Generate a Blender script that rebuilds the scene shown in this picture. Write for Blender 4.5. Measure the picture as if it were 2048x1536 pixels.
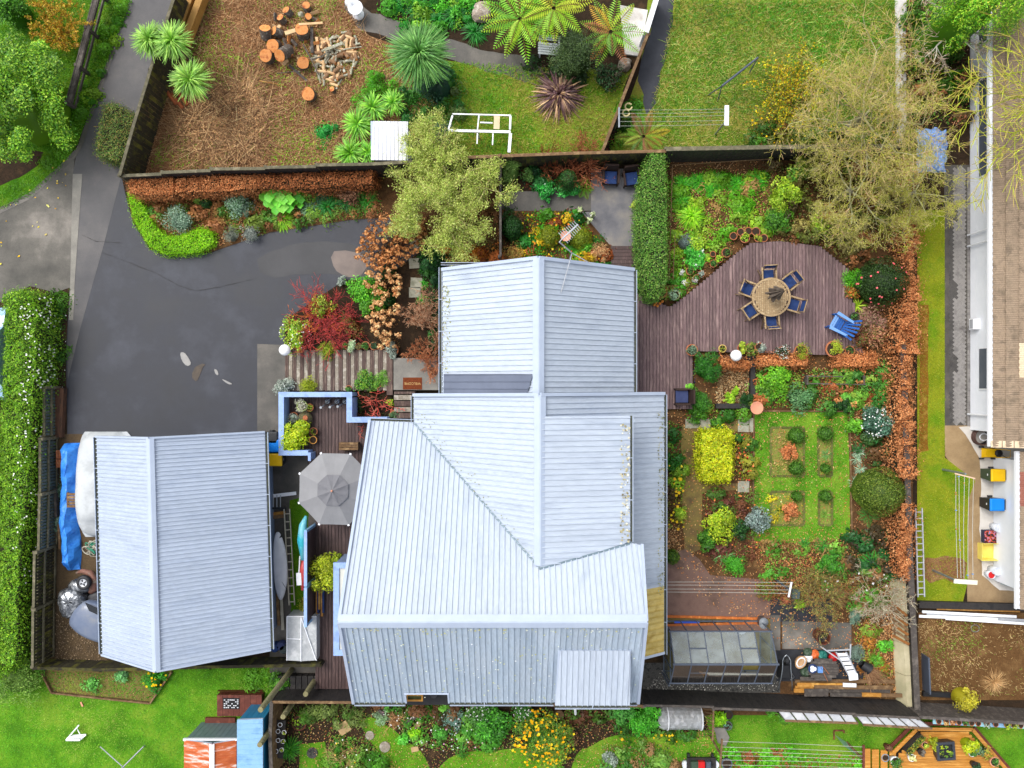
import bpy,bmesh,math,random
import numpy as np
from mathutils import Vector,Matrix,noise as mnoise
from mathutils.geometry import tessellate_polygon
for o in list(bpy.data.objects):
 bpy.data.objects.remove(o)
scene=bpy.context.scene
COL=scene.collection
R=math.radians
rng=np.random.default_rng(7)
random.seed(7)
# ---- camera, sky, sun, exposure
CAM_H=33.5
FPX=1609.0
cam_d=bpy.data.cameras.new("camera")
cam_d.sensor_width=36.0
cam_d.lens=36.0*FPX/2048.0
cam_d.clip_end=500.0
cam=bpy.data.objects.new("camera",cam_d)
COL.objects.link(cam)
cam.location=(0,0,CAM_H)
cam.rotation_euler=(0,0,0)
scene.camera=cam
SUN_EL,SUN_AZ=R(56),R(-48)
world=bpy.data.worlds.new("World")
scene.world=world
world.use_nodes=True
wn=world.node_tree
bg=wn.nodes["Background"]
sky=wn.nodes.new("ShaderNodeTexSky")
sky.sky_type='NISHITA'
sky.sun_disc=False
sky.sun_elevation=SUN_EL
sky.sun_rotation=SUN_AZ
sky.dust_density=3.0
hs=wn.nodes.new("ShaderNodeHueSaturation")
hs.inputs["Saturation"].default_value=0.28
wn.links.new(sky.outputs[0],hs.inputs["Color"])
wn.links.new(hs.outputs[0],bg.inputs["Color"])
bg.inputs["Strength"].default_value=0.15
sun_d=bpy.data.lights.new("sun",'SUN')
sun_d.energy=1.05
sun_d.angle=R(28)
sun_d.color=(1.0,0.97,0.92)
sun=bpy.data.objects.new("sun",sun_d)
COL.objects.link(sun)
sdir=Vector((math.sin(SUN_AZ)*math.cos(SUN_EL),math.cos(SUN_AZ)*math.cos(SUN_EL),math.sin(SUN_EL)))
sun.rotation_euler=sdir.to_track_quat('Z','Y').to_euler()
sun.location=sdir*60
scene.view_settings.view_transform='Standard'
scene.view_settings.look='None'
scene.view_settings.gamma=1.0
scene.view_settings.use_curve_mapping=False
scene.view_settings.exposure=0.80
# ---- helpers
def W(px,py,h=0.0):
 s=(CAM_H-h)/FPX
 return Vector(((px-1024)*s,(768-py)*s,h))
def WL(pts,h=0.0):
 return[W(p[0],p[1],h)for p in pts]
def M(n,h=0.0):
 return n*(CAM_H-h)/FPX
def S(r,g,b,k=0.9):
 def f(c):
  c/=255.0
  return(c/12.92 if c<=0.04045 else((c+0.055)/1.055)**2.4)*k
 return(f(r),f(g),f(b))
ORG={}
def _reg(o,org):
 ORG[o.name]=Vector(org)
def thing(name,label,cat,loc=(0,0,0),rotz=0.0,group=None):
 o=bpy.data.objects.new(name,None)
 COL.objects.link(o)
 o.empty_display_size=0.2
 o.location=loc
 o.rotation_euler=(0,0,rotz)
 tag(o,label,cat,group)
 _reg(o,loc)
 return o
def tag(o,label,cat,group=None):
 o['label']=label
 o['category']=cat
 if group:
  o['group']=group
 return o
def kind(o,k):
 o['kind']=k
 return o
def link_mesh(name,me,parent=None,mat=None,loc=(0,0,0),rotz=0.0):
 o=bpy.data.objects.new(name,me)
 COL.objects.link(o)
 if mat is not None and not me.materials:
  me.materials.append(mat)
 o.location=loc
 o.rotation_euler=(0,0,rotz)
 if parent is not None:
  o.parent=parent
  _reg(o,ORG.get(parent.name,Vector((0,0,0))))
 else:
  _reg(o,loc)
 return o
def dup(root,loc,rotz=0.0,label=None,group=None,scale=1.0):
 r=root.copy();COL.objects.link(r)
 r.location=loc;r.rotation_euler=(0,0,rotz)
 r.scale=(scale,)*3
 if label:r['label']=label
 if group:r['group']=group
 _reg(r,loc)
 for ch in list(root.children):
  c=ch.copy();COL.objects.link(c);c.parent=r
  for g in list(ch.children):
   d=g.copy();COL.objects.link(d);d.parent=c
 return r
class MB:
 def __init__(s):
  s.v=[];s.f=[]
 def add(s,vs,fs):
  n=len(s.v)
  s.v.extend([tuple(v)for v in vs])
  s.f.extend([tuple(i+n for i in f)for f in fs])
  return s
 def hexa(s,b,t):
  return s.add(list(b)+list(t),[(3,2,1,0),(4,5,6,7),(0,1,5,4),(1,2,6,5),(2,3,7,6),(3,0,4,7)])
 def box(s,x0,x1,y0,y1,z0,z1):
  return s.hexa([(x0,y0,z0),(x1,y0,z0),(x1,y1,z0),(x0,y1,z0)],[(x0,y0,z1),(x1,y0,z1),(x1,y1,z1),(x0,y1,z1)])
 def obox(s,c,dims,rot=0.0,tilt=(0,0)):
  m=Matrix.Translation(Vector(c))@Matrix.Rotation(rot,4,'Z')@Matrix.Rotation(tilt[0],4,'X')@Matrix.Rotation(tilt[1],4,'Y')
  dx,dy,dz=[d/2 for d in dims]
  P=[m@Vector(p)for p in[(-dx,-dy,-dz),(dx,-dy,-dz),(dx,dy,-dz),(-dx,dy,-dz),(-dx,-dy,dz),(dx,-dy,dz),(dx,dy,dz),(-dx,dy,dz)]]
  return s.hexa(P[:4],P[4:])
 def beam(s,a,b,w,hgt,up=(0,0,1)):
  a=Vector(a);b=Vector(b);d=(b-a).normalized();up=Vector(up)
  if abs(d.dot(up))>0.98:up=Vector((0,1,0))
  side=d.cross(up).normalized()*(w/2);u=side.cross(d).normalized()*(hgt/2)
  return s.hexa([a-side-u,a+side-u,b+side-u,b-side-u],[a-side+u,a+side+u,b+side+u,b-side+u])
 def tube(s,pts,rad,n=8,cap=True):
  pts=[Vector(p)for p in pts]
  if not hasattr(rad,'__len__'):rad=[rad]*len(pts)
  rings=[]
  for i,p in enumerate(pts):
   d=(pts[min(i+1,len(pts)-1)]-pts[max(i-1,0)])
   d=d.normalized()if d.length>1e-9 else Vector((0,0,1))
   up=Vector((0,0,1))if abs(d.z)<0.95 else Vector((1,0,0))
   a=d.cross(up).normalized();b=a.cross(d).normalized()
   rings.append([p+(a*math.cos(2*math.pi*k/n)+b*math.sin(2*math.pi*k/n))*rad[i]for k in range(n)])
  vs=[v for r in rings for v in r];fs=[]
  for i in range(len(rings)-1):
   for k in range(n):
    k2=(k+1)%n
    fs.append((i*n+k,i*n+k2,(i+1)*n+k2,(i+1)*n+k))
  if cap:
   fs.append(tuple(range(n-1,-1,-1)));fs.append(tuple((len(rings)-1)*n+k for k in range(n)))
  return s.add(vs,fs)
 def lathe(s,prof,c=(0,0,0),n=16,sx=1.0,sy=1.0,rot=0.0):
  vs=[];fs=[]
  for(r,z)in prof:
   for k in range(n):
    a=2*math.pi*k/n+rot
    vs.append((c[0]+r*sx*math.cos(a),c[1]+r*sy*math.sin(a),c[2]+z))
  for i in range(len(prof)-1):
   for k in range(n):
    k2=(k+1)%n
    fs.append((i*n+k,i*n+k2,(i+1)*n+k2,(i+1)*n+k))
  fs.append(tuple(range(n-1,-1,-1)));fs.append(tuple((len(prof)-1)*n+k for k in range(n)))
  return s.add(vs,fs)
 def prism(s,poly,z0,z1):
  n=len(poly)
  P=[Vector((p[0],p[1],0))for p in poly]
  area=sum(P[i].x*P[(i+1)%n].y-P[(i+1)%n].x*P[i].y for i in range(n))
  if area<0:P=P[::-1]
  tri=tessellate_polygon([P])
  vs=[(p.x,p.y,z0)for p in P]+[(p.x,p.y,z1)for p in P]
  fs=[]
  for t in tri:
   a,b,c=t
   cr=(P[b]-P[a]).cross(P[c]-P[a]).z
   if cr<0:b,c=c,b
   fs.append((a+n,b+n,c+n));fs.append((c,b,a))
  for i in range(n):
   j=(i+1)%n
   fs.append((i,j,j+n,i+n))
  return s.add(vs,fs)
 def sheet(s,poly,z):
  P=[Vector((p[0],p[1],0))for p in poly]
  tri=tessellate_polygon([P]);fs=[]
  for t in tri:
   a,b,c=t
   if(P[b]-P[a]).cross(P[c]-P[a]).z<0:b,c=c,b
   fs.append((a,b,c))
  return s.add([(p.x,p.y,z)for p in P],fs)
 def poly3(s,pts,thick=0.0,down=(0,0,-1)):
  n=len(pts);pts=[Vector(p)for p in pts]
  if thick<=0:
   return s.add(pts,[tuple(range(n))])
  d=Vector(down)*thick
  fs=[tuple(range(n)),tuple(range(2*n-1,n-1,-1))]
  for i in range(n):
   j=(i+1)%n
   fs.append((j,i,i+n,j+n))
  return s.add(pts+[p+d for p in pts],fs)
 def ball(s,c,r,nu=12,nv=8,sz=1.0):
  prof=[(max(1e-4,r*math.sin(math.pi*i/nv)),-r*sz*math.cos(math.pi*i/nv))for i in range(nv+1)]
  return s.lathe(prof,c,nu)
 def mesh(s,name,org=(0,0,0),smooth=False):
  me=bpy.data.meshes.new(name)
  o=Vector(org)
  me.from_pydata([(v[0]-o.x,v[1]-o.y,v[2]-o.z)for v in s.v],[],s.f)
  me.update()
  if smooth:
   me.polygons.foreach_set('use_smooth',[True]*len(me.polygons))
  return me
 def build(s,name,mat,parent=None,smooth=False,local=False,loc=None):
  if parent is not None:
   org=(0,0,0)if local else ORG.get(parent.name,Vector((0,0,0)))
   return link_mesh(name,s.mesh(name,org,smooth),parent,mat)
  if loc is None:loc=(0,0,0)
  return link_mesh(name,s.mesh(name,(0,0,0)if local else loc,smooth),None,mat,loc)
def smooth_poly(pts,it=2,closed=True):
 P=[Vector((p[0],p[1]))for p in pts]
 for _ in range(it):
  Q=[];n=len(P)
  for i in range(n if closed else n-1):
   a=P[i];b=P[(i+1)%n]
   Q+=[a*0.75+b*0.25,a*0.25+b*0.75]
  P=Q
 return P
def rough_poly(pts,amp=0.08,step=0.35,seed=0):
 out=[];n=len(pts)
 for i in range(n):
  a=Vector((pts[i][0],pts[i][1]));b=Vector((pts[(i+1)%n][0],pts[(i+1)%n][1]))
  k=max(1,int((b-a).length/step))
  for j in range(k):
   p=a.lerp(b,j/k)
   out.append((p.x+amp*mnoise.noise((p.x*1.7,p.y*1.7,seed+3.3)),p.y+amp*mnoise.noise((p.x*1.7,p.y*1.7,seed+9.1))))
 return out
# ---- materials
MATS={}
def mat(name,c1,c2=None,c3=None,scale=3.0,detail=6.0,rough=0.7,bump=0.0,bscale=40.0,metal=0.0,spec=0.4,var=0.0,fine=0.0,fscale=60.0,stretch=(1,1,1),world_co=False,alpha=1.0,trans=0.0,contrast=(0.35,0.65),rough2=None,coat=0.0):
 if name in MATS:return MATS[name]
 m=bpy.data.materials.new(name);m.use_nodes=True
 nt=m.node_tree;N=nt.nodes;L=nt.links
 p=N["Principled BSDF"]
 p.inputs["Roughness"].default_value=rough
 p.inputs["Metallic"].default_value=metal
 p.inputs["Specular IOR Level"].default_value=spec
 if coat:p.inputs["Coat Weight"].default_value=coat
 if trans:p.inputs["Transmission Weight"].default_value=trans
 if alpha<1:p.inputs["Alpha"].default_value=alpha
 if world_co:
  g=N.new("ShaderNodeNewGeometry");co=g.outputs["Position"]
 else:
  g=N.new("ShaderNodeTexCoord");co=g.outputs["Object"]
 mp=N.new("ShaderNodeMapping");mp.inputs["Scale"].default_value=stretch
 L.new(co,mp.inputs["Vector"])
 oi=N.new("ShaderNodeObjectInfo")
 if not world_co:
  add=N.new("ShaderNodeVectorMath");add.operation='MULTIPLY_ADD'
  cmb=N.new("ShaderNodeCombineXYZ")
  for i in range(3):L.new(oi.outputs["Random"],cmb.inputs[i])
  L.new(cmb.outputs[0],add.inputs[0]);add.inputs[1].default_value=(37,53,19)
  L.new(mp.outputs[0],add.inputs[2]);vec=add.outputs[0]
 else:
  vec=mp.outputs[0]
 col=None
 if c2 is not None:
  nz=N.new("ShaderNodeTexNoise");nz.inputs["Scale"].default_value=scale;nz.inputs["Detail"].default_value=detail
  nz.inputs["Roughness"].default_value=0.62
  L.new(vec,nz.inputs["Vector"])
  cr=N.new("ShaderNodeValToRGB")
  e=cr.color_ramp.elements
  e[0].position=contrast[0];e[0].color=(*c1,1);e[1].position=contrast[1];e[1].color=(*c2,1)
  if c3 is not None:
   x=e.new(0.5*(contrast[0]+contrast[1]));x.color=(*c2,1);e[-1].color=(*c3,1)
  L.new(nz.outputs["Fac"],cr.inputs["Fac"]);col=cr.outputs["Color"]
  if rough2 is not None:
   mr=N.new("ShaderNodeMapRange");mr.inputs["From Min"].default_value=contrast[0];mr.inputs["From Max"].default_value=contrast[1]
   mr.inputs["To Min"].default_value=rough;mr.inputs["To Max"].default_value=rough2
   L.new(nz.outputs["Fac"],mr.inputs["Value"]);L.new(mr.outputs[0],p.inputs["Roughness"])
 else:
  rgb=N.new("ShaderNodeRGB");rgb.outputs[0].default_value=(*c1,1);col=rgb.outputs[0]
 if fine>0:
  nf=N.new("ShaderNodeTexNoise");nf.inputs["Scale"].default_value=fscale;nf.inputs["Detail"].default_value=3
  L.new(vec,nf.inputs["Vector"])
  mr=N.new("ShaderNodeMapRange");mr.inputs["From Min"].default_value=0.25;mr.inputs["From Max"].default_value=0.75
  mr.inputs["To Min"].default_value=1-fine;mr.inputs["To Max"].default_value=1+fine
  L.new(nf.outputs["Fac"],mr.inputs["Value"])
  mm=N.new("ShaderNodeVectorMath");mm.operation='SCALE'
  L.new(col,mm.inputs[0]);L.new(mr.outputs[0],mm.inputs["Scale"]);col=mm.outputs[0]
 if var>0:
  mr=N.new("ShaderNodeMapRange");mr.inputs["To Min"].default_value=1-var;mr.inputs["To Max"].default_value=1+var
  L.new(oi.outputs["Random"],mr.inputs["Value"])
  mm=N.new("ShaderNodeVectorMath");mm.operation='SCALE'
  L.new(col,mm.inputs[0]);L.new(mr.outputs[0],mm.inputs["Scale"]);col=mm.outputs[0]
 L.new(col,p.inputs["Base Color"])
 if bump>0:
  nb=N.new("ShaderNodeTexNoise");nb.inputs["Scale"].default_value=bscale;nb.inputs["Detail"].default_value=4
  L.new(vec,nb.inputs["Vector"])
  b=N.new("ShaderNodeBump");b.inputs["Strength"].default_value=bump;b.inputs["Distance"].default_value=0.02
  L.new(nb.outputs["Fac"],b.inputs["Height"]);L.new(b.outputs[0],p.inputs["Normal"])
 MATS[name]=m
 return m
def leaf_mat(name,rough=0.5,transl=0.3,spec=0.35):
 if name in MATS:return MATS[name]
 m=bpy.data.materials.new(name);m.use_nodes=True
 nt=m.node_tree;N=nt.nodes;L=nt.links
 p=N["Principled BSDF"];out=N["Material Output"]
 p.inputs["Roughness"].default_value=rough;p.inputs["Specular IOR Level"].default_value=spec
 a=N.new("ShaderNodeAttribute");a.attribute_name="col"
 L.new(a.outputs["Color"],p.inputs["Base Color"])
 t=N.new("ShaderNodeBsdfTranslucent");L.new(a.outputs["Color"],t.inputs["Color"])
 mx=N.new("ShaderNodeMixShader");mx.inputs[0].default_value=transl
 L.new(p.outputs[0],mx.inputs[1]);L.new(t.outputs[0],mx.inputs[2]);L.new(mx.outputs[0],out.inputs["Surface"])
 MATS[name]=m
 return m
LEAF=leaf_mat("leaf",0.45,0.3)
GLOSSLEAF=leaf_mat("gloss_leaf",0.28,0.18,0.5)
DRYLEAF=leaf_mat("dry_leaf",0.75,0.2,0.2)
TWIG=leaf_mat("twig_bark",0.85,0.0,0.2)
# ---- foliage toolkit (numpy)
LEAF_GAIN=1.36
def npmesh(name,V,F,C=None,smooth=False):
 me=bpy.data.meshes.new(name)
 V=np.asarray(V,dtype=np.float32);F=np.asarray(F,dtype=np.int32)
 nf,k=F.shape
 me.vertices.add(len(V));me.vertices.foreach_set('co',V.ravel())
 me.loops.add(nf*k);me.loops.foreach_set('vertex_index',F.ravel())
 me.polygons.add(nf);me.polygons.foreach_set('loop_start',np.arange(0,nf*k,k,dtype=np.int32))
 me.update(calc_edges=True)
 if C is not None:
  at=me.color_attributes.new("col",'FLOAT_COLOR','POINT')
  C4=np.ones((len(V),4),dtype=np.float32);C4[:,:3]=np.clip(C*LEAF_GAIN,0,.92)
  at.data.foreach_set('color',C4.ravel())
 if smooth:
  me.polygons.foreach_set('use_smooth',np.ones(nf,dtype=bool))
 return me
def cat(parts):
 Vs=[];Fs=[];Cs=[];n=0
 for(v,f,c)in parts:
  Vs.append(v);Fs.append(f+n);Cs.append(c);n+=len(v)
 return np.concatenate(Vs),np.concatenate(Fs),np.concatenate(Cs)
def unit(a):
 return a/np.maximum(np.linalg.norm(a,axis=-1,keepdims=True),1e-9)
def rdir(n,up=0.0):
 d=rng.normal(size=(n,3));d=unit(d)
 if up:d=unit(d+np.array([0,0,up]))
 return d
def pal(n,cols,jit=0.18,w=None):
 cols=np.asarray(cols,dtype=float)
 i=rng.choice(len(cols),n,p=w);j=rng.choice(len(cols),n,p=w);t=rng.random((n,1))*0.5
 c=cols[i]*(1-t)+cols[j]*t
 return c*(1+jit*rng.normal(size=(n,1)))
def leaves(P,Nr,size,aspect,C):
 n=len(P);size=np.broadcast_to(np.asarray(size,dtype=float),(n,))
 r=rdir(n);t=unit(np.cross(Nr,r));b=np.cross(Nr,t)
 L=(size*0.5)[:,None];Wd=L*aspect
 V=np.empty((n,4,3))
 V[:,0]=P-t*L;V[:,1]=P+b*Wd+t*L*0.1-Nr*L*0.25;V[:,2]=P+t*L;V[:,3]=P-b*Wd+t*L*0.1-Nr*L*0.25
 F=np.arange(n*4).reshape(n,4)
 return V.reshape(-1,3),F,np.repeat(C,4,axis=0)
def blades(B,az,el,L,wid,droop,C,seg=4,tipw=0.15,cw=None):
 n=len(B);az=np.asarray(az);hd=np.stack([np.cos(az),np.sin(az),np.zeros(n)],1);sd=np.stack([-np.sin(az),np.cos(az),np.zeros(n)],1)
 L=np.broadcast_to(L,(n,));el=np.broadcast_to(el,(n,));droop=np.broadcast_to(droop,(n,));wid=np.broadcast_to(wid,(n,))
 V=np.empty((n,seg+1,2,3))
 for i in range(seg+1):
  t=i/seg
  p=B+hd*(L*np.cos(el)*t)[:,None];p[:,2]+=L*np.sin(el)*t-droop*L*t*t
  w=wid*(0.55+0.9*t-1.3*t*t)if i<seg else wid*tipw
  V[:,i,0]=p+sd*(w*0.5)[:,None];V[:,i,1]=p-sd*(w*0.5)[:,None]
 base=np.arange(n)[:,None,None]*(seg+1)*2
 q=np.array([[2*i,2*i+1,2*i+3,2*i+2]for i in range(seg)])[None]
 F=(base+q).reshape(-1,4)
 return V.reshape(-1,3),F,np.repeat(C,(seg+1)*2,axis=0)
def sticks(A,Bp,ra,rb,C,sides=3):
 n=len(A);d=unit(Bp-A);up=np.where(np.abs(d[:,2:3])<0.9,np.array([[0,0,1.0]]),np.array([[1.0,0,0]]))
 a=unit(np.cross(d,up));b=np.cross(a,d)
 ra=np.broadcast_to(ra,(n,));rb=np.broadcast_to(rb,(n,))
 V=np.empty((n,2,sides,3))
 for k in range(sides):
  o=a*math.cos(2*math.pi*k/sides)+b*math.sin(2*math.pi*k/sides)
  V[:,0,k]=A+o*ra[:,None];V[:,1,k]=Bp+o*rb[:,None]
 base=np.arange(n)[:,None,None]*sides*2
 q=np.array([[k,(k+1)%sides,sides+(k+1)%sides,sides+k]for k in range(sides)])[None]
 return V.reshape(-1,3),(base+q).reshape(-1,4),np.repeat(C,sides*2,axis=0)
def inpoly(P,poly):
 x=P[:,0];y=P[:,1];r=np.zeros(len(P),dtype=bool);n=len(poly)
 for i in range(n):
  x1,y1=poly[i][0],poly[i][1];x2,y2=poly[(i+1)%n][0],poly[(i+1)%n][1]
  if y1==y2:continue
  c=((y1>y)!=(y2>y))&(x<(x2-x1)*(y-y1)/(y2-y1)+x1)
  r^=c
 return r
def scatter(poly,n):
 xs=[p[0]for p in poly];ys=[p[1]for p in poly];out=[];tot=0
 for _ in range(60):
  P=np.stack([rng.uniform(min(xs),max(xs),n),rng.uniform(min(ys),max(ys),n)],1)
  P=P[inpoly(P,poly)];out.append(P);tot+=len(P)
  if tot>=n:break
 return np.concatenate(out)[:n]
def parea(poly):
 return abs(sum(poly[i][0]*poly[(i+1)%len(poly)][1]-poly[(i+1)%len(poly)][0]*poly[i][1]for i in range(len(poly))))/2
def lownoise(P,f=1.0,seed=0.0):
 x=P[:,0]*f;y=P[:,1]*f
 return(np.sin(x*1.3+seed)+np.sin(y*1.7+seed*2.1)+np.sin((x+y)*0.9+seed*.7)+np.sin((x-1.6*y)*2.1+seed*1.9)*.6)/3.6
def lump_core(c,rx,ry,rz,col,n=10,m=6,amp=0.15):
 V=[]
 for i in range(m+1):
  th=(math.pi/2)*i/m
  for k in range(n):
   a=2*math.pi*k/n
   s=1+amp*random.uniform(-1,1)
   V.append((c[0]+rx*s*math.cos(a)*math.cos(th),c[1]+ry*s*math.sin(a)*math.cos(th),c[2]+rz*s*math.sin(th)))
 F=[(i*n+k,i*n+(k+1)%n,(i+1)*n+(k+1)%n,(i+1)*n+k)for i in range(m)for k in range(n)]
 V=np.array(V);return V,np.array(F),np.tile(np.array(col),(len(V),1))
def crown(rx,ry,h,n,size,cols,aspect=0.5,lumps=14,lump=0.42,flat=0.7,jit=0.18,low=0.25,w=None):
 K=lumps
 d=rdir(K*4,0.25);d=d[d[:,2]>-0.15][:K];K=len(d)
 Lc=d*np.array([rx,ry,h*0.5])*(1-lump*0.75)*rng.uniform(.72,1.22,(K,1))+np.array([0,0,h*0.5])
 Lr=lump*rng.uniform(0.6,1.3,K)
 Lt=rng.normal(0,0.2,K)
 k=rng.integers(0,K,n)
 dd=rdir(n,0.35)
 rad=rng.uniform(0.5,1.08,n)**0.6*np.where(rng.random(n)<.1,1.3,1)
 P=Lc[k]+dd*(Lr[k]*rad)[:,None]*np.array([rx,ry,h*0.5])
 P[:,2]=np.maximum(P[:,2],0.03)
 Nr=unit(dd*flat+rdir(n)*0.6+np.array([0,0,0.55]))
 C=pal(n,cols,jit,w)*(1+Lt[k])[:,None]
 s=size*rng.uniform(0.65,1.3,n)
 return leaves(P,Nr,s,aspect,C)
def bush(px,py,rpx,h,label,cols,n=900,size=0.09,aspect=0.55,ryk=1.0,lumps=14,lump=0.42,name='shrub',cat_='shrub',group=None,hz=0.0,m=None,core=None,extra=None,jit=0.18,w=None):
 c=W(px,py,hz+h*0.55);c.z=hz
 r=M(rpx,hz+h*0.55)
 t=thing(name,label,cat_,c,0,group)
 fol=crown(r,r*ryk,h,int(n),size,cols,aspect,lumps,lump,jit=jit,w=w)
 link_mesh('foliage',npmesh('foliage',*fol),t,m or LEAF)
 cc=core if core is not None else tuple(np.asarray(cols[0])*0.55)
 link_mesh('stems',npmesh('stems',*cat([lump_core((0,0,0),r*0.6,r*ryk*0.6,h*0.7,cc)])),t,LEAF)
 if extra:
  for(nm,nn,sz,fc)in extra:
   d=rdir(nn,0.7);d[:,2]=np.abs(d[:,2])
   P=d*np.array([r,r*ryk,h*0.5])*rng.uniform(0.75,1.05,(nn,1))+np.array([0,0,h*0.55])
   v=leaves(P,unit(d*0.4+rdir(nn)*0.3+[0,0,1]),sz*rng.uniform(0.7,1.3,nn),0.9,pal(nn,fc,0.1))
   link_mesh(nm,npmesh(nm,*v),t,DRYLEAF)
 return t
def topiary(px,py,rpx,h,label,cols,n=2500,size=0.045,name='topiary_ball',cat_='topiary',group=None,ryk=1.0,hz=0.0,extra=None,lumpy=0.06):
 c=W(px,py,hz+h*0.6);c.z=hz;r=M(rpx,hz+h*0.6)
 t=thing(name,label,cat_,c,0,group)
 d=rdir(n,0.3);d=d[d[:,2]>-0.5];nn=len(d)
 wob=1+lumpy*(np.sin(d[:,0]*5+1)+np.sin(d[:,1]*6+2)+np.sin(d[:,2]*7))/2
 P=d*np.array([r,r*ryk,h*0.5])*(wob*rng.uniform(0.9,1.03,nn))[:,None]+np.array([0,0,h*0.5])
 C=pal(nn,cols,0.22)
 v=leaves(P,unit(d+rdir(nn)*0.7),size*rng.uniform(0.7,1.3,nn),0.6,C)
 link_mesh('foliage',npmesh('foliage',*v),t,LEAF)
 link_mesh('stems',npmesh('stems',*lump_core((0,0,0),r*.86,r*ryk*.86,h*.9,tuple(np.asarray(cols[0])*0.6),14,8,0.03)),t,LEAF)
 if extra:
  for(nm,k,sz,fc)in extra:
   dd=rdir(k,0.5);dd[:,2]=np.abs(dd[:,2])
   Q=dd*np.array([r,r*ryk,h*.5])*1.03+np.array([0,0,h*.5])
   link_mesh(nm,npmesh(nm,*leaves(Q,unit(dd+[0,0,.6]),sz,0.95,pal(k,fc,.1))),t,DRYLEAF)
 return t
def hedge(pts,h,label,cols,dens=900,size=0.07,aspect=0.55,name='hedge',cat_='hedge',group=None,h0=0.0,amp=0.12,extra=None,core=None,m=None,side=0.6,base=True,w=None):
 top=[(p.x,p.y)for p in WL(pts,h)]
 n=len(top);cx=sum(p[0]for p in top)/n;cy=sum(p[1]for p in top)/n
 t=thing(name,label,cat_,(cx,cy,h0),0,group)
 A=parea(top);per=sum(math.dist(top[i],top[(i+1)%n])for i in range(n))
 k=int(A*dens);P2=scatter(top,k);k=len(P2)
 zt=(h-h0)+amp*lownoise(P2,3.1,cx)+amp*0.6*lownoise(P2,8.0,cy)+rng.uniform(-0.08,0.03,k)*(1+2*amp)
 Pt=np.column_stack([P2-[cx,cy],zt]);Nt=unit(rdir(k)*0.7+[0,0,0.9])
 ks=int(per*(h-h0)*dens*side)
 ts=rng.random(ks)*per;Ps=np.zeros((ks,3));Ns=np.zeros((ks,3));acc=0
 area=sum(top[i][0]*top[(i+1)%n][1]-top[(i+1)%n][0]*top[i][1]for i in range(n));sg=1 if area>0 else-1
 for i in range(n):
  a=np.array(top[i]);b=np.array(top[(i+1)%n]);L=np.linalg.norm(b-a)
  mk=(ts>=acc)&(ts<acc+L);f=((ts[mk]-acc)/max(L,1e-6))[:,None]
  q=a+(b-a)*f;nr=np.array([(b-a)[1],-(b-a)[0]])/max(L,1e-6)*sg
  Ps[mk,:2]=q-[cx,cy]+nr*rng.normal(0.0,0.05+amp*.35,(mk.sum(),1));Ns[mk,:2]=nr;acc+=L
 Ps[:,2]=rng.random(ks)*(h-h0+0.02);Ns=unit(Ns+rdir(ks)*0.8+[0,0,.3])
 C=pal(k+ks,cols,0.2,w)*(1+0.2*np.concatenate([lownoise(P2,2.3,4)+.7*lownoise(P2,6.1,2),np.zeros(ks)]))[:,None]
 v=leaves(np.concatenate([Pt,Ps]),np.concatenate([Nt,Ns]),size*rng.uniform(.65,1.35,k+ks),aspect,C)
 link_mesh('foliage',npmesh('foliage',*v),t,m or LEAF)
 ins=[((p[0]-cx)*0.0+p[0],p[1])for p in top]
 mb=MB();sh=0.07
 P=[Vector((p[0],p[1]))for p in top];inner=[]
 for i in range(n):
  a=(P[i]-P[i-1]).normalized();b=(P[(i+1)%n]-P[i]).normalized()
  nrm=Vector((-(a+b).y,(a+b).x));nrm=nrm.normalized()*sg if nrm.length>1e-6 else Vector((0,0))
  inner.append((P[i].x+nrm.x*sh,P[i].y+nrm.y*sh))
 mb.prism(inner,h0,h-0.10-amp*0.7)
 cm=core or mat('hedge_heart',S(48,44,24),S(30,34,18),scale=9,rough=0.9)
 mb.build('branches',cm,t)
 if extra:
  for(nm,kk,sz,fc,poly)in extra:
   pp=[(p.x,p.y)for p in WL(poly,h)]if poly else top
   q=scatter(pp,kk);kk=len(q)
   Q=np.column_stack([q-[cx,cy],np.full(kk,h-h0+0.05)+amp*lownoise(q,3.1,cx)+rng.uniform(-.05,.05,kk)])
   link_mesh(nm,npmesh(nm,*leaves(Q,unit(rdir(kk)*.5+[0,0,1]),sz*rng.uniform(.7,1.3,kk),0.9,pal(kk,fc,.08))),t,DRYLEAF)
 return t
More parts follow.
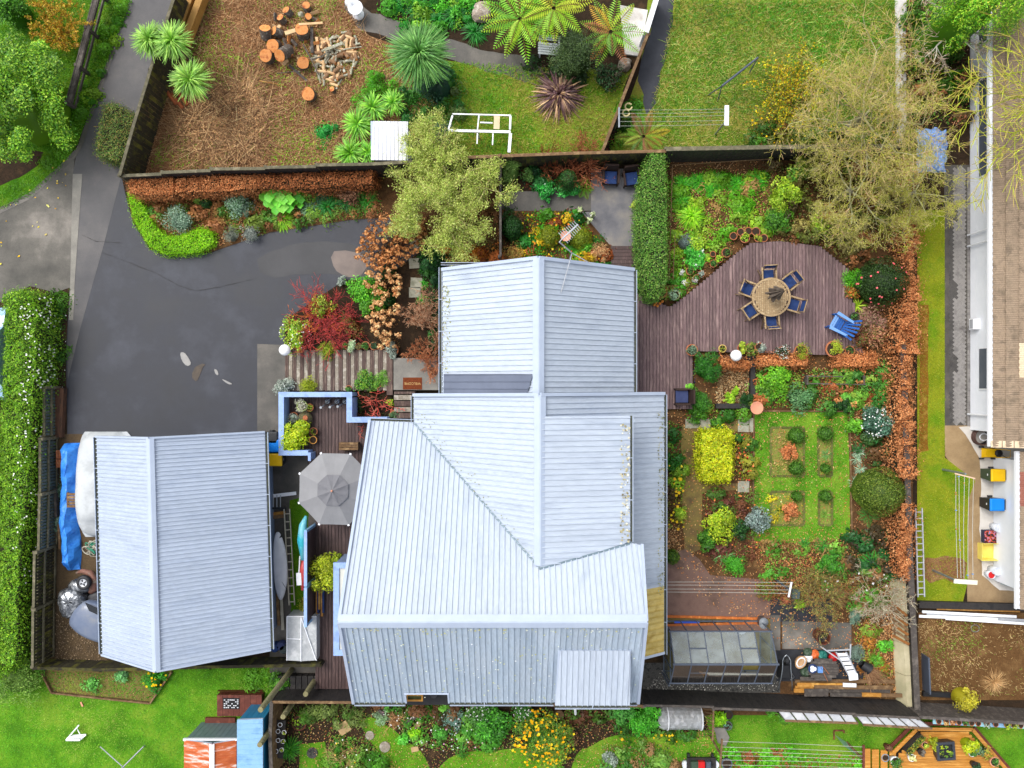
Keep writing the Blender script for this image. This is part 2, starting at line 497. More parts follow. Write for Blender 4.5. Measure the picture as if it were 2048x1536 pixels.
def strappy(px,py,rpx,h,label,cols,n=120,width=0.05,droop=0.5,el=(0.2,1.4),name='strappy_plant',cat_='plant',group=None,hz=0.0,trunk=0.0,trunk_r=0.08,heads=1,spread=0.0,m=None,seg=4,lean=(0,0)):
 c=W(px,py,hz+trunk+h*0.3);c.z=hz;r=M(rpx,hz+trunk+h*0.4)
 t=thing(name,label,cat_,c,0,group)
 parts=[]
 for k in range(heads):
  o=np.array([random.uniform(-spread,spread)*r,random.uniform(-spread,spread)*r,trunk])if heads>1 else np.array([0,0,trunk])
  nb=n//heads;e=rng.uniform(el[0],el[1],nb);az=rng.uniform(0,2*math.pi,nb)
  L=r*rng.uniform(0.75,1.08,nb)/np.maximum(np.cos(e*0.6),0.5)*(1-0.5*spread*(heads>1))
  parts.append(blades(np.tile(o,(nb,1))+rdir(nb)*0.03,az,e,L,width*rng.uniform(.7,1.2,nb),droop*np.clip(np.sin(e),.15,1)*rng.uniform(.8,1.2,nb),pal(nb,cols,0.2),seg))
  if trunk>0.15:
   mb=MB();mb.tube([(0,0,0),(o[0]*.5,o[1]*.5,trunk*.55),(o[0],o[1],trunk)],[trunk_r*1.2,trunk_r,trunk_r*.9],8)
   mb.build('trunk',mat('palm_trunk',S(120,105,85),S(80,70,55),scale=12,rough=.9),t,local=True)
 link_mesh('foliage',npmesh('foliage',*cat(parts)),t,m or LEAF)
 return t
def frond_arrays(az,L,el,droop,base,cols,wid=0.26,npin=18,tint=None):
 n=npin;t=np.linspace(0.08,0.98,n);hd=np.array([math.cos(az),math.sin(az),0]);sd=np.array([-math.sin(az),math.cos(az),0])
 P=base+hd*(L*math.cos(el)*t)[:,None];P[:,2]+=L*math.sin(el)*t-droop*L*t*t
 pl=L*wid*np.sin(np.pi*np.clip(t,0,1)**0.75)**0.8+0.015
 c=pal(1,cols,0.12)[0]if tint is None else np.asarray(tint)
 Vs=[];Fs=[];step=L/n*0.42
 V=np.empty((2*n,4,3))
 for s,o in((1,0),(-1,n)):
  tip=P+sd*s*pl[:,None]+hd*(pl*0.35)[:,None];tip[:,2]-=pl*0.22
  mid=(P+tip)/2;mid[:,2]+=pl*.05
  V[o:o+n,0]=P-hd*step*.5;V[o:o+n,1]=mid-hd*step*.62;V[o:o+n,2]=tip;V[o:o+n,3]=mid+hd*step*.62
 F=np.arange(8*n).reshape(-1,4)
 C=np.tile(c,(8*n,1))*(1+.1*rng.normal(size=(2*n,1)).repeat(4,0))
 a=P[:-1];b=P[1:]
 st=sticks(a,b,0.012,0.010,np.tile(np.asarray(S(120,90,40)),(len(a),1)))
 return cat([(V.reshape(-1,3),F,C),st])
def fern(px,py,rpx,label,cols,n=14,hz=0.0,trunk=0.0,el=(0.15,0.7),droop=0.45,wid=0.2,name='fern',cat_='fern',group=None,npin=18,azr=None,brown=0.0):
 c=W(px,py,hz+trunk+.2);c.z=hz;r=M(rpx,hz+trunk+.2)
 t=thing(name,label,cat_,c,0,group);parts=[]
 for k in range(n):
  az=(2*math.pi*k/n+random.uniform(-.25,.25))if azr is None else random.uniform(*azr)
  e=random.uniform(*el)
  tint=None
  if random.random()<brown:tint=pal(1,[S(176,110,50),S(150,90,60),S(190,150,40)],.1)[0]
  parts.append(frond_arrays(az,r*random.uniform(.75,1.08)/math.cos(e*.7),e,droop*math.sin(e)+.12,np.array([0,0,trunk+.02+random.uniform(0,.1)]),cols,wid,npin,tint))
 link_mesh('foliage',npmesh('foliage',*cat(parts)),t,LEAF)
 if trunk>0.2:
  mb=MB();mb.tube([(0,0,0),(0.03,0,trunk*.5),(0,0,trunk)],[.13,.1,.12],9)
  mb.build('trunk',mat('fern_trunk',S(70,50,35),S(45,32,24),scale=20,rough=.95),t,local=True)
 return t
def branch_tree(start,dirs,levels,L0,r0,kids=(3,5),spread=0.7,ratio=0.68,gravity=0.0,wig=0.25,up=0.1,seg=3):
 A=[];B=[];RA=[];RB=[];LV=[];tips=[]
 stack=[(Vector(start),Vector(d).normalized(),L0*random.uniform(.85,1.15),r0,0)for d in dirs]
 while stack:
  p,d,L,r,lv=stack.pop()
  q=p;pts=[p]
  for s in range(seg):
   d=(d+Vector((random.gauss(0,wig),random.gauss(0,wig),random.gauss(0,wig*.8)+up-gravity*lv))*0.5).normalized()
   q2=q+d*(L/seg);r2=r*(0.88 if s<seg-1 else .8)
   A.append(q);B.append(q2);RA.append(r);RB.append(r2);LV.append(lv);q=q2;r=r2;pts.append(q)
  if lv<levels:
   k=random.randint(*kids)
   for j in range(k):
    f=pts[random.randint(1,seg)]if j<k-1 else q
    nd=(d+Vector((random.gauss(0,1),random.gauss(0,1),random.gauss(0,.7)))*spread).normalized()
    stack.append((f,nd,L*ratio*random.uniform(.75,1.2),r*random.uniform(.6,.8),lv+1))
  else:
   tips.append(q)
 return np.array([tuple(a)for a in A]),np.array([tuple(a)for a in B]),np.array(RA),np.array(RB),np.array(LV),np.array([tuple(t)for t in tips])
def twig_shrub(px,py,rpx,h,label,cols,name='bare_shrub',cat_='shrub',group=None,stems=9,levels=3,r0=0.012,hz=0.0,kids=(2,4),leafcols=None,nleaf=0,lsize=.05,spread=.55,tilt=0.9,ratio=.62,minr=0.006,fan=None):
 c=W(px,py,hz+h*.4);c.z=hz;r=M(rpx,hz+h*.5)
 t=thing(name,label,cat_,c,0,group)
 dirs=[]
 for k in range(stems):
  a=2*math.pi*k/stems+random.uniform(-.3,.3)if fan is None else random.uniform(*fan)
  e=random.uniform(.15,tilt);dirs.append((math.cos(a)*e,math.sin(a)*e,0.75))
 tot=sum(ratio**i for i in range(levels+1))
 A,B,ra,rb,lv,tips=branch_tree((0,0,0),dirs,levels,math.hypot(r,h*.8)/tot*1.15,r0,kids,spread,ratio)
 for X in(A,B):
  X[:,2]=np.maximum(X[:,2],0.02)
 zmax=max(B[:,2].max(),.01)
 sc=np.array([1,1,h/zmax]);q=np.percentile(np.hypot(B[:,0],B[:,1]),96);sc[:2]=r/max(q,.01)
 A=A*sc;B=B*sc;tips=tips*sc
 C=pal(len(A),cols,.2)
 link_mesh('branches',npmesh('branches',*sticks(A,B,np.maximum(ra,minr),np.maximum(rb,minr*.8),C)),t,TWIG)
 if nleaf:
  i=rng.integers(0,len(B),nleaf);P=B[i]+rdir(nleaf)*.06
  link_mesh('foliage',npmesh('foliage',*leaves(P,unit(rdir(nleaf)+[0,0,.6]),lsize*rng.uniform(.6,1.3,nleaf),.5,pal(nleaf,leafcols,.18))),t,LEAF)
 return t
def grass(poly_px,label,cols,dens=350,L=.09,wid=.014,name='grass',cat_='grass',z=0.02,el=(.4,1.4),droop=.3,world=False,patch=0.0,seed=1.0,hole=None):
 poly=poly_px if world else[(p.x,p.y)for p in WL(poly_px)]
 n=int(parea(poly)*dens);P=scatter(poly,n)
 if hole:P=P[~inpoly(P,[(q.x,q.y)for q in WL(hole)])]
 n=len(P)
 if patch:
  keep=(lownoise(P,1.1,seed)+rng.normal(0,.35,n))>patch;P=P[keep];n=len(P)
 B=np.column_stack([P,np.full(n,z)])
 cols=np.asarray(cols);ix=np.clip(((lownoise(P,.75,seed+5)*.8+lownoise(P,2.9,seed)*.4+rng.normal(0,.3,n)+1)/2*len(cols)).astype(int),0,len(cols)-1)
 C=cols[ix]*(1+.14*rng.normal(size=(n,1)))*(1+.2*lownoise(P,.8,seed)+.14*lownoise(P,3.7,seed+2))[:,None]
 v=blades(B,rng.uniform(0,6.28,n),rng.uniform(el[0],el[1],n),L*rng.uniform(.5,1.3,n),wid,droop,C,seg=2)
 o=link_mesh(name,npmesh(name,*v),None,LEAF)
 kind(o,'stuff');tag(o,label,cat_)
 return o
def litter(poly_px,label,cols,dens=120,size=.07,aspect=.45,name='leaf_litter',cat_='leaf litter',z=.045,zj=.03,twigs=0,tcols=None,tl=.4,patch=None,seed=1.0,m=None,tr=.007):
 poly=[(p.x,p.y)for p in WL(poly_px)]
 n=int(parea(poly)*dens);P=scatter(poly,n);n=len(P)
 if patch is not None:
  P=P[(lownoise(P,1.0,seed)+rng.normal(0,.35,n))>patch];n=len(P)
 Q=np.column_stack([P,z+rng.random(n)*zj])
 parts=[leaves(Q,unit(rdir(n)*.45+[0,0,1]),size*rng.uniform(.5,1.4,n),aspect,pal(n,cols,.2)*(1+.3*lownoise(P,1.2,seed+1)+.2*lownoise(P,3.3,seed+4))[:,None])]
 if twigs:
  k=int(parea(poly)*twigs);P=scatter(poly,k);k=len(P);a=rng.uniform(0,6.28,k);l=tl*rng.uniform(.3,1.3,k)
  A=np.column_stack([P,z+rng.random(k)*.06]);B=A+np.column_stack([np.cos(a)*l,np.sin(a)*l,rng.normal(0,.03,k)]);B[:,2]=np.maximum(B[:,2],z)
  parts.append(sticks(A,B,tr*rng.uniform(.7,1.6,k),tr*.7,pal(k,tcols or cols,.2)))
 o=link_mesh(name,npmesh(name,*cat(parts)),None,m or DRYLEAF)
 kind(o,'stuff');tag(o,label,cat_)
 return o
# ---- ground
def ground_sheet(name,pts,m,z,rough=0.0,smooth=0,seed=0,label=None,holes=None):
 P=[(p.x,p.y)for p in WL(pts)]
 if smooth:P=[(p.x,p.y)for p in smooth_poly(P,smooth)]
 if rough:P=rough_poly(P,rough,0.3,seed)
 global _gi
 _gi+=1
 mb=MB();mb.sheet(P,z+_gi*.0003)
 o=mb.build(name,m);kind(o,'structure')
 return o
_gi=0
m_soil=mat('soil',S(118,84,52),S(84,60,38),S(140,108,68),scale=1.3,rough=.95,bump=.5,bscale=14,fine=.35,fscale=26,contrast=(.22,.78),world_co=True,spec=.15)
m_soil_dark=mat('dark_soil',S(70,52,38),S(48,38,28),S(92,70,48),scale=1.6,rough=.95,bump=.5,bscale=16,fine=.4,fscale=30,contrast=(.22,.78),world_co=True,spec=.15)
m_mulch=mat('mulch',S(150,110,74),S(124,88,58),S(176,138,98),scale=1.1,rough=.95,bump=.7,bscale=18,fine=.4,fscale=24,contrast=(.22,.78),world_co=True,spec=.1)
m_asph=mat('asphalt',S(34,36,42),S(50,52,60),S(80,82,90),scale=.38,detail=12,rough=.42,rough2=.7,bump=.25,bscale=90,fine=.12,fscale=45,world_co=True,contrast=(.3,.72),spec=.4)
m_asph_old=mat('old_asphalt',S(72,71,74),S(86,84,85),S(104,100,98),scale=.6,detail=9,rough=.6,bump=.25,bscale=80,fine=.12,fscale=40,world_co=True,contrast=(.3,.72))
m_conc_old=mat('weathered_concrete',S(80,78,73),S(106,102,95),S(146,139,130),scale=.55,detail=10,rough=.8,bump=.2,bscale=60,fine=.14,fscale=35,world_co=True,contrast=(.34,.7))
m_conc=mat('concrete',S(112,109,103),S(132,128,120),S(150,146,136),scale=.9,detail=9,rough=.75,bump=.15,bscale=60,fine=.12,fscale=40,world_co=True)
m_conc_dark=mat('damp_concrete',S(70,68,62),S(86,82,76),S(104,98,90),scale=1.0,detail=9,rough=.5,bump=.2,bscale=50,fine=.15,fscale=40,world_co=True)
m_conc_pat=mat('patio_concrete',S(92,92,98),S(114,112,114),S(138,132,124),scale=.8,detail=9,rough=.45,bump=.15,bscale=50,fine=.1,fscale=40,world_co=True)
m_conc_lt=mat('pale_concrete',S(196,192,188),S(214,210,204),S(178,172,166),scale=1.2,detail=8,rough=.8,fine=.08,fscale=30,world_co=True)
m_conc_br=mat('wet_brown_concrete',S(140,116,84),S(160,134,98),S(178,152,114),scale=.7,detail=8,rough=.5,fine=.1,fscale=30,world_co=True)
m_brick_path=mat('red_brown_paving',S(104,78,68),S(122,94,82),S(92,70,58),scale=.9,detail=9,rough=.7,bump=.2,bscale=40,fine=.15,fscale=40,world_co=True)
m_moss=mat('mossy_path',S(112,92,58),S(128,112,58),S(94,76,50),scale=1.0,detail=8,rough=.9,bump=.2,bscale=30,fine=.2,fscale=30,world_co=True)
m_lawn=mat('lawn',S(66,114,22),S(92,144,30),S(124,156,46),scale=.7,detail=9,rough=.9,bump=.6,bscale=40,fine=.3,fscale=30,world_co=True,spec=.1)
m_lawn_olive=mat('olive_lawn',S(112,132,22),S(140,148,34),S(104,140,24),scale=.6,detail=9,rough=.9,bump=.6,bscale=40,fine=.25,fscale=30,world_co=True,spec=.1)
m_lawn_rough=mat('rough_lawn',S(84,122,26),S(122,138,44),S(150,138,66),scale=.5,detail=9,rough=.95,bump=.7,bscale=30,fine=.35,fscale=24,world_co=True,spec=.1)
m_lawn_dark=mat('verge_grass',S(52,98,16),S(74,122,20),S(98,130,26),scale=.9,detail=9,rough=.95,bump=.6,bscale=40,fine=.3,fscale=30,world_co=True,spec=.1)
m_gravel=mat('dark_gravel',S(58,56,54),S(84,82,78),S(40,40,40),scale=6,rough=.9,bump=.8,bscale=40,fine=.35,fscale=40,world_co=True)
m_weedmat=mat('black_weed_mat',S(34,36,42),S(48,50,56),scale=3,rough=.6,bump=.3,bscale=8,world_co=True)
Z=.004
g=MB();g.sheet([(-60,-60),(60,-60),(60,60),(-60,60)],0);kind(g.build('ground',m_soil_dark),'structure')
ground_sheet('driveway',[(262,-40),(362,-40),(315,110),(243,352),(250,385),(266,445),(300,500),(420,506),(540,462),(700,435),(850,415),(850,540),(760,580),(700,650),(640,660),(580,705),(515,690),(515,900),(135,900),(132,700),(140,570),(145,350),(158,285),(190,190),(225,90)],m_asph,Z)
ground_sheet('lane',[(262,-40),(362,-40),(315,110),(243,352),(205,500),(160,660),(136,760),(134,700),(140,572),(145,350),(158,285),(190,190),(225,90)],m_asph_old,2*Z)
ground_sheet('forecourt',[(-80,455),(0,415),(60,385),(120,330),(152,298),(146,350),(141,575),(110,585),(60,572),(0,605),(-80,620)],m_conc_old,3*Z)
ground_sheet('drain_channel',[(146,348),(165,348),(160,420),(150,560),(147,640),(138,640),(141,560),(144,420)],m_conc,4*Z)
ground_sheet('kerb',[(228,86),(236,86),(166,290),(150,318),(118,347),(62,398),(0,428),(0,420),(60,391),(114,341),(145,312),(158,287)],m_conc_dark,5*Z)
ground_sheet('asphalt_patch',[(515,505),(640,478),(760,500),(760,560),(640,545),(520,560)],mat('patched_asphalt',S(42,43,47),S(54,54,58),scale=.9,rough=.45,bump=.3,bscale=80,fine=.15,fscale=45,world_co=True),2*Z,rough=.1,smooth=1)
ground_sheet('damp_patch',[(388,726),(406,722),(413,742),(404,760),(390,752)],mat('brown_silt',S(92,80,68),S(76,68,60),scale=6,rough=.7,world_co=True),4*Z,rough=.3,smooth=1)
ground_sheet('concrete_patch',[(660,508),(700,500),(742,512),(738,530),(720,556),(690,552),(665,540)],mat('pinkish_concrete',S(112,100,94),S(130,116,108),scale=2,rough=.6,fine=.1,world_co=True),3*Z,rough=.1,smooth=1,seed=2)
for i,pp in enumerate([[(360,706),(369,705),(378,716),(383,728),(374,733),(364,722)],[(428,737),(436,741),(439,752),(433,750)],[(442,757),(454,762),(467,769),(456,769)],[(515,781),(524,778),(545,776),(548,790),(520,800),(514,796)]]):
 ground_sheet('worn_concrete',pp,mat('chalky_patch',S(150,148,146),S(168,165,160),scale=4,rough=.85,world_co=True)if i<3 else mat('worn_patch',S(176,166,152),S(160,150,136),scale=3,world_co=True),6*Z,rough=.04,smooth=1,seed=i)
for pts in([(205,505),(250,522),(310,545),(360,572),(392,582),(440,574),(515,556)],[(165,470),(190,482),(240,486)]):
 P=WL(pts);mb=MB()
 for a,b in zip(P[:-1],P[1:]):
  k=7
  for j in range(k):
   u_,v_=a.lerp(b,j/k),a.lerp(b,(j+1)/k);w_=.007*random.uniform(.3,1.3);d_=(b-a).normalized();s_=Vector((-d_.y,d_.x,0))*w_;o_=s_*random.uniform(-1.5,1.5);mb.add([u_-s_+o_,v_-s_+o_,v_+s_+o_,u_+s_+o_],[(0,1,2,3)])
 mb.v=[(v[0],v[1],.034)for v in mb.v]
 kind(mb.build('asphalt_crack',mat('crack_tar',S(40,40,42),S(58,54,50),scale=3,rough=.8)),'structure')
ground_sheet('entry_slab',[(515,688),(572,690),(572,800),(556,905),(515,905)],m_conc_dark,7*Z)
ground_sheet('verge',[(-80,-40),(275,-40),(225,90),(190,190),(156,287),(118,342),(62,392),(-80,452)],m_lawn_dark,2*Z)
ground_sheet('mulch_bed',[(-30,300),(60,298),(88,302),(78,332),(40,356),(-30,385)],m_soil_dark,3*Z,rough=.1)
ground_sheet('cleared_yard',[(362,-40),(690,-40),(735,70),(870,120),(900,220),(750,345),(243,352),(315,110)],m_mulch,2*Z)
ground_sheet('garden_path',[(690,-40),(716,0),(745,25),(860,65),(960,98),(1060,118),(1100,150),(1050,162),(960,138),(880,112),(800,80),(725,62),(690,20)],m_conc_dark,3*Z,rough=.12)
ground_sheet('back_lawn',[(860,120),(1000,130),(1265,140),(1208,302),(880,330),(820,250)],m_lawn_rough,2*Z,rough=.2)
ground_sheet('side_path',[(1312,-40),(1352,-40),(1340,80),(1326,130),(1312,205),(1296,228),(1284,205),(1278,130),(1300,60)],m_asph,3*Z,rough=.15)
ground_sheet('neighbour_lawn',[(1300,-40),(1800,-40),(1800,305),(1220,305),(1280,140)],m_lawn_rough,2*Z)
ground_sheet('concrete_path',[(1788,-40),(1812,-40),(1812,260),(1800,292),(1793,292)],m_conc_lt,4*Z,rough=.05)
ground_sheet('paving_bed',[(1888,330),(1945,330),(1945,852),(1888,852)],m_conc_dark,2*Z)
ground_sheet('side_lawn',[(1834,420),(1889,420),(1889,915),(1950,962),(1936,1000),(1936,1160),(1925,1205),(1834,1205)],m_lawn_olive,3*Z)
ground_sheet('dead_grass_strip',[(1839,610),(1857,609),(1856,780),(1855,902),(1837,905),(1838,760)],mat('dead_grass',S(150,112,40),S(124,84,30),S(166,132,60),scale=3,rough=.95,fine=.3,world_co=True,spec=.1),4*Z,rough=.06)
ground_sheet('bare_patch',[(1845,1118),(1880,1112),(1935,1120),(1935,1150),(1900,1165),(1850,1160)],m_mulch,4*Z,rough=.25,smooth=1)
ground_sheet('concrete_yard',[(1888,851),(2110,851),(2110,1222),(1934,1222),(1934,975),(1890,912)],m_conc_br,2*Z)
ground_sheet('dry_concrete',[(1918,853),(1950,853),(2110,880),(2110,1190),(2000,1180),(1963,1150),(1960,1060),(1961,980),(1958,915),(1940,885)],mat('dry_concrete',S(206,200,190),S(220,214,206),scale=2,rough=.85,fine=.06,world_co=True),3*Z,rough=.08)
ground_sheet('bare_plot',[(1836,1225),(2110,1225),(2110,1400),(1836,1400)],mat('bare_earth',S(120,90,56),S(98,70,42),S(146,114,74),scale=1.0,rough=.95,bump=.6,bscale=16,fine=.35,fscale=26,contrast=(.22,.78),world_co=True,spec=.1),Z)
ground_sheet('garden_soil',[(545,1400),(1440,1400),(1440,1620),(545,1620)],m_soil_dark,Z)
ground_sheet('lower_lawn',[(1405,1420),(2110,1420),(2110,1620),(1100,1620),(1160,1500),(1230,1470),(1420,1462)],m_lawn,2*Z,rough=.1)
ground_sheet('grass_path',[(712,1440),(752,1432),(800,1470),(850,1512),(880,1580),(800,1580),(775,1520),(735,1475)],m_lawn,2*Z,rough=.15,smooth=1)
ground_sheet('round_lawn',[(870,1540),(905,1508),(1000,1500),(1080,1490),(1130,1500),(1110,1620),(860,1620)],m_lawn,2*Z,rough=.15,smooth=1)
ground_sheet('corner_lawn',[(600,1488),(650,1482),(660,1620),(598,1620)],m_lawn,2*Z,rough=.05)
ground_sheet('front_lawn',[(-80,1330),(565,1330),(540,1400),(540,1620),(-80,1620)],m_lawn,2*Z)
ground_sheet('weedy_bed',[(84,1338),(107,1382),(302,1402),(345,1340)],mat('weedy_soil',S(112,112,48),S(128,104,62),S(92,120,34),scale=1.4,rough=.95,fine=.3,contrast=(.22,.78),world_co=True,bump=.4,bscale=20),4*Z)
ground_sheet('car_yard',[(104,868),(215,868),(215,1330),(100,1330)],mat('dirt_yard',S(76,62,46),S(96,78,54),S(56,48,38),scale=1.6,rough=.95,bump=.5,bscale=20,fine=.35,fscale=30,contrast=(.22,.78),world_co=True),2*Z)
ground_sheet('side_yard',[(540,900),(640,900),(640,1345),(540,1345)],m_conc_dark,8*Z)
ground_sheet('mossy_strip',[(580,1000),(615,990),(622,1230),(582,1230)],m_lawn_dark,9*Z,rough=.1)
ground_sheet('border_soil',[(248,350),(1000,340),(1000,520),(850,560),(840,430),(700,440),(540,465),(420,505),(320,508),(265,440)],m_soil,3*Z)
ground_sheet('front_bed',[(570,640),(690,560),(760,560),(890,470),(890,790),(785,720),(570,705)],m_soil_dark,4*Z)
ground_sheet('flower_bed',[(1000,415),(1165,418),(1222,490),(1222,550),(1000,550)],m_soil,4*Z)
ground_sheet('back_path',[(1000,383),(1182,383),(1182,422),(1000,422)],m_conc_dark,5*Z)
ground_sheet('patio',[(1182,338),(1278,338),(1278,498),(1226,498),(1200,468),(1163,424),(1182,424)],m_conc_pat,6*Z)
ground_sheet('right_garden',[(1330,300),(1825,300),(1825,1430),(1330,1430)],m_soil,Z)
ground_sheet('formal_lawn',[(1510,824),(1695,824),(1700,1076),(1600,1086),(1508,1082)],m_lawn,3*Z,rough=.05)
for i,(a,b,c,d)in enumerate([(1541,855,1607,952),(1636,855,1663,952),(1541,983,1607,1050),(1637,983,1663,1050)]):
 ground_sheet('formal_bed',[(a,b),(c,b),(c,d),(a,d)],mat('grassy_soil',S(116,134,46),S(140,130,66),S(98,128,36),scale=2.5,rough=.95,fine=.3,world_co=True,contrast=(.25,.75)),4*Z)
ground_sheet('moss_path',[(1362,850),(1500,838),(1500,862),(1402,868),(1402,962),(1450,968),(1490,966),(1490,978),(1405,985),(1402,1100),(1370,1110),(1364,1000)],m_moss,2*Z,rough=.06)
ground_sheet('brick_patio',[(1330,1108),(1372,1098),(1398,1118),(1420,1150),(1540,1160),(1545,1236),(1330,1236)],m_brick_path,3*Z)
ground_sheet('greenhouse_floor',[(1335,1236),(1550,1238),(1550,1345),(1335,1345)],m_moss,3*Z)
ground_sheet('gravel_strip',[(1285,1325),(1335,1325),(1335,1345),(1560,1345),(1560,1385),(1285,1385)],m_gravel,4*Z)
ground_sheet('concrete_slab',[(1564,1242),(1702,1245),(1702,1300),(1564,1297)],m_conc_old,5*Z)
ground_sheet('concrete_strip',[(1540,1230),(1560,1230),(1560,1300),(1540,1300)],m_conc_old,5*Z)
ground_sheet('weed_mat',[(1540,1196),(1665,1196),(1665,1243),(1540,1243)],m_weedmat,4*Z)
ground_sheet('weed_mat',[(1552,1298),(1730,1300),(1725,1362),(1552,1362)],m_weedmat,4*Z)
mb=MB();mb2=MB();pl=.235;pw=.115;x0=W(1888,0).x;x1=W(1945,0).x;y1=W(0,330).y;y0=W(0,852).y
u=.12
def paver(cx,cy,ang):
 ca,sa=math.cos(ang),math.sin(ang);P=[]
 for dx,dy in((-pl/2,-pw/2),(pl/2,-pw/2),(pl/2,pw/2),(-pl/2,pw/2)):
  P.append((cx+ca*dx-sa*dy,cy+sa*dx+ca*dy))
 if min(p[0]for p in P)<x0+.1 or max(p[0]for p in P)>x1-.24 or min(p[1]for p in P)<y0 or max(p[1]for p in P)>y1:return
 dz=random.uniform(-.002,.003)
 (mb if cx>x0+.42+.06*math.sin(cy*2)else mb2).hexa([(p[0],p[1],.004)for p in P],[(p[0],p[1],.022+dz)for p in P])
a45=math.pi/4;ex=Vector((math.cos(a45),math.sin(a45)));ey=Vector((-math.sin(a45),math.cos(a45)))
c0=Vector(((x0+x1)/2,(y0+y1)/2))
for i in range(-70,71):
 for j in range(-70,71):
  k=(i-j)%4
  p=c0+ex*(i*u)+ey*(j*u)
  if k==0:q=p+ex*(u*.5);paver(q.x,q.y,a45)
  elif k==3:q=p+ey*(u*.5);paver(q.x,q.y,a45+math.pi/2)
m_paver=mat('grey_pavers',S(128,124,122),S(150,146,142),S(112,108,106),scale=1.5,rough=.8,fine=.15,world_co=True)
o=mb.build('paver',m_paver);kind(o,'stuff');tag(o,'grey herringbone brick pavers along the white house wall','paving')
o=mb2.build('damp_paver',mat('damp_pavers',S(72,69,68),S(88,85,82),S(62,60,58),scale=1.5,rough=.6,fine=.15,world_co=True));kind(o,'stuff');tag(o,'dark damp pavers along the olive lawn edge','paving')
mb=MB()
for y in np.arange(y0,y1-.2,.245):
 mb.box(x1-.225,x1-.005,y,y+.235,.004,.024)
o=mb.build('edge_paver',m_paver);kind(o,'stuff');tag(o,'row of edge pavers at the foot of the white wall','paving')
# ---- timber decks, board by board
def clip_cols(poly,axis,c):
 out=[];n=len(poly)
 for i in range(n):
  a=poly[i];b=poly[(i+1)%n]
  if(a[axis]>c)!=(b[axis]>c):
   t=(c-a[axis])/(b[axis]-a[axis]);out.append(a[1-axis]+t*(b[1-axis]-a[1-axis]))
 out.sort();return[(out[i],out[i+1])for i in range(0,len(out)-1,2)]
def deck(t,poly,z,m,pitch=.137,gap=.018,axis=0,thick=.03,name='deck_board'):
 lo=min(p[axis]for p in poly);hi=max(p[axis]for p in poly);c=lo
 org=ORG[t.name]
 while c<hi:
  for(a,b)in clip_cols(poly,axis,c+pitch/2):
   a2=a;
   while a2<b-.02:
    e=min(b,a2+random.uniform(3.2,5.4))if b-a2>5.6 else b
    mb=MB();dz=random.uniform(-.002,.002)
    if axis==0:mb.box(c,c+pitch-gap,a2,e-.004,z-thick,z+dz)
    else:mb.box(a2,e-.004,c,c+pitch-gap,z-thick,z+dz)
    mb.build(name,m,t);a2=e
  c+=pitch
m_deck=mat('weathered_purple_deck',S(128,104,104),S(104,82,82),S(146,122,118),scale=2.2,stretch=(6,.6,1),rough=.62,bump=.25,bscale=30,var=.2,fine=.15,fscale=30)
m_deck_d=mat('dark_stained_deck',S(88,68,66),S(70,52,50),S(104,82,78),scale=2.2,stretch=(6,.6,1),rough=.55,bump=.25,bscale=30,var=.2,fine=.15,fscale=30)
m_joist=mat('deck_joist',S(46,36,32),S(34,28,26),scale=4)
zd=.28
t=thing('timber_deck','large purple-brown timber deck with vertical boards right of the house','deck',W(1480,640))
dp=[(p.x,p.y)for p in WL([(1240,572),(1340,614),(1372,592),(1476,504),(1502,486),(1560,482),(1640,492),(1700,540),(1712,640),(1730,712),(1383,702),(1385,818),(1240,818)],zd)]
deck(t,dp,zd,m_deck)
MB().prism(dp,.03,zd-.034).build('joist',m_joist,t)
t=thing('deck_steps','short flight of dark timber steps between the patio and the deck','steps',W(1250,516))
for k in range(8):
 a=W(1222,492+k*7.0,.05+k*.03);b=W(1284,492+k*7.0,.05+k*.03)
 MB().box(a.x,b.x,a.y-.135,a.y,0.01+k*.03,.06+k*.03).build('step_plank',m_deck_d,t)
zt=.45
t=thing('front_terrace','dark timber terrace wrapping the left side of the house','deck',W(640,1000))
dp=[(p.x,p.y)for p in WL([(564,790),(697,790),(697,838),(830,838),(830,1378),(633,1378),(633,1046),(612,905),(564,905)],zt)]
deck(t,dp,zt,m_deck_d)
MB().prism([(p[0],p[1])for p in dp],.04,zt-.034).build('joist',m_joist,t)
t=thing('sleeper_walkway','walkway of brown sleepers alternating with pale pebble strips','walkway',W(676,742))
m_sleeper=mat('brown_sleeper',S(104,84,76),S(82,64,58),S(126,106,94),scale=2.5,stretch=(5,.7,1),rough=.75,bump=.3,bscale=30,var=.15,fine=.2)
m_pebble=mat('exposed_aggregate',S(168,158,142),S(140,130,116),S(186,178,164),scale=5,rough=.85,bump=.6,bscale=60,var=.06,fine=.3,fscale=60,stretch=(1,1,1))
prev=570
for k,cx in enumerate([581,596.5,611.8,626.5,642,657.8,673.6,689.2,705,720.5,736.4,752.5,769.5]):
 zz=.05+k*.022
 a=W(cx-3.4,700,zz);b=W(cx+3.4,781,zz)
 MB().box(a.x,b.x,b.y,a.y,.0,zz).build('pebble_strip',m_pebble,t)
 nx=785 if k==12 else cx+5
 a=W(prev+.3,700,zz);b=W(cx-3.8,781,zz)
 for q in range(2):
  xa=a.x+(b.x-a.x)*q/2;xb=a.x+(b.x-a.x)*(q+1)/2-.008
  MB().box(xa,xb,b.y+random.uniform(-.05,.03),a.y+random.uniform(-.03,.05),0,zz+.012).build('sleeper',m_sleeper,t)
 prev=cx+3.8
a=W(prev,700,.36);b=W(785,790,.36)
MB().box(a.x,b.x,b.y,a.y,0,.36).build('sleeper',m_sleeper,t)
t=thing('entry_landing','square concrete landing beside the front door, doormat on it','landing',W(835,748))
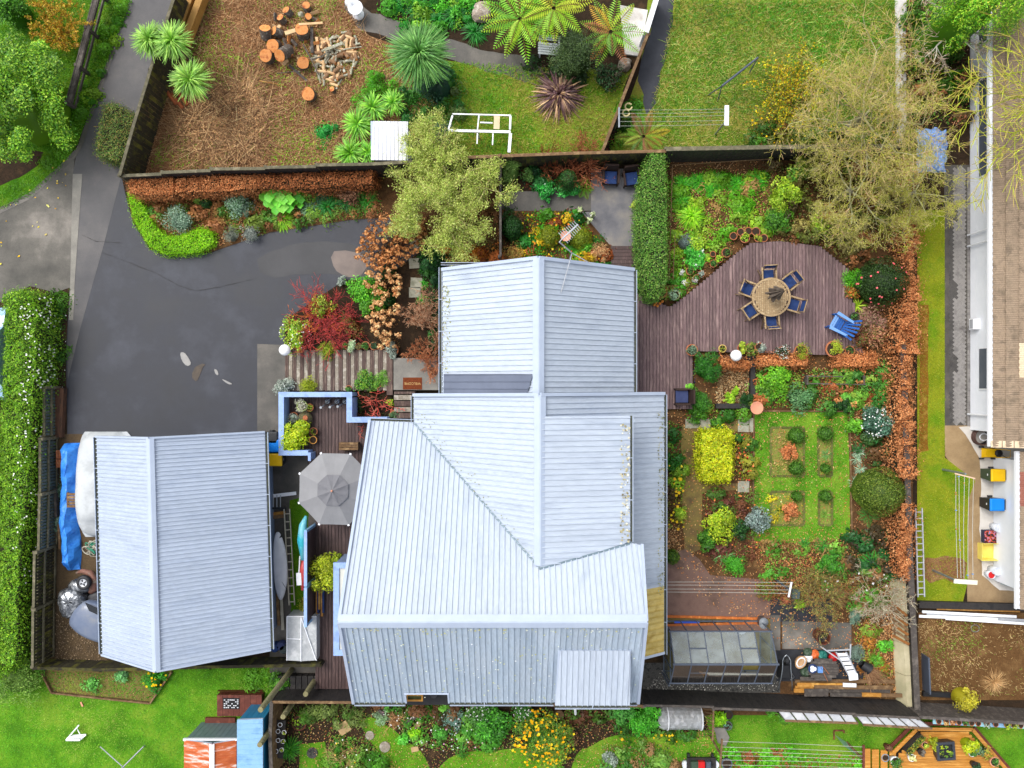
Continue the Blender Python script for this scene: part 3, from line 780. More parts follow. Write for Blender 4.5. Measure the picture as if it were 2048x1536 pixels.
a=W(787,716,.34);b=W(882,780,.34);MB().box(a.x,b.x,b.y,a.y,0,.34).build('slab',m_conc,t)
for k,(y0_,y1_)in enumerate([(783,788),(790,800),(802,812),(814,824),(826,836)]):
 a=W(788,y0_,.38+.02*k);b=W(830,y1_,.38+.02*k)
 MB().box(a.x,b.x,b.y,a.y,0,.38+.02*k).build('step',m_pebble if k%2 else m_sleeper,t)
mbt=thing('doormat','rust-brown doormat lettered WELCOME on the concrete landing','doormat',W(825,767,.34))
a=W(806,755,.345);b=W(844,779,.345)
MB().box(a.x,b.x,b.y,a.y,.342,.357).build('mat_pile',mat('coir',S(128,62,26),S(100,46,20),scale=20,rough=.95,bump=.5,bscale=120),mbt)
cu=bpy.data.curves.new('lettering','FONT');cu.body='WELCOME';cu.size=.14;cu.align_x='CENTER';cu.align_y='CENTER';cu.extrude=.001
cu.materials.append(mat('mat_letters',S(206,170,110),rough=.9))
tmpo=bpy.data.objects.new('lettering_curve',cu);COL.objects.link(tmpo)
lme=bpy.data.meshes.new_from_object(tmpo.evaluated_get(bpy.context.evaluated_depsgraph_get()))
bpy.data.objects.remove(tmpo)
lo=link_mesh('lettering',lme,mbt);lo.location=(0,0,.018);lo.rotation_euler=(0,0,math.pi)
# ---- ribbed metal roofs
m_roof=mat('pale_blue_steel_roof',S(180,190,204),S(190,200,213),S(166,177,193),scale=.9,detail=11,rough=.42,spec=.5,fine=.08,fscale=7,var=.035,contrast=(.22,.78),stretch=(2.6,.35,1))
m_roof_x=mat('silvery_steel_roof',S(180,190,204),S(190,200,213),S(166,177,193),scale=.9,detail=11,rough=.42,spec=.5,fine=.08,fscale=7,var=.035,contrast=(.22,.78),stretch=(.35,2.6,1))
m_roof_s=mat('lichened_steel_roof',S(160,177,194),S(176,190,204),S(190,200,210),scale=.8,detail=9,rough=.45,spec=.5,fine=.14,fscale=8,var=.05,contrast=(.22,.78),stretch=(2.6,.4,1))
m_roof_g=mat('garage_steel_roof',S(174,186,205),S(184,195,211),S(162,175,196),scale=.8,detail=11,rough=.4,spec=.5,fine=.09,fscale=7,var=.035,contrast=(.22,.78),stretch=(.35,2.6,1))
m_roof_d=mat('dark_grey_steel',S(98,106,124),S(110,118,136),scale=1.0,rough=.45,fine=.05)
m_trim=mat('pale_blue_flashing',S(176,188,208),S(184,196,214),scale=2,rough=.4)
m_gut_in=mat('gutter_sludge',S(52,58,60),S(90,92,70),scale=14,rough=.8)
m_wallb=mat('blue_grey_weatherboard',S(128,146,176),S(138,156,184),scale=2,rough=.6)
m_lichen=mat('lichen_spots',S(216,222,206),S(196,200,150),S(228,230,224),scale=3,rough=.9,world_co=True)
def plane_ray(px,py,O,n):
 C=Vector((0,0,CAM_H));d=W(px,py,0)-C
 return C+d*((O-C).dot(n)/d.dot(n))
class Slope:
 def __init__(s,O,u,v):
  s.O=Vector(O);s.u=Vector(u).normalized();s.v=Vector(v).normalized();s.n=s.u.cross(s.v).normalized()
  if s.n.z<0:s.n=-s.n
 def px(s,x,y):return plane_ray(x,y,s.O,s.n)
 def uv(s,p):d=p-s.O;return(d.dot(s.u),d.dot(s.v))
 def pt(s,u,v,h=0):return s.O+s.u*u+s.v*v+s.n*h
def ribbed(t,sl,pts,m,pitch=.19,rib=.04,rw=.045,per=4,name='roof_sheet',lift=0.0,deck_t=.1,deck=True):
 P=[sl.uv(p)for p in pts]
 lo=min(p[0]for p in P);hi=max(p[0]for p in P)
 us=[];c=lo
 prof=[(0,0),(pitch-rw,0),(pitch-rw+rw*.25,rib),(pitch-rw*.25,rib)]
 nsh=0
 while c<hi-1e-4:
  bs=[]
  for k in range(per):
   bs+=[(c+k*pitch+a,b)for a,b in prof]
  bs.append((c+per*pitch,0))
  bs=[b for b in bs if b[0]<hi]+([(hi,0)]if c+per*pitch>hi else[])
  mb=MB()
  for(ua,ha),(ub,hb)in zip(bs[:-1],bs[1:]):
   if ub-ua<1e-5:continue
   ia=clip_cols(P,0,ua+1e-4);ib=clip_cols(P,0,ub-1e-4)
   for(a0,a1),(b0,b1)in zip(ia,ib):
    q=[sl.pt(ua,a0,ha+lift),sl.pt(ub,b0,hb+lift),sl.pt(ub,b1,hb+lift),sl.pt(ua,a1,ha+lift)]
    nn=(q[1]-q[0]).cross(q[2]-q[1])
    mb.add(q,[(0,1,2,3)]if nn.dot(sl.n)>0 else[(3,2,1,0)])
  if mb.f:mb.build(name,m,t)
  c+=per*pitch
 if deck:
  mb=MB();q=[p-sl.n*.02 for p in pts]
  nn=(q[1]-q[0]).cross(q[2]-q[1])
  if nn.dot(sl.n)<0:q=q[::-1]
  mb.poly3(q,deck_t,tuple(-sl.n));mb.build('roof_deck',m_trim,t)
def gutter(t,a,b,out,w=.11,hgt=.09):
 a=Vector(a);b=Vector(b);o=Vector(out).normalized();g=None
 mb=MB();mb.beam(a+o*w+Vector((0,0,-.02)),b+o*w+Vector((0,0,-.02)),.02,hgt)
 mb.beam(a+o*.005+Vector((0,0,-.05)),b+o*.005+Vector((0,0,-.05)),.016,hgt*.6)
 g=mb.build('gutter',m_trim,t)
 MB().beam(a+o*(w*.5)+Vector((0,0,-.055)),b+o*(w*.5)+Vector((0,0,-.055)),w-.03,.02).build('gutter_sludge',m_gut_in,g)
 n=int((b-a).length/1.1);mb=MB()
 for k in range(1,n):
  p=a.lerp(b,k/n);mb.beam(p+Vector((0,0,.022)),p+o*w+Vector((0,0,.022)),.025,.008,(0,0,1))
 if mb.f:mb.build('bracket',m_trim,g)
def cap(t,a,b,w=.36,m=None,name='ridge_cap',drop=.5,lift=.05):
 a=Vector(a);b=Vector(b);d=(b-a).normalized();s=d.cross(Vector((0,0,1))).normalized()*(w/2)
 dz=Vector((0,0,-w/2*drop));u=Vector((0,0,lift))
 mb=MB();mb.add([a+u-s+dz,a+u-s*.12,a+u+s*.12,a+u+s+dz,b+u-s+dz,b+u-s*.12,b+u+s*.12,b+u+s+dz],[(0,4,5,1),(1,5,6,2),(2,6,7,3)])
 mb.f=[f[::-1]for f in mb.f]
 return mb.build(name,m or m_trim,t)
house=thing('house','large house with pale blue ribbed steel roof and crossing gables','house',(0,-4,0))
# --- plane A: big slope towards photo top; B: slope towards photo bottom
yr,hr=-7.676,7.5
slA=Slope((0,yr,hr),(1,0,0),(0,1,-.887));slB=Slope((0,yr,hr),(1,0,0),(0,-1,-.694))
xr,h2=.949,6.24
slC=Slope((xr,-3,h2),(0,1,0),(-1,0,-.881))
slD=Slope((xr,-3,h2),(0,1,0),(1,0,-.673))
slE=Slope((xr,-3,h2+.03),(0,1,0),(1,0,-.20))
vtop=slA.px(1080,1137);vl=slA.px(828,845);vr=slA.px(1262,1086)
A_pts=[slA.px(680,1243),slA.px(741,842),vl,vtop,vr,slA.px(1282,1090),slA.px(1291,1243)]
ribbed(house,slA,A_pts,m_roof)
yB=-11.28
def Bx(px,py):return slB.px(px,py)
xl,xrr=slB.px(680,1243).x,slB.px(1291,1243).x
n0,n1=Bx(808,1385),Bx(898,1385)
ev=lambda x:Vector((x,yB,hr+.694*(yB-yr)))
rg=lambda x:Vector((x,yr,hr))
nt=lambda x:Vector((x,n0.y,n0.z))
ribbed(house,slB,[rg(xl),rg(n0.x),ev(n0.x),ev(xl-.02)],m_roof_s)
ribbed(house,slB,[rg(n0.x),rg(n1.x),nt(n1.x),nt(n0.x)],m_roof_s)
ribbed(house,slB,[rg(n1.x),rg(xrr),ev(xrr+.12),ev(n1.x)],m_roof_s)
dt0,dt1=Bx(1116,1300),Bx(1262,1300)
hde=6.05;pd0=W(1110,1411,hde);pd1=W(1260,1411,hde)
slF=Slope((dt0.x,dt0.y,dt0.z+.06),(1,0,0),(0,pd0.y-dt0.y,hde-dt0.z-.06))
f0=Vector((dt0.x,dt0.y,dt0.z+.06));f1=Vector((dt1.x,dt0.y,dt0.z+.06))
ribbed(house,slF,[f0,f1,Vector((pd1.x,pd1.y,hde)),Vector((pd0.x,pd0.y,hde))],m_roof)
mb=MB()
for x in(dt0.x+.06,dt1.x-.06):
 mb.poly3([Vector((x-.03,dt0.y,dt0.z-.05)),Vector((x-.03,pd0.y+.15,hde-.06)),Vector((x-.03,pd0.y+.15,hr+.694*(pd0.y+.15-yr)))],.06,(1,0,0))
mb.build('dormer_cheek',m_wallb,house)
gutter(house,Vector((pd0.x,pd0.y,hde)),Vector((pd1.x,pd1.y,hde)),(0,-1,0))
C_pts=[Vector((xr,-.4,h2)),vtop+Vector((0,0,.02)),vl+Vector((0,0,.02)),slC.px(828,792)]
C_pts[1]=slC.O+slC.u*slC.uv(vtop)[0]+slC.v*slC.uv(vtop)[1]
ribbed(house,slC,C_pts,m_roof_x)
eD=5.76
def Dp(x,y):return Vector((x,y,h2-.673*(x-xr)))
yE=slE.px(1200,832).y
D_end=W(0,1180,3.6).y
ribbed(house,slD,[Dp(xr,-.4),Dp(eD,-.4),Dp(eD,D_end),Dp(4.6,D_end),Dp(4.28,-5.3),Dp(3.2,-5.3),Dp(3.2,yE-.2),Dp(xr,yE-.2)],m_roof_x)
pe=slE.px(1260,860);xe=pe.x
def Ep(x,y):return Vector((x,y,h2+.03-.2*(x-xr)))
ribbed(house,slE,[Ep(xr,yE),Ep(xe,yE),Ep(xe,vr.y+.05),Ep(xr,vtop.y-.02)],m_roof_x)
MB().poly3([Ep(xr,yE-.05)-Vector((0,0,.06)),Ep(xe-.1,yE-.05)-Vector((0,0,.06)),Dp(xe-.1,yE-.05)-Vector((0,0,.05))],.06,(0,-1,0)).build('dormer_cheek',m_wallb,house)
MB().poly3([Ep(xe-.12,yE-.06)-Vector((0,0,.08)),Dp(xe-.12,yE-.06)-Vector((0,0,.04)),Dp(xe-.12,vr.y+.1)-Vector((0,0,.04)),Ep(xe-.12,vr.y+.1)-Vector((0,0,.08))],.06,(-1,0,0)).build('dormer_wall',m_wallb,house)
gutter(house,Ep(xe,yE),Ep(xe,vr.y+.05),(1,0,0),.1)
gutter(house,Dp(eD,-.4),Dp(eD,D_end-2.6),(1,0,0))
gutter(house,slA.px(741,842),vl,(0,1,0));gutter(house,vl,slC.px(828,792),(-1,0,0))
gutter(house,ev(xl-.02),ev(n0.x),(0,-1,0));gutter(house,ev(n1.x),ev(pd0.x),(0,-1,0));gutter(house,ev(pd1.x),ev(xrr+.12),(0,-1,0))
mb=MB();mb.beam(nt(n0.x)+Vector((0,-.04,-.03)),nt(n1.x)+Vector((0,-.04,-.03)),.06,.1)
mb.beam(nt(n0.x)+Vector((.03,0,-.02)),ev(n0.x)+Vector((.03,0,-.02)),.06,.1);mb.beam(nt(n1.x)+Vector((-.03,0,-.02)),ev(n1.x)+Vector((-.03,0,-.02)),.06,.1)
mb.build('notch_flashing',m_trim,house)
m_yel=mat('yellowed_clear_sheet',S(196,168,84),S(214,190,112),S(178,146,62),scale=1.5,detail=7,rough=.4,var=.08,fine=.1)
yq=D_end
for k in range(11):
 y2=D_end-(k+1)*.225
 mb=MB();xi=4.55+.03*k/10
 prof=[(0,0),(.055,.015),(.11,.0),(.165,.015),(.205,.0),(.225,.045)]
 for(a,ha),(b,hb)in zip(prof[:-1],prof[1:]):
  q=[Dp(xi,yq-a)+Vector((0,0,ha)),Dp(eD,yq-a)+Vector((0,0,ha)),Dp(eD,yq-b)+Vector((0,0,hb)),Dp(xi,yq-b)+Vector((0,0,hb))]
  mb.add(q,[(3,2,1,0)])
 mb.build('clear_sheet',m_yel,house);yq=y2
MB().beam(Dp(4.5,yq-.05),Dp(eD,yq-.05),.1,.1).build('fascia',m_trim,house)
x1r,h1=.912,5.8
slG=Slope((x1r,2,h1),(0,1,0),(-1,0,-.79));slH=Slope((x1r,2,h1),(0,1,0),(1,0,-.758))
def Gp(x,y):return Vector((x,y,h1-.79*(x1r-x)))
def Hp(x,y):return Vector((x,y,h1-.758*(x-x1r)))
ytop=4.32
ribbed(house,slG,[Gp(x1r,ytop),Gp(-2.63,ytop),Gp(-2.63,-.45),Gp(x1r,-.45)],m_roof_x)
ribbed(house,slH,[Hp(x1r,ytop),Hp(4.606,ytop),Hp(4.606,-.45),Hp(x1r,-.45)],m_roof_x)
gutter(house,Gp(-2.66,ytop+.1),Gp(-2.66,-.42),(-1,0,0));gutter(house,Hp(4.62,ytop),Hp(4.62,-.42),(1,0,0))
gutter(house,Gp(-2.7,ytop+.2)+Vector((0,0,.0)),Vector((-.55,ytop+.2,Gp(-2.7,0).z)),(0,1,0),.09)
ribbed(house,slG,[slG.px(890,748),slG.px(1068,748),Gp(.55,-.42),Gp(-2.55,-.42)],m_roof_d,pitch=.26,rib=.03,rw=.03,lift=.07,name='dark_roof_sheet',deck=False)
cap(house,(x1r,ytop+.02,h1+.02),(x1r,-.42,h1+.02),.40)
cap(house,(xr,-.38,h2+.03),(xr,vtop.y+.1,h2+.03),.40)
cap(house,(xl-.05,yr,hr+.02),(xrr+.05,yr,hr+.02),.44)
for a,b in((vtop,vl),(vtop,vr)):
 mb=MB();d=(b-a).normalized();mb.beam(a+Vector((0,0,.035)),b+Vector((0,0,.035)),.07,.02);mb.build('valley_flashing',mat('valley_steel',S(128,148,160),S(110,128,136),scale=5,rough=.5),house)
def barge(a,b,w=.12,hh=.16):
 MB().beam(a,b,w,hh).build('barge_board',m_trim,house)
barge(Gp(x1r,ytop+.02),Gp(-2.63,ytop+.02));barge(Hp(x1r,ytop+.02),Hp(4.606,ytop+.02))
barge(Vector((xr,-.36,h2+.02)),slC.px(828,792)+Vector((0,.04,.02)));barge(Vector((xr,-.36,h2+.02)),Dp(eD,-.36))
barge(rg(xl-.03),slA.px(741,842)+Vector((-.03,0,0)),.1);barge(rg(xl-.03),ev(xl-.05),.1);barge(rg(xrr+.03),A_pts[5]+Vector((.03,0,0)),.1);barge(rg(xrr+.03),ev(xrr+.15),.1)
def gable_wall(x0,x1,y0,y1,he,ridge=None,hrz=None,axis='y',nm='wall'):
 mb=MB();mb.box(x0,x1,y0,y1,0,he)
 mb.build(nm,m_wallb,house)
gable_wall(-2.2,4.2,-.4,3.95,2.95);gable_wall(-5.2,4.0,-10.8,-1.9,1.95);gable_wall(-3.3,4.6,-5.2,-.6,2.2)
MB().add([(-2.2,3.95,2.95),(4.2,3.95,2.95),(x1r,3.95,h1-.25),(-2.2,3.7,2.95),(4.2,3.7,2.95),(x1r,3.7,h1-.25)],[(1,0,2),(3,4,5),(0,3,5,2),(4,1,2,5)]).build('gable',m_wallb,house)
for xw in(-5.2,4.0):
 mb=MB();q=[Vector((xw,-10.8,1.96)),Vector((xw,-1.9,1.96)),Vector((xw,yr,hr-.25)),Vector((xw,-10.8,4.85))]
 mb.poly3([q[0],q[1],q[2],q[3]],.15,(1 if xw<0 else-1,0,0));mb.build('gable',m_wallb,house)
MB().box(-5.05,3.85,-10.8,-10.65,1.96,4.85).build('wall',m_wallb,house)
MB().box(4.6,5.3,-9.9,-.6,0,2.9).build('wall',m_wallb,house)
m_orange=mat('orange_timber_frame',S(206,150,60),S(190,128,44),scale=6,rough=.5)
m_glass_d=mat('dark_glass',S(30,34,38),rough=.08,spec=.6)
wz=4.2;a=W(812,1388,wz);b=W(846,1402,wz)
wob=MB();wob.box(a.x,b.x,b.y,b.y+.06,wz-.05,wz+.04);wob.box(a.x,b.x,a.y-.06,a.y,wz-.05,wz+.04);wob.box(a.x,a.x+.06,b.y+.06,a.y-.06,wz-.05,wz+.04);wob.box(b.x-.06,b.x,b.y+.06,a.y-.06,wz-.05,wz+.04)
wo=wob.build('window',m_orange,house);MB().box(a.x+.05,b.x-.05,b.y+.05,a.y-.05,wz-.06,wz-.03).build('pane',mat('planter_soil',S(96,110,50),S(60,62,40),scale=10),wo)
mb=MB();a=W(800,1380,3.4);b=W(905,1412,3.4);mb.box(a.x,b.x,b.y,a.y,3.2,3.3);mb.build('balcony_floor',mat('black_floor',S(34,34,36),S(44,44,46),scale=3),house)
mb=MB();p=W(866,1396,3.9);mb.lathe([(.10,0),(.13,.3),(.12,.34)],(p.x,p.y,3.3),12);mb.build('vent_pot',mat('dark_vent',S(60,60,64)),house)
def roof_spots(sl,poly,n,size,m,name,cols,lift=.012):
 P2=[sl.uv(p)for p in poly];q=scatter(P2,n);k=len(q)
 P=np.array([tuple(sl.pt(a,b,lift+.035*random.random()))for a,b in q])
 o=link_mesh(name,npmesh(name,*leaves(P-np.array(ORG[house.name]),np.tile(np.array(sl.n),(k,1))+rdir(k)*.1,size*rng.uniform(.4,1.6,k),.9,pal(k,cols,.1))),house,DRYLEAF)
 kind(o,'stuff')
Blow=[rg(xl),rg(xrr),ev(xrr),ev(xl)]
roof_spots(slB,Blow,420,.055,None,'lichen',[S(226,230,222),S(208,214,190),S(190,188,110)])
roof_spots(slB,[rg(xl+.3),rg(xrr),rg(xrr)+slB.v*.5,rg(xl+.3)+slB.v*.5],160,.06,None,'lichen',[S(196,190,120),S(216,220,205)])
roof_spots(slE,[Ep(xe-.35,yE-.3),Ep(xe-.02,yE-.3),Ep(xe-.02,vr.y),Ep(xe-.35,vr.y)],150,.07,None,'leaf_litter',[S(220,214,190),S(170,160,120),S(120,112,84)],.02)
roof_spots(slG,[Gp(-2.62,ytop-.6),Gp(-2.3,ytop-.6),Gp(-2.3,.4),Gp(-2.62,.4)],200,.05,None,'leaf_litter',[S(150,150,70),S(190,190,160),S(110,110,60)],.02)
roof_spots(slD,[Dp(eD-.28,-1),Dp(eD-.02,-1),Dp(eD-.02,-8),Dp(eD-.28,-8)],240,.06,None,'leaf_litter',[S(150,160,140),S(176,170,140),S(104,108,84)],.02)
roof_spots(slC,[slC.px(832,800),slC.px(845,800),slC.px(1080,1125),slC.px(1070,1132),slC.px(830,842)],120,.05,None,'leaf_litter',[S(120,126,96),S(150,150,120)],.02)
m_blue=mat('cornflower_blue_paint',S(142,170,222),S(156,184,230),S(134,160,212),scale=2.5,rough=.5,fine=.05)
bw=thing('box_bay','flat-roofed box bay with blue rim on the house side','bay window',W(690,1215));zb=2.3
oa=W(667,1125,zb);ob=W(760,1311,zb)
MB().box(oa.x+.05,ob.x,ob.y+.05,oa.y-.05,0,zb-.08).build('wall',m_wallb,bw)
iw=.22
MB().box(oa.x,oa.x+iw,ob.y,oa.y,zb-.08,zb+.03).box(oa.x+iw,ob.x,oa.y-iw,oa.y,zb-.08,zb+.03).box(oa.x+iw,ob.x,ob.y,ob.y+iw,zb-.08,zb+.03).build('rim',m_blue,bw)
MB().box(oa.x+iw,ob.x,ob.y+iw,oa.y-iw,zb-.078,zb-.03).build('flat_roof',mat('pale_membrane',S(206,206,196),S(216,216,206),scale=2,rough=.7),bw)
tw=thing('terrace_wall','cornflower blue parapet wall around the front terrace','wall',W(630,840));zw=1.35
def pwall(x0,y0,x1,y1):
 a=W(x0,y0,zw);b=W(x1,y1,zw);lx,hx=sorted((a.x,b.x));ly,hy=sorted((a.y,b.y))
 w=MB().box(lx+.03,hx-.03,ly+.03,hy-.03,0,zw-.04).build('wall',m_blue,tw)
 MB().box(lx,hx,ly,hy,zw-.04,zw).build('coping',m_blue,w)
pwall(557,784,567.5,900.5);pwall(567.5,784,704,794);pwall(693,794,704,845);pwall(704,834,774,845);pwall(557,900.5,616,911);pwall(616,905,621.5,922)
# ---- garage
gar=thing('garage','long garage with pale blue ribbed steel gable roof beside the driveway','garage',W(330,1100))
hg,he=4.2,2.15
ra=W(300,877,hg);rb=W(313,1341,hg);ud=(rb-ra).normalized();sd_=Vector((ud.y,-ud.x,0))
if sd_.x<0:sd_=-sd_
rl=W(199,1090,he);rr_=W(535,1075,he);mid=(ra+rb)/2
wl=abs((rl-mid).dot(sd_));wr=abs((rr_-mid).dot(sd_))
vL=(-sd_*wl+Vector((0,0,he-hg)));vR=(sd_*wr+Vector((0,0,he-hg)))
slGL=Slope(ra,ud,vL);slGR=Slope(ra,ud,vR)
ribbed(gar,slGL,[ra,rb,rb+vL,ra+vL],m_roof_g,pitch=.155,rib=.045,rw=.05,per=5)
ribbed(gar,slGR,[ra,rb,rb+vR,ra+vR],m_roof_g,pitch=.155,rib=.045,rw=.05,per=5)
_h=house;house_=house
cap(gar,ra+Vector((0,0,.03)),rb+Vector((0,0,.03)),.3)
gutter(gar,ra+vL,rb+vL,-sd_,.12);gutter(gar,ra+vR,rb+vR,sd_,.12)
mb=MB();off=.35;q=[ra-sd_*(wl-off)+ud*.3,ra+sd_*(wr-off)+ud*.3,rb+sd_*(wr-off)-ud*.3,rb-sd_*(wl-off)-ud*.3]
mb.prism([(p.x,p.y)for p in q],0,he-.05);mb.build('wall',m_wallb,gar)
for e,s in((ra+ud*.3,1),(rb-ud*.45,1)):
 MB().poly3([e-sd_*(wl-off)+Vector((0,0,he-hg-.05)),e+sd_*(wr-off)+Vector((0,0,he-hg-.05)),e+Vector((0,0,-.25))],.15,tuple(ud)).build('gable',m_wallb,gar)
for e in(ra-ud*.02,rb+ud*.02):
 for vv in(vL,vR):
  MB().beam(e+Vector((0,0,.01)),e+vv+Vector((0,0,.01)),.07,.14).build('barge_board',m_trim,gar)
# ---- right neighbour: two wings under brown pressed-tile roofs
m_tile=mat('brown_tile',S(138,120,100),S(154,134,112),S(122,106,88),scale=2.2,detail=8,rough=.8,bump=.2,bscale=60,var=.07,fine=.12,fscale=30)
m_tile_p=mat('pale_tile',S(212,188,156),S(222,200,170),scale=3,rough=.8,fine=.06)
m_tile_r=mat('red_tile',S(140,86,72),S(154,98,82),scale=3,rough=.8,fine=.08)
m_white=mat('white_weatherboard',S(236,239,244,.95),S(228,232,238,.95),scale=1.5,rough=.6,fine=.03)
m_gutw=mat('white_gutter',S(240,242,246,.95),rough=.4)
def wing(label,x_e,y0,y1,he,xw,courses,tiles_special,spx=1.0,name='neighbour_house'):
 t=thing(name,label,'house',(xw+3,(y0+y1)/2,0))
 run=.40;rise=.17;tl=1.32;nt_=int((y1-y0)/tl)+1
 def tile_mesh(length):
  mb=MB();k=max(2,int(length/.082));stp=length/k
  xs=[(.06,.045),(0,.065),(run+.07,rise+.03)]
  rows=[]
  for i in range(k):
   y=i*stp
   for(a,hh)in((0,0),(stp*.35,.014),(stp*.7,.014),(stp*.98,0)):
    rows.append((y+a,hh))
  rows.append((length,0))
  n=len(rows);V=[];F=[]
  for(y,hh)in rows:
   for j,(x,z)in enumerate(xs):
    wv=.012*math.sin(y/length*2*math.pi*6)if j<2 else 0
    V.append((x+wv,y,z+(hh if j else 0)))
  for i in range(n-1):
   for j in range(2):F.append((i*3+j,i*3+j+1,(i+1)*3+j+1,(i+1)*3+j))
  mb.add(V,F);return mb.mesh('roof_tile')
 tm={}
 for mm in(m_tile,m_tile_p,m_tile_r):
  me=tile_mesh(tl-.006);me.materials.append(mm);tm[mm.name]=me
 org=ORG[t.name]
 for c in range(courses):
  off=(c%2)*tl*.5
  y=y0-off
  k=0
  while y<y1:
   ya=max(y,y0);yb=min(y+tl,y1)
   if yb-ya>.1:
    mm=tiles_special(c,(ya+yb)/2)
    if yb-ya>tl-.01:me=tm[mm.name]
    else:me=tile_mesh(yb-ya-.006);me.materials.append(mm)
    ob_=link_mesh('roof_tile',me,t);ob_.location=Vector((x_e+c*run,ya,he+c*rise))-org
   y+=tl
 mb=MB();ridge=x_e+courses*run;zr=he+courses*rise
 mb.add([(x_e+.02,y0+.02,he-.12),(ridge,y0+.02,zr-.12),(ridge+courses*run,y0+.02,he-.12),(x_e+.02,y1-.02,he-.12),(ridge,y1-.02,zr-.12),(ridge+courses*run,y1-.02,he-.12)],[(0,3,4,1),(1,4,5,2),(0,1,2),(5,4,3),(0,2,5,3)])
 mb.f=[f[::-1]for f in mb.f]
 mb.build('roof_deck',m_tile,t)
 w=MB().box(xw,ridge+courses*run-.6,y0+.5,y1-.45,0,he-.1).build('wall',m_white,t)
 mb=MB()
 for k in range(int((he-.3)/.18)):
  mb.add([(xw-.004,y0+.5,.1+k*.18),(xw-.024,y0+.5,.1+k*.18),(xw-.004,y0+.5,.28+k*.18),(xw-.004,y1-.45,.1+k*.18),(xw-.024,y1-.45,.1+k*.18),(xw-.004,y1-.45,.28+k*.18)],[(1,4,5,2)[::-1],(0,3,4,1)[::-1]])
 mb.build('weatherboard',m_white,w)
 gt=MB().box(x_e-.13,x_e-.115,y0,y1,he-.08,he+.05).box(x_e-.115,x_e+.06,y0,y1,he-.08,he-.06).box(x_e+.03,x_e+.06,y0,y1,he-.06,he+.0).build('gutter',m_gutw,t)
 MB().box(x_e+.06,xw,y0+.1,y1-.1,he-.085,he-.065).build('soffit',m_white,t)
 return t
yA1=W(0,-60,2.6).y;yA0=W(0,893,2.6).y
def spA(c,y):
 py=768-y*FPX/(CAM_H-3)
 if c==1 and 318>py>285:return m_tile_p
 if(c==1 and 750>py>690)or(c==2 and 745>py>690):return m_tile_p
 return m_tile
nh=wing('white neighbour house with brown tiled roof, upper wing at the right edge',18.42,yA0,yA1,2.6,19.07,9,spA)
def spB(c,y):
 py=768-y*FPX/(CAM_H-3)
 if 990>py>950:return m_tile_r
 if 1003>py>985:return m_tile_p
 return m_tile
yB1=W(0,900,2.6).y-.05;yB0=W(0,1218,2.6).y
nh2=wing('lower wing of the white house behind the wheelie bins',19.46,yB0,yB1,2.6,20.03,7,spB)
mb=MB()
for i in range(9):
 mb.obox((18.55+i*.36,yA0+.1,2.68+i*.153),(.36,.26,.05),0,(0,-.4))
mb.build('barge_tile',m_tile_p,nh)
for i,(pa,pb,hb_)in enumerate([(38,78,1.5),(150,350,1.3),(694,780,1.2)]):
 y1_=W(0,pa,hb_).y;y0_=W(0,pb,hb_).y
 wn_=MB().box(19.0,19.075,y0_,y1_,.75,1.35).build('window',m_gutw,nh)
 MB().box(18.985,18.998,y0_+.06,y1_-.06,.80,1.30).build('pane',mat('grey_glass',S(90,98,108),rough=.1,spec=.6),wn_)
for py in(462,485,855-25):
 y=W(0,py,1).y
 MB().tube([(18.95,y,0.05),(18.95,y,1.6),(18.6,y,2.4)],.04,8).build('downpipe',m_gutw,nh)
y=W(0,648,.6).y
MB().box(18.78,19.06,y-.22,y+.22,.45,.75).build('gas_heater',m_gutw,nh)
mb=MB()
for k in range(4):mb.box(18.77-.003,18.78,y-.18,y+.18,.5+k*.06,.53+k*.06)
mb.build('heater_grille',mat('grey_grille',S(150,152,156)),nh)
# ---- fences and small buildings
m_timber=mat('grey_green_timber',S(112,106,84),S(90,86,66),S(132,124,100),scale=3,rough=.85,fine=.2,var=.12,bump=.2,bscale=30)
m_timber_b=mat('brown_timber',S(128,100,68),S(106,80,54),S(150,122,86),scale=3,rough=.85,fine=.2,var=.12,bump=.2,bscale=30)
m_timber_k=mat('black_stain_shade_timber',S(38,36,36),S(52,48,46),S(30,29,30),scale=3,rough=.7,fine=.2,var=.12)  # black stain; also painted-in shade on the stepped fence faces
m_timber_g=mat('grey_weathered_timber',S(92,84,78),S(74,68,64),S(112,104,96),scale=3,rough=.85,fine=.25,var=.16)
m_timber_m=mat('mossy_dark_timber',S(62,58,34),S(44,40,28),S(100,98,34),scale=1.2,rough=.9,fine=.25,var=.1)
m_slat=mat('teal_grey_slat',S(82,96,94),S(70,82,82),S(98,106,92),scale=3,rough=.8,fine=.15,var=.15)
m_orng=mat('fresh_orange_timber',S(196,142,62),S(174,118,46),S(214,166,86),scale=3,stretch=(1,1,1),rough=.55,fine=.15,var=.1)
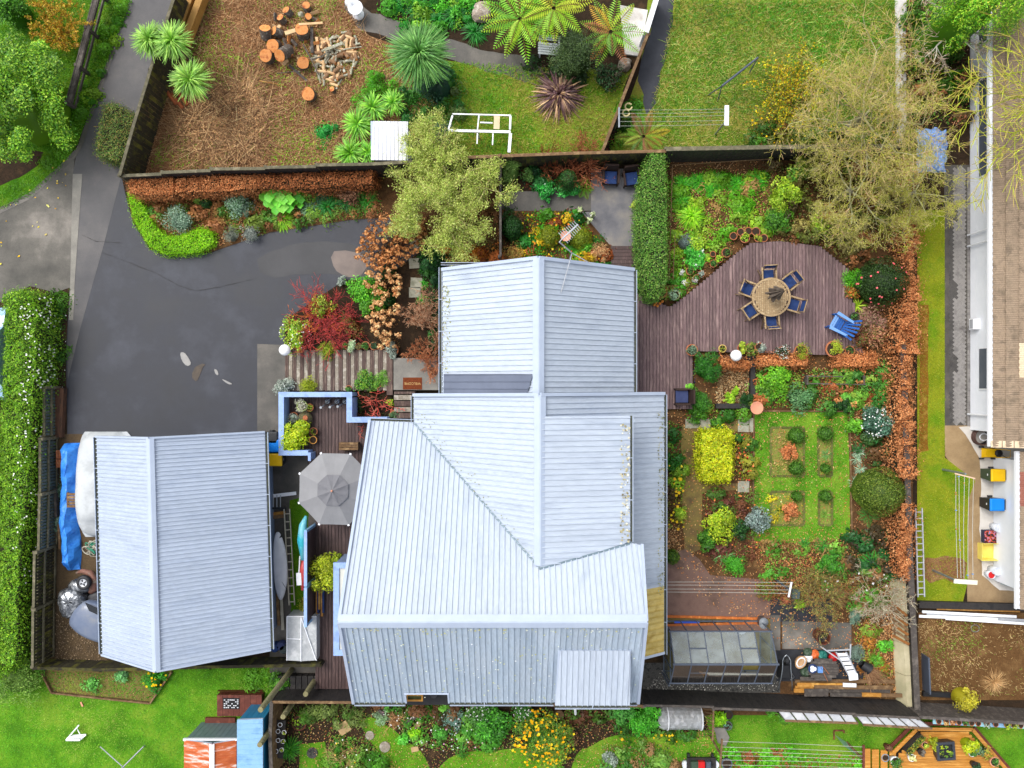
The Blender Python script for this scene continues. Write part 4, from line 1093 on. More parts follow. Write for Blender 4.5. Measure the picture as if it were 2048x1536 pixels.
def fence(caps,h,label,m_face,m_cap,name='fence',pw=.15,capw=.12,h0=0.0,post=2.4,side=None,gap=.004,rails=True,capm=True,cat_='fence',thick=.02):
 P=WL(caps,h)
 t=thing(name,label,cat_,(P[0].x,P[0].y,h0))
 pm={}
 me=MB().box(-pw/2+gap/2,pw/2-gap/2,-thick/2,thick/2,0,h-h0-.03).mesh('paling');me.materials.append(m_face)
 for a,b in zip(P[:-1],P[1:]):
  d=b-a;L=d.length;d.normalize();ang=math.atan2(d.y,d.x);nr=Vector((-d.y,d.x,0))
  toC=-(a+b)/2;s=1 if toC.dot(nr)>0 else-1
  n=max(1,int(L/pw))
  for k in range(n):
   c=a+d*((k+.5)*L/n)+nr*s*.035
   o=link_mesh('paling',me,t);o.location=Vector((c.x,c.y,h0+random.uniform(-.01,.01)))-ORG[t.name];o.rotation_euler=(0,0,ang)
  k=max(1,round(L/post))
  for j in range(k+1):
   c=a+d*(L*j/k);MB().obox((c.x-nr.x*s*.05,c.y-nr.y*s*.05,h0+(h-h0)/2),(.1,.1,h-h0-.035),ang).build('post',m_cap,t)
  if rails:
   for z in(h0+.3,h0+(h-h0)*.78):
    MB().beam(Vector((a.x,a.y,z))-nr*s*.03,Vector((b.x,b.y,z))-nr*s*.03,.05,.09).build('rail',m_cap,t)
  if capm:
   MB().beam(Vector((a.x,a.y,h)),Vector((b.x,b.y,h)),capw,.035).build('capping',m_cap,t)
 return t
fence([(353,-20),(301,139),(269,244),(239,351)],1.8,'dark mossy paling fence between the lane and the cleared yard',m_timber_m,m_timber,pw=.16)
fence([(239,352),(323,348)],1.65,'leftmost short panel of stepped fence above the brown beech hedge',m_timber_k,m_timber)  # near-black faces of the stepped panels paint in their south-side shade
fence([(323,345),(421,341)],1.7,'second panel of stepped fence above the brown beech hedge',m_timber_k,m_timber)
fence([(421,338),(530,337)],1.75,'third panel of stepped fence above the brown beech hedge',m_timber_k,m_timber)
fence([(530,335),(632,333)],1.8,'fourth panel of stepped fence, below the log pile yard',m_timber_k,m_timber)
fence([(632,330),(745,328),(850,322)],1.85,'panel of stepped fence beside the little white shed',m_timber_k,m_timber)
fence([(850,318),(1000,312)],1.8,'brown fence panel behind the feathery light green tree',m_timber_k,m_timber_b)
fence([(1000,312),(1160,306),(1332,302)],1.7,'brown capped fence behind the two shaded patio chairs',m_timber_m,m_timber_b)
fence([(1332,298),(1560,294),(1700,292),(1812,292)],1.8,'black timber fence behind the vegetable bed, wide grey cap',m_timber_k,m_timber,capw=.16)
fence([(1001,312),(1001,512)],1.2,'narrow dark fence running down to the house roof',m_timber_k,m_timber_g,capw=.08)
fence([(1296,66),(1250,185),(1204,304)],1.4,'slanting brown capped fence between the two back lawns',m_timber_k,m_timber_b)
fence([(1806,690),(1815,960),(1820,1116),(1836,1442)],.9,'dark boundary fence behind the copper beech hedge',m_timber_k,m_timber_g,capw=.24,pw=.18)
fence([(1289,1411),(1428,1414)],1.65,'black fence panel below the greenhouse, left of the stepped pair',m_timber_k,m_timber_g,capw=.09)
fence([(1428,1417),(1556,1421),(1712,1428)],1.7,'black fence panel below the stacked boards',m_timber_k,m_timber_g,capw=.09)
fence([(1712,1430),(1838,1436)],1.75,'black fence panel ending at the boundary corner',m_timber_k,m_timber_g,capw=.09)
fence([(1838,1434),(2110,1450)],1.5,'weathered grey paling fence below the bare plot',m_timber_g,m_timber_g,pw=.13)
fence([(545,1404),(720,1405),(1285,1412)],1.6,'long fence along the foot of the house above the flower garden',m_timber_k,m_timber_b,capw=.1)
fence([(543,1404),(540,1475),(543,1560)],1.6,'pale plank fence beside the blue shed',m_timber_b,m_timber_g,capw=.14)
for caps,h,lab in(([(88,775),(88,872)],1.0,'topmost teal slatted fence panel beside the driveway'),([(80,878),(80,985)],1.2,'teal slatted fence panel beside the red crates'),([(79,989),(77,1100)],1.3,'teal slatted fence panel beside the middle of the blue tarp'),([(69,1105),(67,1215)],1.5,'mossy slatted fence panel next to the silver car bonnet'),([(66,1219),(65,1335)],1.5,'lowest slatted fence panel at the yard corner')):
 t=fence(caps,h,lab,m_slat if h<1.4 else m_timber_m,m_timber,pw=.125,gap=.03,capw=.10)
 a=W(*caps[0],h);b=W(*caps[1],h)
 for z,off in((h*.62,.09),(h*.12,.09)):
  MB().beam(Vector((a.x+off,a.y,z)),Vector((b.x+off,b.y,z)),.05,.09).build('front_rail',m_timber,t)
 for q in(a,):
  MB().box(q.x-.05,q.x+.12,q.y-.06,q.y+.05,0,h+.03).build('end_post',m_timber,t)
fence([(66,1336),(200,1340),(420,1334),(640,1330)],1.0,'dark mossy retaining fence below the garage gable',m_timber_m,m_timber_m,capw=.12,pw=.2)
t=thing('retaining_wall','cream concrete board lining the boundary beside the rubbish corner','wall',W(1803,1290));
for i in range(4):
 pa=W(1806+i*3.4,1160+i*64,.55);pb=W(1806+(i+1)*3.4,1160+(i+1)*64-1,.55)
 mb=MB();mb.hexa([(pa.x-.32,pa.y,0),(pa.x+.1,pa.y,0),(pb.x+.1,pb.y,0),(pb.x-.32,pb.y,0)],[(pa.x-.1,pa.y,.56),(pa.x+.1,pa.y,.56),(pb.x+.1,pb.y,.56),(pb.x-.1,pb.y,.56)])
 mb.build('panel',mat('cream_board',S(206,196,164),S(190,180,146),S(170,164,130),scale=1.2,rough=.8,fine=.1),t)
t=thing('rail_fence','grey three-rail timber fence on the green verge','fence',W(165,100));a=W(192,-20,1.0);b=W(133,205,1.0)
for k in range(3):
 z=.35+k*.32
 MB().beam(Vector((a.x,a.y,z)),Vector((b.x,b.y,z)),.05,.13).build('rail',m_timber_g,t)
for k in range(4):
 p=a.lerp(b,k/3);MB().box(p.x-.06,p.x+.06,p.y-.06,p.y+.06,0,1.08).build('post',m_timber_g,t)
MB().beam(a+Vector((.12,0,.05)),b+Vector((.12,0,.05)),.14,.03).build('top_rail',m_timber_g,t)
for k,(xa,xb,lab)in enumerate(((386,349,'outer'),(408,366,'inner'))):
 t=thing('timber_beam',f'{lab} of two long golden beams standing along the yard fence','beam',W(xa,10))
 pa=W(xa+4,-20,.5);pb=W(xb+4,90,.5);MB().beam(pa,pb,.26,.5).build('beam',mat('golden_timber',S(178,134,66),S(156,112,52),scale=2,rough=.7,fine=.15),t)
t=thing('neighbour_wall','white boundary wall slanting in from the top edge','wall',W(1300,40))
a=W(1322,-30,1.5);b=W(1293,64,1.5);MB().beam(a-Vector((0,0,.75)),b-Vector((0,0,.75)),.18,1.5).build('wall',m_gutw,t)
a=W(1290,20,.6);b=W(1262,110,.6);
MB().prism([(p.x,p.y)for p in WL([(1240,10),(1296,20),(1278,112),(1250,108)],.1)],0,.1).build('paving_slab',m_conc_lt,t)
m_pole=mat('lichened_pole',S(150,142,104),S(124,118,82),S(168,162,122),scale=5,rough=.9,fine=.2)
for i,(x,y,h,r,lab)in enumerate(((584,1338,4.2,.11,'tallest round pole, leaning over the blue shed corner'),(632,1357,1.7,.11,'short round pole at the end of the terrace'),(592,1396,1.9,.11,'round pole beside the flower garden corner'),(557,1436,2.5,.11,'round pole standing over the blue shed roof'))):
 t=thing('pole',lab,'pole',W(x,y));p=W(x,y)
 MB().tube([(p.x,p.y,0),(p.x,p.y,h*.5),(p.x,p.y,h)],[r,r*.97,r*.92],12).build('shaft',m_pole,t)
t=thing('side_gate','black slatted gate walkway at the lower left house corner','walkway',W(640,1385))
for k in range(13):
 a=W(556+k*12,1352,.35);b=W(566.5+k*12,1404,.35);MB().box(a.x,b.x,b.y,a.y,.02,.35+.004*(k%2)).build('plank',m_timber_k,t)
# ---- little white shed
t=thing('garden_shed','small white ribbed-roof shed by the fence','shed',W(780,285));h=1.9
c=[W(741,242,h),W(816,243,h),W(816,321,h-.12),W(742,320,h-.12)]
sl=Slope(c[0],(1,0,0),(0,c[2].y-c[0].y,-.12))
m_wroof=mat('white_painted_iron',S(232,234,240,.95),S(222,224,232,.95),S(206,206,208,.95),scale=1.2,detail=9,rough=.5,fine=.05,stretch=(3,.5,1))
ribbed(t,sl,[sl.pt(*sl.uv(p))for p in c],m_wroof,pitch=.155,rib=.03,per=3)
MB().box(c[0].x+.08,c[1].x-.08,c[2].y+.1,c[0].y-.08,0,h-.25).build('wall',m_white,t)
# ---- white tubular frame
t=thing('swing_frame','old white frame lying open on the back lawn','frame',W(960,260));h=1.0
def bar(x0,y0,x1,y1,w=.07,hh=h,hg=.06,m=None,nm='bar'):
 a=W(x0,y0,hh);b=W(x1,y1,hh);MB().beam(a,b,w,hg).build(nm,m or m_gutw,t)
bar(905,228,1022,231,.05);bar(897,261,1021,264,.10);bar(905,231,897,259);bar(958,231,955,259,.05);bar(955,267,954,288,.05);bar(986,267,985,290,.05);bar(1021,232,1020,259,.08);bar(1021,267,1018,305,.12);bar(960,245,985,246,.05)
bar(994,232,993,258,.24,h,.03,mat('cream_panel',S(226,206,170),S(214,192,152),scale=3),'panel')
for x,y in((901,245),(956,262),(1019,262),(1019,302),(1020,233)):
 p=W(x,y,h);MB().box(p.x-.03,p.x+.03,p.y-.03,p.y+.03,0,h-.05).build('leg',m_gutw,t)
# ---- rusty / blue shed at the bottom
t=thing('rusty_shed','shed with rusty orange roof and grey ribbed wall, bottom edge','shed',W(420,1520));h=1.8
m_rust=mat('rusted_iron',S(176,84,42),S(200,106,58),S(232,226,222),scale=1.6,detail=10,rough=.8,fine=.12,stretch=(.7,3,1),contrast=(.38,.66))
a=W(368,1480,h);b=W(473,1479,h);xm=W(424,1480,h+.35).x;y1_=a.y;y0_=y1_-3.2
slr=Slope((xm,y1_,h+.35),(0,-1,0),(a.x-xm,0,-.35));ribbed(t,slr,[Vector((xm,y1_,h+.35)),Vector((xm,y0_,h+.35)),Vector((a.x,y0_,h)),Vector((a.x,y1_,h))],m_rust,pitch=.22,rib=.025,per=3)
slr=Slope((xm,y1_,h+.35),(0,-1,0),(b.x-xm,0,-.35));ribbed(t,slr,[Vector((xm,y1_,h+.35)),Vector((xm,y0_,h+.35)),Vector((b.x,y0_,h)),Vector((b.x,y1_,h))],m_rust,pitch=.22,rib=.025,per=3)
cap(t,(xm,y1_+.01,h+.37),(xm,y0_,h+.37),.2,m_gutw)
MB().box(a.x-.03,b.x+.02,y1_-.02,y1_+.05,h-.09,h+.02).build('fascia',m_gutw,t)
m_gwall=mat('grey_wall_sheet',S(104,124,126),S(116,134,136),scale=3,rough=.5,var=.06)
xx=a.x
while xx<b.x-.05:
 MB().box(xx+.012,min(xx+.21,b.x),y1_-.06,y1_-.03,.05,h-.1).box(xx,xx+.012,y1_-.06,y1_-.045,.05,h-.1).build('wall_sheet',m_gwall,t);xx+=.21
MB().box(a.x+.03,b.x-.03,y0_+.05,y1_-.07,0,h-.1).build('wall',m_gwall,t)
t=thing('blue_shed','light blue ribbed-roof shed at the bottom, beside the rusty one','shed',W(500,1500));h=2.0
m_bl=mat('sky_blue_iron',S(132,178,216),S(146,190,224),S(120,166,206),scale=1.4,rough=.45,fine=.06);m_bl_d=mat('teal_blue_iron',S(38,122,166),S(46,134,178),scale=2,rough=.45,var=.05)
a=W(474,1440,h);b=W(524,1439,h);y1_=a.y;y0_=y1_-3.4
slr=Slope((a.x,y1_,h),(0,-1,0),(b.x-a.x,0,-.1));ribbed(t,slr,[Vector((a.x,y1_,h)),Vector((a.x,y0_,h)),Vector((b.x,y0_,h-.1)),Vector((b.x,y1_,h-.1))],m_bl,pitch=.2,rib=.025,per=3)
xx=a.x+.03
while xx<b.x-.05:
 MB().box(xx+.01,min(xx+.2,b.x),y1_-.07,y1_-.03,.03,h-.14).build('wall_sheet',m_bl_d,t);xx+=.2
MB().box(a.x+.05,b.x-.04,y0_+.05,y1_-.08,0,h-.14).build('wall',m_bl_d,t)
t=thing('red_platform','red-brown timber platform with a patterned mat near the sheds','platform',W(475,1408));
m_redt=mat('red_brown_timber',S(116,58,44),S(98,46,34),S(132,72,54),scale=2.5,rough=.6,var=.1,fine=.12)
for k in range(8):
 a=W(434+k*11.2,1390,.4);b=W(444.8+k*11.2,1432,.4);MB().box(a.x,b.x,b.y-random.uniform(0,.02),a.y,.02,.4).build('plank',m_redt,t)
a=W(434,1383,.2);b=W(524,1390,.2);MB().box(a.x,b.x,b.y+.15,a.y,.02,.2).build('lower_step',m_redt,t)
a=W(410,1432,.15);b=W(470,1446,.15);MB().box(a.x,b.x,b.y,a.y-.08,.02,.15).build('side_step',m_redt,t)
t=thing('outdoor_mat','black and white patterned mat on the red platform','mat',W(462,1407,.4))
a=W(446,1396,.41);b=W(479,1418,.41);base=MB().box(a.x,b.x,b.y,a.y,.405,.415).build('backing',mat('black_rubber',S(30,30,32)),t)
for i in range(8):
 for j in range(5):
  if(i*7+j*3)%11<8 and not(2<i<7 and 1<j<4 and(i+j)%3):
   mb=MB();x=a.x+.03+i*(b.x-a.x-.06)/8;y=b.y+.03+j*(a.y-b.y-.06)/5
   mb.obox((x+.035,y+.03,.417),(.055,.035,.004));mb.build('white_motif',m_gutw,base)
t=thing('bed_edging','weathered board edging round the weedy bed under the garage gable','edging',W(200,1390))
for p,q in(((84,1338),(107,1383)),((107,1383),(205,1394)),((205,1394),(303,1404)),((303,1404),(346,1342))):
 MB().beam(W(*p)+Vector((0,0,.09)),W(*q)+Vector((0,0,.09)),.06,.18).build('board',m_timber_b,t)
t=thing('lawn_edging','thin brick-brown timber edging around the formal lawn','edging',W(1600,820))
for p,q in(((1508,822),(1600,822)),((1600,822),(1697,823)),((1698,824),(1703,1076)),((1507,826),(1505,1082))):
 MB().beam(W(*p)+Vector((0,0,.04)),W(*q)+Vector((0,0,.04)),.05,.08).build('board',m_timber_b,t)
for i,(x0_,y0_,x1_,y1_,lab)in enumerate(((1541,855,1607,952,'top left'),(1636,855,1663,952,'top right'),(1541,983,1607,1050,'bottom left'),(1637,983,1663,1050,'bottom right'))):
 t=thing('bed_edging',f'brick edging of the {lab} bed in the formal lawn','edging',W((x0_+x1_)/2,(y0_+y1_)/2))
 m_br=mat('garden_brick',S(104,104,52),S(92,98,44),scale=6,rough=.9,var=.2)
 me=MB().box(-.1,.1,-.045,.045,0,.07).mesh('brick');me.materials.append(m_br)
 for(p,q)in(((x0_,y0_),(x1_,y0_)),((x1_,y0_),(x1_,y1_)),((x1_,y1_),(x0_,y1_)),((x0_,y1_),(x0_,y0_))):
  a=W(*p);b=W(*q);n=max(1,int((b-a).length/.215));an=math.atan2(b.y-a.y,b.x-a.x)
  for k in range(n):
   c=a.lerp(b,(k+.5)/n);o=link_mesh('brick',me,t);o.location=Vector((c.x,c.y,0))-ORG[t.name]+Vector((0,0,random.uniform(-.02,.005)));o.rotation_euler=(0,0,an+random.uniform(-.05,.05))
# ---- furniture on the deck
m_teak=mat('weathered_teak',S(176,150,112),S(152,126,90),S(196,172,134),scale=3,stretch=(1,6,1),rough=.65,fine=.12,var=.08)
m_teak_d=mat('grey_teak',S(126,104,80),S(104,84,64),scale=3,rough=.7,fine=.12,var=.1)
m_navy=mat('navy_canvas',S(30,54,104),S(38,64,116),S(24,44,88),scale=4,rough=.85,fine=.08)
m_terra=mat('terracotta',S(188,116,76),S(168,98,62),S(200,134,96),scale=5,rough=.85,fine=.08,var=.1)
m_terra_p=mat('pale_terracotta',S(222,150,118),S(232,164,132),scale=2,rough=.8,fine=.05)
m_potsoil=mat('potting_soil',S(64,48,34),S(44,34,26),scale=20,rough=.95)
m_globe=mat('opal_globe',(.9,.9,.9),rough=.25)
m_black=mat('black_plastic',S(34,35,38),S(42,43,46),scale=3,rough=.5)
m_steel=mat('galvanised',S(164,170,176),S(140,148,154),scale=6,rough=.35,metal=.6)
m_alu=mat('aluminium',S(206,208,212),S(186,190,196),scale=4,rough=.35,metal=.3)
m_dkmetal=mat('slate_grey_metal',S(76,84,98),S(86,94,108),scale=3,rough=.45)
zd=.28
tc=W(1542.7,594,zd+.74);tr=M(39,zd+.74)
t=thing('round_table','round slatted teak table on the purple deck','table',(tc.x,tc.y,zd))
for k in range(18):
 x=-tr+.09+k*(2*tr-.18)/18;wv=(2*tr-.18)/18
 hy=math.sqrt(max(0,(tr-.075)**2-max(abs(x),abs(x+wv))**2))
 MB().box(x,x+wv-.008,-hy,hy,.70,.735).build('table_slat',m_teak,t,local=True)
mb=MB();n=40
for k in range(n):
 a0=2*math.pi*k/n;a1=2*math.pi*(k+1)/n
 P=[(math.cos(a)*r_,math.sin(a)*r_)for a,r_ in((a0,tr-.08),(a0,tr),(a1,tr),(a1,tr-.08))]
 mb.hexa([(p[0],p[1],.70)for p in P],[(p[0],p[1],.742)for p in P])
mb.build('table_rim',m_teak,t,local=True)
for k in range(4):
 a=math.pi/4+k*math.pi/2;MB().obox((math.cos(a)*.5,math.sin(a)*.5,.35),(.07,.07,.70),a).build('leg',m_teak_d,t,local=True)
t=thing('closed_parasol','closed grey-brown parasol standing through the round table','parasol',(tc.x-.04,tc.y+.08,zd))
MB().tube([(0,0,0),(0,0,2.45)],.022,8).build('pole',m_teak,t,local=True)
MB().ball((0,0,2.47),.04).build('finial',m_teak,t,local=True)
m_drape=mat('faded_grey_canvas',S(118,106,94),S(92,80,70),S(148,136,122),scale=2.5,stretch=(1,1,.4),rough=.9,fine=.15)
V=[];F=[];n=40
prof=[(2.44,.03),(2.2,.07),(1.9,.12),(1.6,.17),(1.35,.22),(1.15,.26)]
for i,(z,r_)in enumerate(prof):
 for k in range(n):
  a=2*math.pi*k/n;rr=r_*(1+.32*math.cos(8*a+.5*i*.3)+.1*math.sin(3*a+i));V.append((rr*math.cos(a),rr*math.sin(a),z+(.1*math.sin(4*a)if i==5 else 0)))
for i in range(len(prof)-1):
 for k in range(n):F.append((i*n+k,(i+1)*n+k,(i+1)*n+(k+1)%n,i*n+(k+1)%n))
MB().add(V,F).build('folded_canopy',m_drape,t,local=True)
def director_chair():
 t=thing('folding_chair','x','chair')
 MB().box(-.23,.23,-.2,.22,.43,.45).build('seat',m_navy,t,local=True)
 MB().add([(-.25,-.27,.62),(.25,-.27,.62),(.25,-.34,.9),(-.25,-.34,.9),(-.25,-.25,.62),(.25,-.25,.62),(.25,-.32,.9),(-.25,-.32,.9)],[(3,2,1,0),(4,5,6,7),(0,1,5,4),(1,2,6,5),(2,3,7,6),(3,0,4,7)]).build('backrest',m_navy,t,local=True)
 for s in(-1,1):
  MB().obox((s*.28,-.02,.64),(.06,.56,.03)).build('armrest',m_teak,t,local=True)
  MB().beam((s*.27,-.27,0),(s*.27,.24,.63),.03,.05).build('leg',m_teak_d,t,local=True)
  MB().beam((s*.245,.27,0),(s*.245,-.35,.93),.03,.05).build('leg',m_teak_d,t,local=True)
 for y,z in((-.21,.42),(.23,.42),(-.33,.92)):
  MB().beam((-.27,y,z),(.27,y,z),.035,.035).build('crossbar',m_teak,t,local=True)
 return t
ch0=director_chair()
zc=[((560,215),'above the table'),((880,312),'upper right of the table'),((935,655),'right of the table'),((600,895),'below the table'),((290,745),'lower left of the table'),((250,425),'upper left of the table')]
for i,((zx,zy),lab)in enumerate(zc):
 p=W(1460+zx/7.314,520+zy/7.314,zd+.5);d=Vector((tc.x-p.x,tc.y-p.y));ang=math.atan2(d.y,d.x)-math.pi/2
 l=f'navy canvas teak chair {lab}'
 if i==0:ch0.location=(p.x,p.y,zd);ch0.rotation_euler=(0,0,ang);ch0['label']=l;ch0['group']='chairs around the round table'
 else:dup(ch0,(p.x,p.y,zd),ang,l,'chairs around the round table')
m_adb=mat('blue_painted_wood',S(30,84,160),S(40,98,176),S(24,70,140),scale=5,rough=.55,var=.1)
m_adl=mat('pale_blue_painted_wood',S(110,156,214),S(122,166,222),scale=5,rough=.55)
p=W(1682,650,zd+.4)
t=thing('garden_chair','blue slatted lounge chair with pale blue arms on the deck','chair',(p.x,p.y,zd),R(150.6-90))
for k in range(5):
 MB().obox((0,.34-k*.1,.36-k*.025),(.52,.085,.022)).build('seat_slat',m_adb if k>1 else m_adl,t,local=True)
for k in range(6):
 a=(k-2.5)*.055;x=(k-2.5)*.088
 MB().beam((x,-.15,.25),(x+a*1.6,-.55-.02*(1-abs(k-2.5)),.92-.03*abs(k-2.5)),.08,.02,(0,1,.4)).build('back_slat',m_adb,t,local=True)
for s in(-1,1):
 MB().prism([(s*.25,-.38),(s*.34,-.38),(s*.40,.40),(s*.27,.42)],.54,.565).build('armrest',m_adl,t,local=True)
 MB().obox((s*.30,.38,.27),(.03,.1,.54)).build('leg',m_adb,t,local=True)
 MB().beam((s*.27,.42,.34),(s*.27,-.5,.03),.03,.1).build('side_rail',m_adb,t,local=True)
 MB().obox((s*.29,-.3,.29),(.03,.08,.5)).build('leg',m_adb,t,local=True)
m_wick=mat('dark_wicker',S(62,42,34),S(48,34,28),scale=30,rough=.8)
m_navyc=mat('dusty_navy_cushion',S(52,62,100),S(62,72,112),scale=4,rough=.9)
def armchair(p,ang,lab,cush):
 t=thing('armchair',lab,'chair',p,ang)
 MB().box(-.27,.27,-.22,.3,.18,.34).build('seat_frame',m_wick,t,local=True)
 MB().box(-.24,.24,-.2,.3,.34,.44).build('cushion',cush,t,local=True)
 MB().hexa([(-.3,-.3,.2),(.3,-.3,.2),(.3,-.22,.2),(-.3,-.22,.2)],[(-.28,-.4,.85),(.28,-.4,.85),(.28,-.33,.85),(-.28,-.33,.85)]).build('backrest',m_wick,t,local=True)
 for s in(-1,1):
  MB().box(s*.31-.035,s*.31+.035,-.28,.32,.55,.60).build('armrest',m_wick,t,local=True)
  for y in(-.2,.28):
   MB().box(s*.31-.025,s*.31+.025,y-.03,y+.03,0,.55).build('leg',m_wick,t,local=True)
armchair(W(1362,793,zd)+Vector((0,0,0)),R(90),'dark wicker armchair with dusty navy seat beside the planter',m_navyc)
armchair(W(1219,358,.02),R(178),'left of two shaded navy armchairs against the back fence',m_navy)
armchair(W(1260,360,.02),R(188),'right of two shaded navy armchairs, next to the green hedge',m_navy)
# ---- terrace umbrella
c=W(665,981,2.45);rv=M(77,2.05)
t=thing('patio_umbrella','open grey octagonal umbrella over the front terrace','umbrella',(c.x,c.y,.45));z0=-.45
m_can=mat('grey_canvas',S(138,138,140),S(146,146,148),scale=2,rough=.9,fine=.04,var=.05);m_can2=mat('grey_canvas_cap',S(116,116,120),S(124,124,128),scale=3,rough=.9,fine=.06)
zt,ze=2.5+z0,2.05+z0;a0=R(21)
for k in range(8):
 a=a0+k*math.pi/4;b=a+math.pi/4;mb=MB();N=5
 V=[];F=[]
 for i in range(N+1):
  f=i/N;r_=.55+(rv-.55)*f;zz=zt-.12-(zt-.12-ze)*f**.9
  for j in range(5):
   g_=j/4;an=a+(b-a)*g_;ch=math.cos(math.pi/8)/math.cos(an-a-math.pi/8)
   sag=-.05*math.sin(math.pi*g_)*f;V.append((r_*ch*math.cos(an),r_*ch*math.sin(an),zz+sag))
 for i in range(N):
  for j in range(4):F.append((i*5+j,(i+1)*5+j,(i+1)*5+j+1,i*5+j+1))
 mb.add(V,F);mb.build('canopy_panel',m_can,t,local=True)
 MB().add([(math.cos(a)*.64,math.sin(a)*.64,zt-.10),(math.cos(b)*.64,math.sin(b)*.64,zt-.10),(0,0,zt+.06),(math.cos((a+b)/2)*.6,math.sin((a+b)/2)*.6,zt-.13),(math.cos((a+b)/2)*.3,math.sin((a+b)/2)*.3,zt-.055)],[(0,3,4),(3,1,4),(1,2,4),(2,0,4)]).build('vent_panel',m_can2,t,local=True)
 MB().tube([(math.cos(a)*.06,math.sin(a)*.06,zt-.08),(math.cos(a)*rv*.99,math.sin(a)*rv*.99,ze-.03)],.012,6).build('rib',m_teak_d,t,local=True)
 MB().obox((math.cos(a)*rv,math.sin(a)*rv,ze),(.06,.08,.03),a).build('corner_pocket',m_gutw,t,local=True)
MB().tube([(0,0,0),(0,0,zt)],.025,8).build('pole',m_teak,t,local=True)
MB().lathe([(.001,.12),(.035,.10),(.035,.03),(.02,0)][::-1],(0,0,zt+.03),10).build('finial',m_terra_p,t,local=True)
# ---- globe lamps, dishes
def globe(px,py,lab,h=1.1,r=.23):
 p=W(px,py,h);t=thing('globe_lamp',lab,'lamp',(p.x,p.y,0))
 MB().ball((0,0,h),r,20,14).build('globe',m_globe,t,True,True)
 MB().tube([(0,0,0),(0,0,h-r+.02)],.04,8).build('post',m_black,t,local=True)
globe(569.5,700,'white globe lamp at the corner of the sleeper walkway');globe(1472,711,'white globe lamp over the planter edging by the deck')
def dish(px,py,r,lab,h=.75):
 p=W(px,py,h);t=thing('bird_bath',lab,'bird bath',(p.x,p.y,0));r=M(r,h)
 MB().lathe([(r*.35,-.08),(r*.9,-.04),(r,0),(r*.94,.005),(r*.85,-.025),(.001,-.035)],(0,0,h),24).build('bowl',m_terra_p,t,True,True)
 MB().lathe([(.16,0),(.1,.1),(.08,h*.5),(.12,h-.07)],(0,0,0),12).build('pedestal',m_terra,t,True,True)
dish(1131.5,472,10.5,'terracotta bird bath under the aerial');dish(1514,816,13,'terracotta bird bath at the formal lawn corner')
# ---- television aerial on the roof edge
t=thing('tv_aerial','silver television aerial on a stayed mast above the flower bed','aerial',W(1140,505));A0=Vector((2.02,4.35,4.95));top=W(1119,484,6.1);
knee=W(1144,506,5.2)
def tb(a,b,r=.02,nm='mast',m=None,n=6):
 mb=MB();mb.tube([a,b],r,n);return mb.build(nm,m or m_alu,t)
tb(knee,top,.024);tb(knee,W(1181,527,4.85),.016,'stay');tb(knee,slH.px(1122,585)+Vector((0,0,.03)),.016,'stay');tb(knee,knee-Vector((0,.0,1.2)),.024)
b0=W(1124,478,6.15);b1=W(1156,449,6.15);tb(b0,b1,.03,'boom')
dr=(b1-b0).normalized();pr=Vector((-dr.y,dr.x,0))
for k in range(9):
 p=b0.lerp(b1,.08+k*.11);L_=.24-.008*k
 tb(p-pr*L_,p+pr*L_,.011,'element',None,4)
tb(top,b0,.018,'clamp')
# ---- potted plants
def pot(px,py,r,lab,hz=0.0,ph=.28,m=None,fill=None,cols=None,n=160,size=.07,fh=.2,aspect=.5,name='potted_plant',group=None,bare=False):
 h=hz+ph;p=W(px,py,h);t=thing(name,lab,'potted plant'if not bare else 'plant pot',(p.x,p.y,hz),random.uniform(0,3),group);r=M(r,h)
 m=m or m_terra
 MB().lathe([(r*.62,0),(r*.92,ph*.82),(r*.92,ph*.9)],(0,0,0),18).build('pot',m,t,True,True)
 mb=MB();n_=20
 for(ra_,rb_,za,zb_)in((r*.82,r,ph*.88,ph),):
  V=[];F=[]
  for k in range(n_):
   a=2*math.pi*k/n_
   V+=[(ra_*math.cos(a),ra_*math.sin(a),za),(rb_*math.cos(a),rb_*math.sin(a),za),(rb_*math.cos(a),rb_*math.sin(a),zb_),(ra_*math.cos(a),ra_*math.sin(a),zb_)]
  for k in range(n_):
   for j in range(4):F.append((4*k+j,4*((k+1)%n_)+j,4*((k+1)%n_)+(j+1)%4,4*k+(j+1)%4))
  mb.add(V,F)
 mb.build('rim',m,t,False,True)
 MB().lathe([(r*.83,ph*.85),(r*.83,ph*.93),(.001,ph*.95)],(0,0,0),14).build('soil',m_potsoil,t,local=True)
 if cols is not None:
  if fill=='strap':
   v=blades(np.tile([0,0,ph*.9],(n,1)),rng.uniform(0,6.28,n),rng.uniform(.3,1.3,n),size*rng.uniform(.7,1.2,n),size*.12,.45,pal(n,cols,.18))
  else:
   k=r*(1.0 if fill!='wide'else 1.35)
   v=crown(k,k,fh*1.6,n,size,cols,aspect,8,.5);v[0][:,2]+=ph*.8
  link_mesh('foliage',npmesh('foliage',*v),t,LEAF)
 return t
GR=[S(62,110,40),S(90,140,50),S(50,90,40)];GY=[S(150,170,40),S(120,150,40),S(176,186,60)];SIL=[S(150,164,150),S(176,186,172),S(120,138,124)];GD=[S(40,74,40),S(56,92,50),S(30,60,36)]
LIME=[S(150,196,40),S(124,180,36),S(176,206,60)]
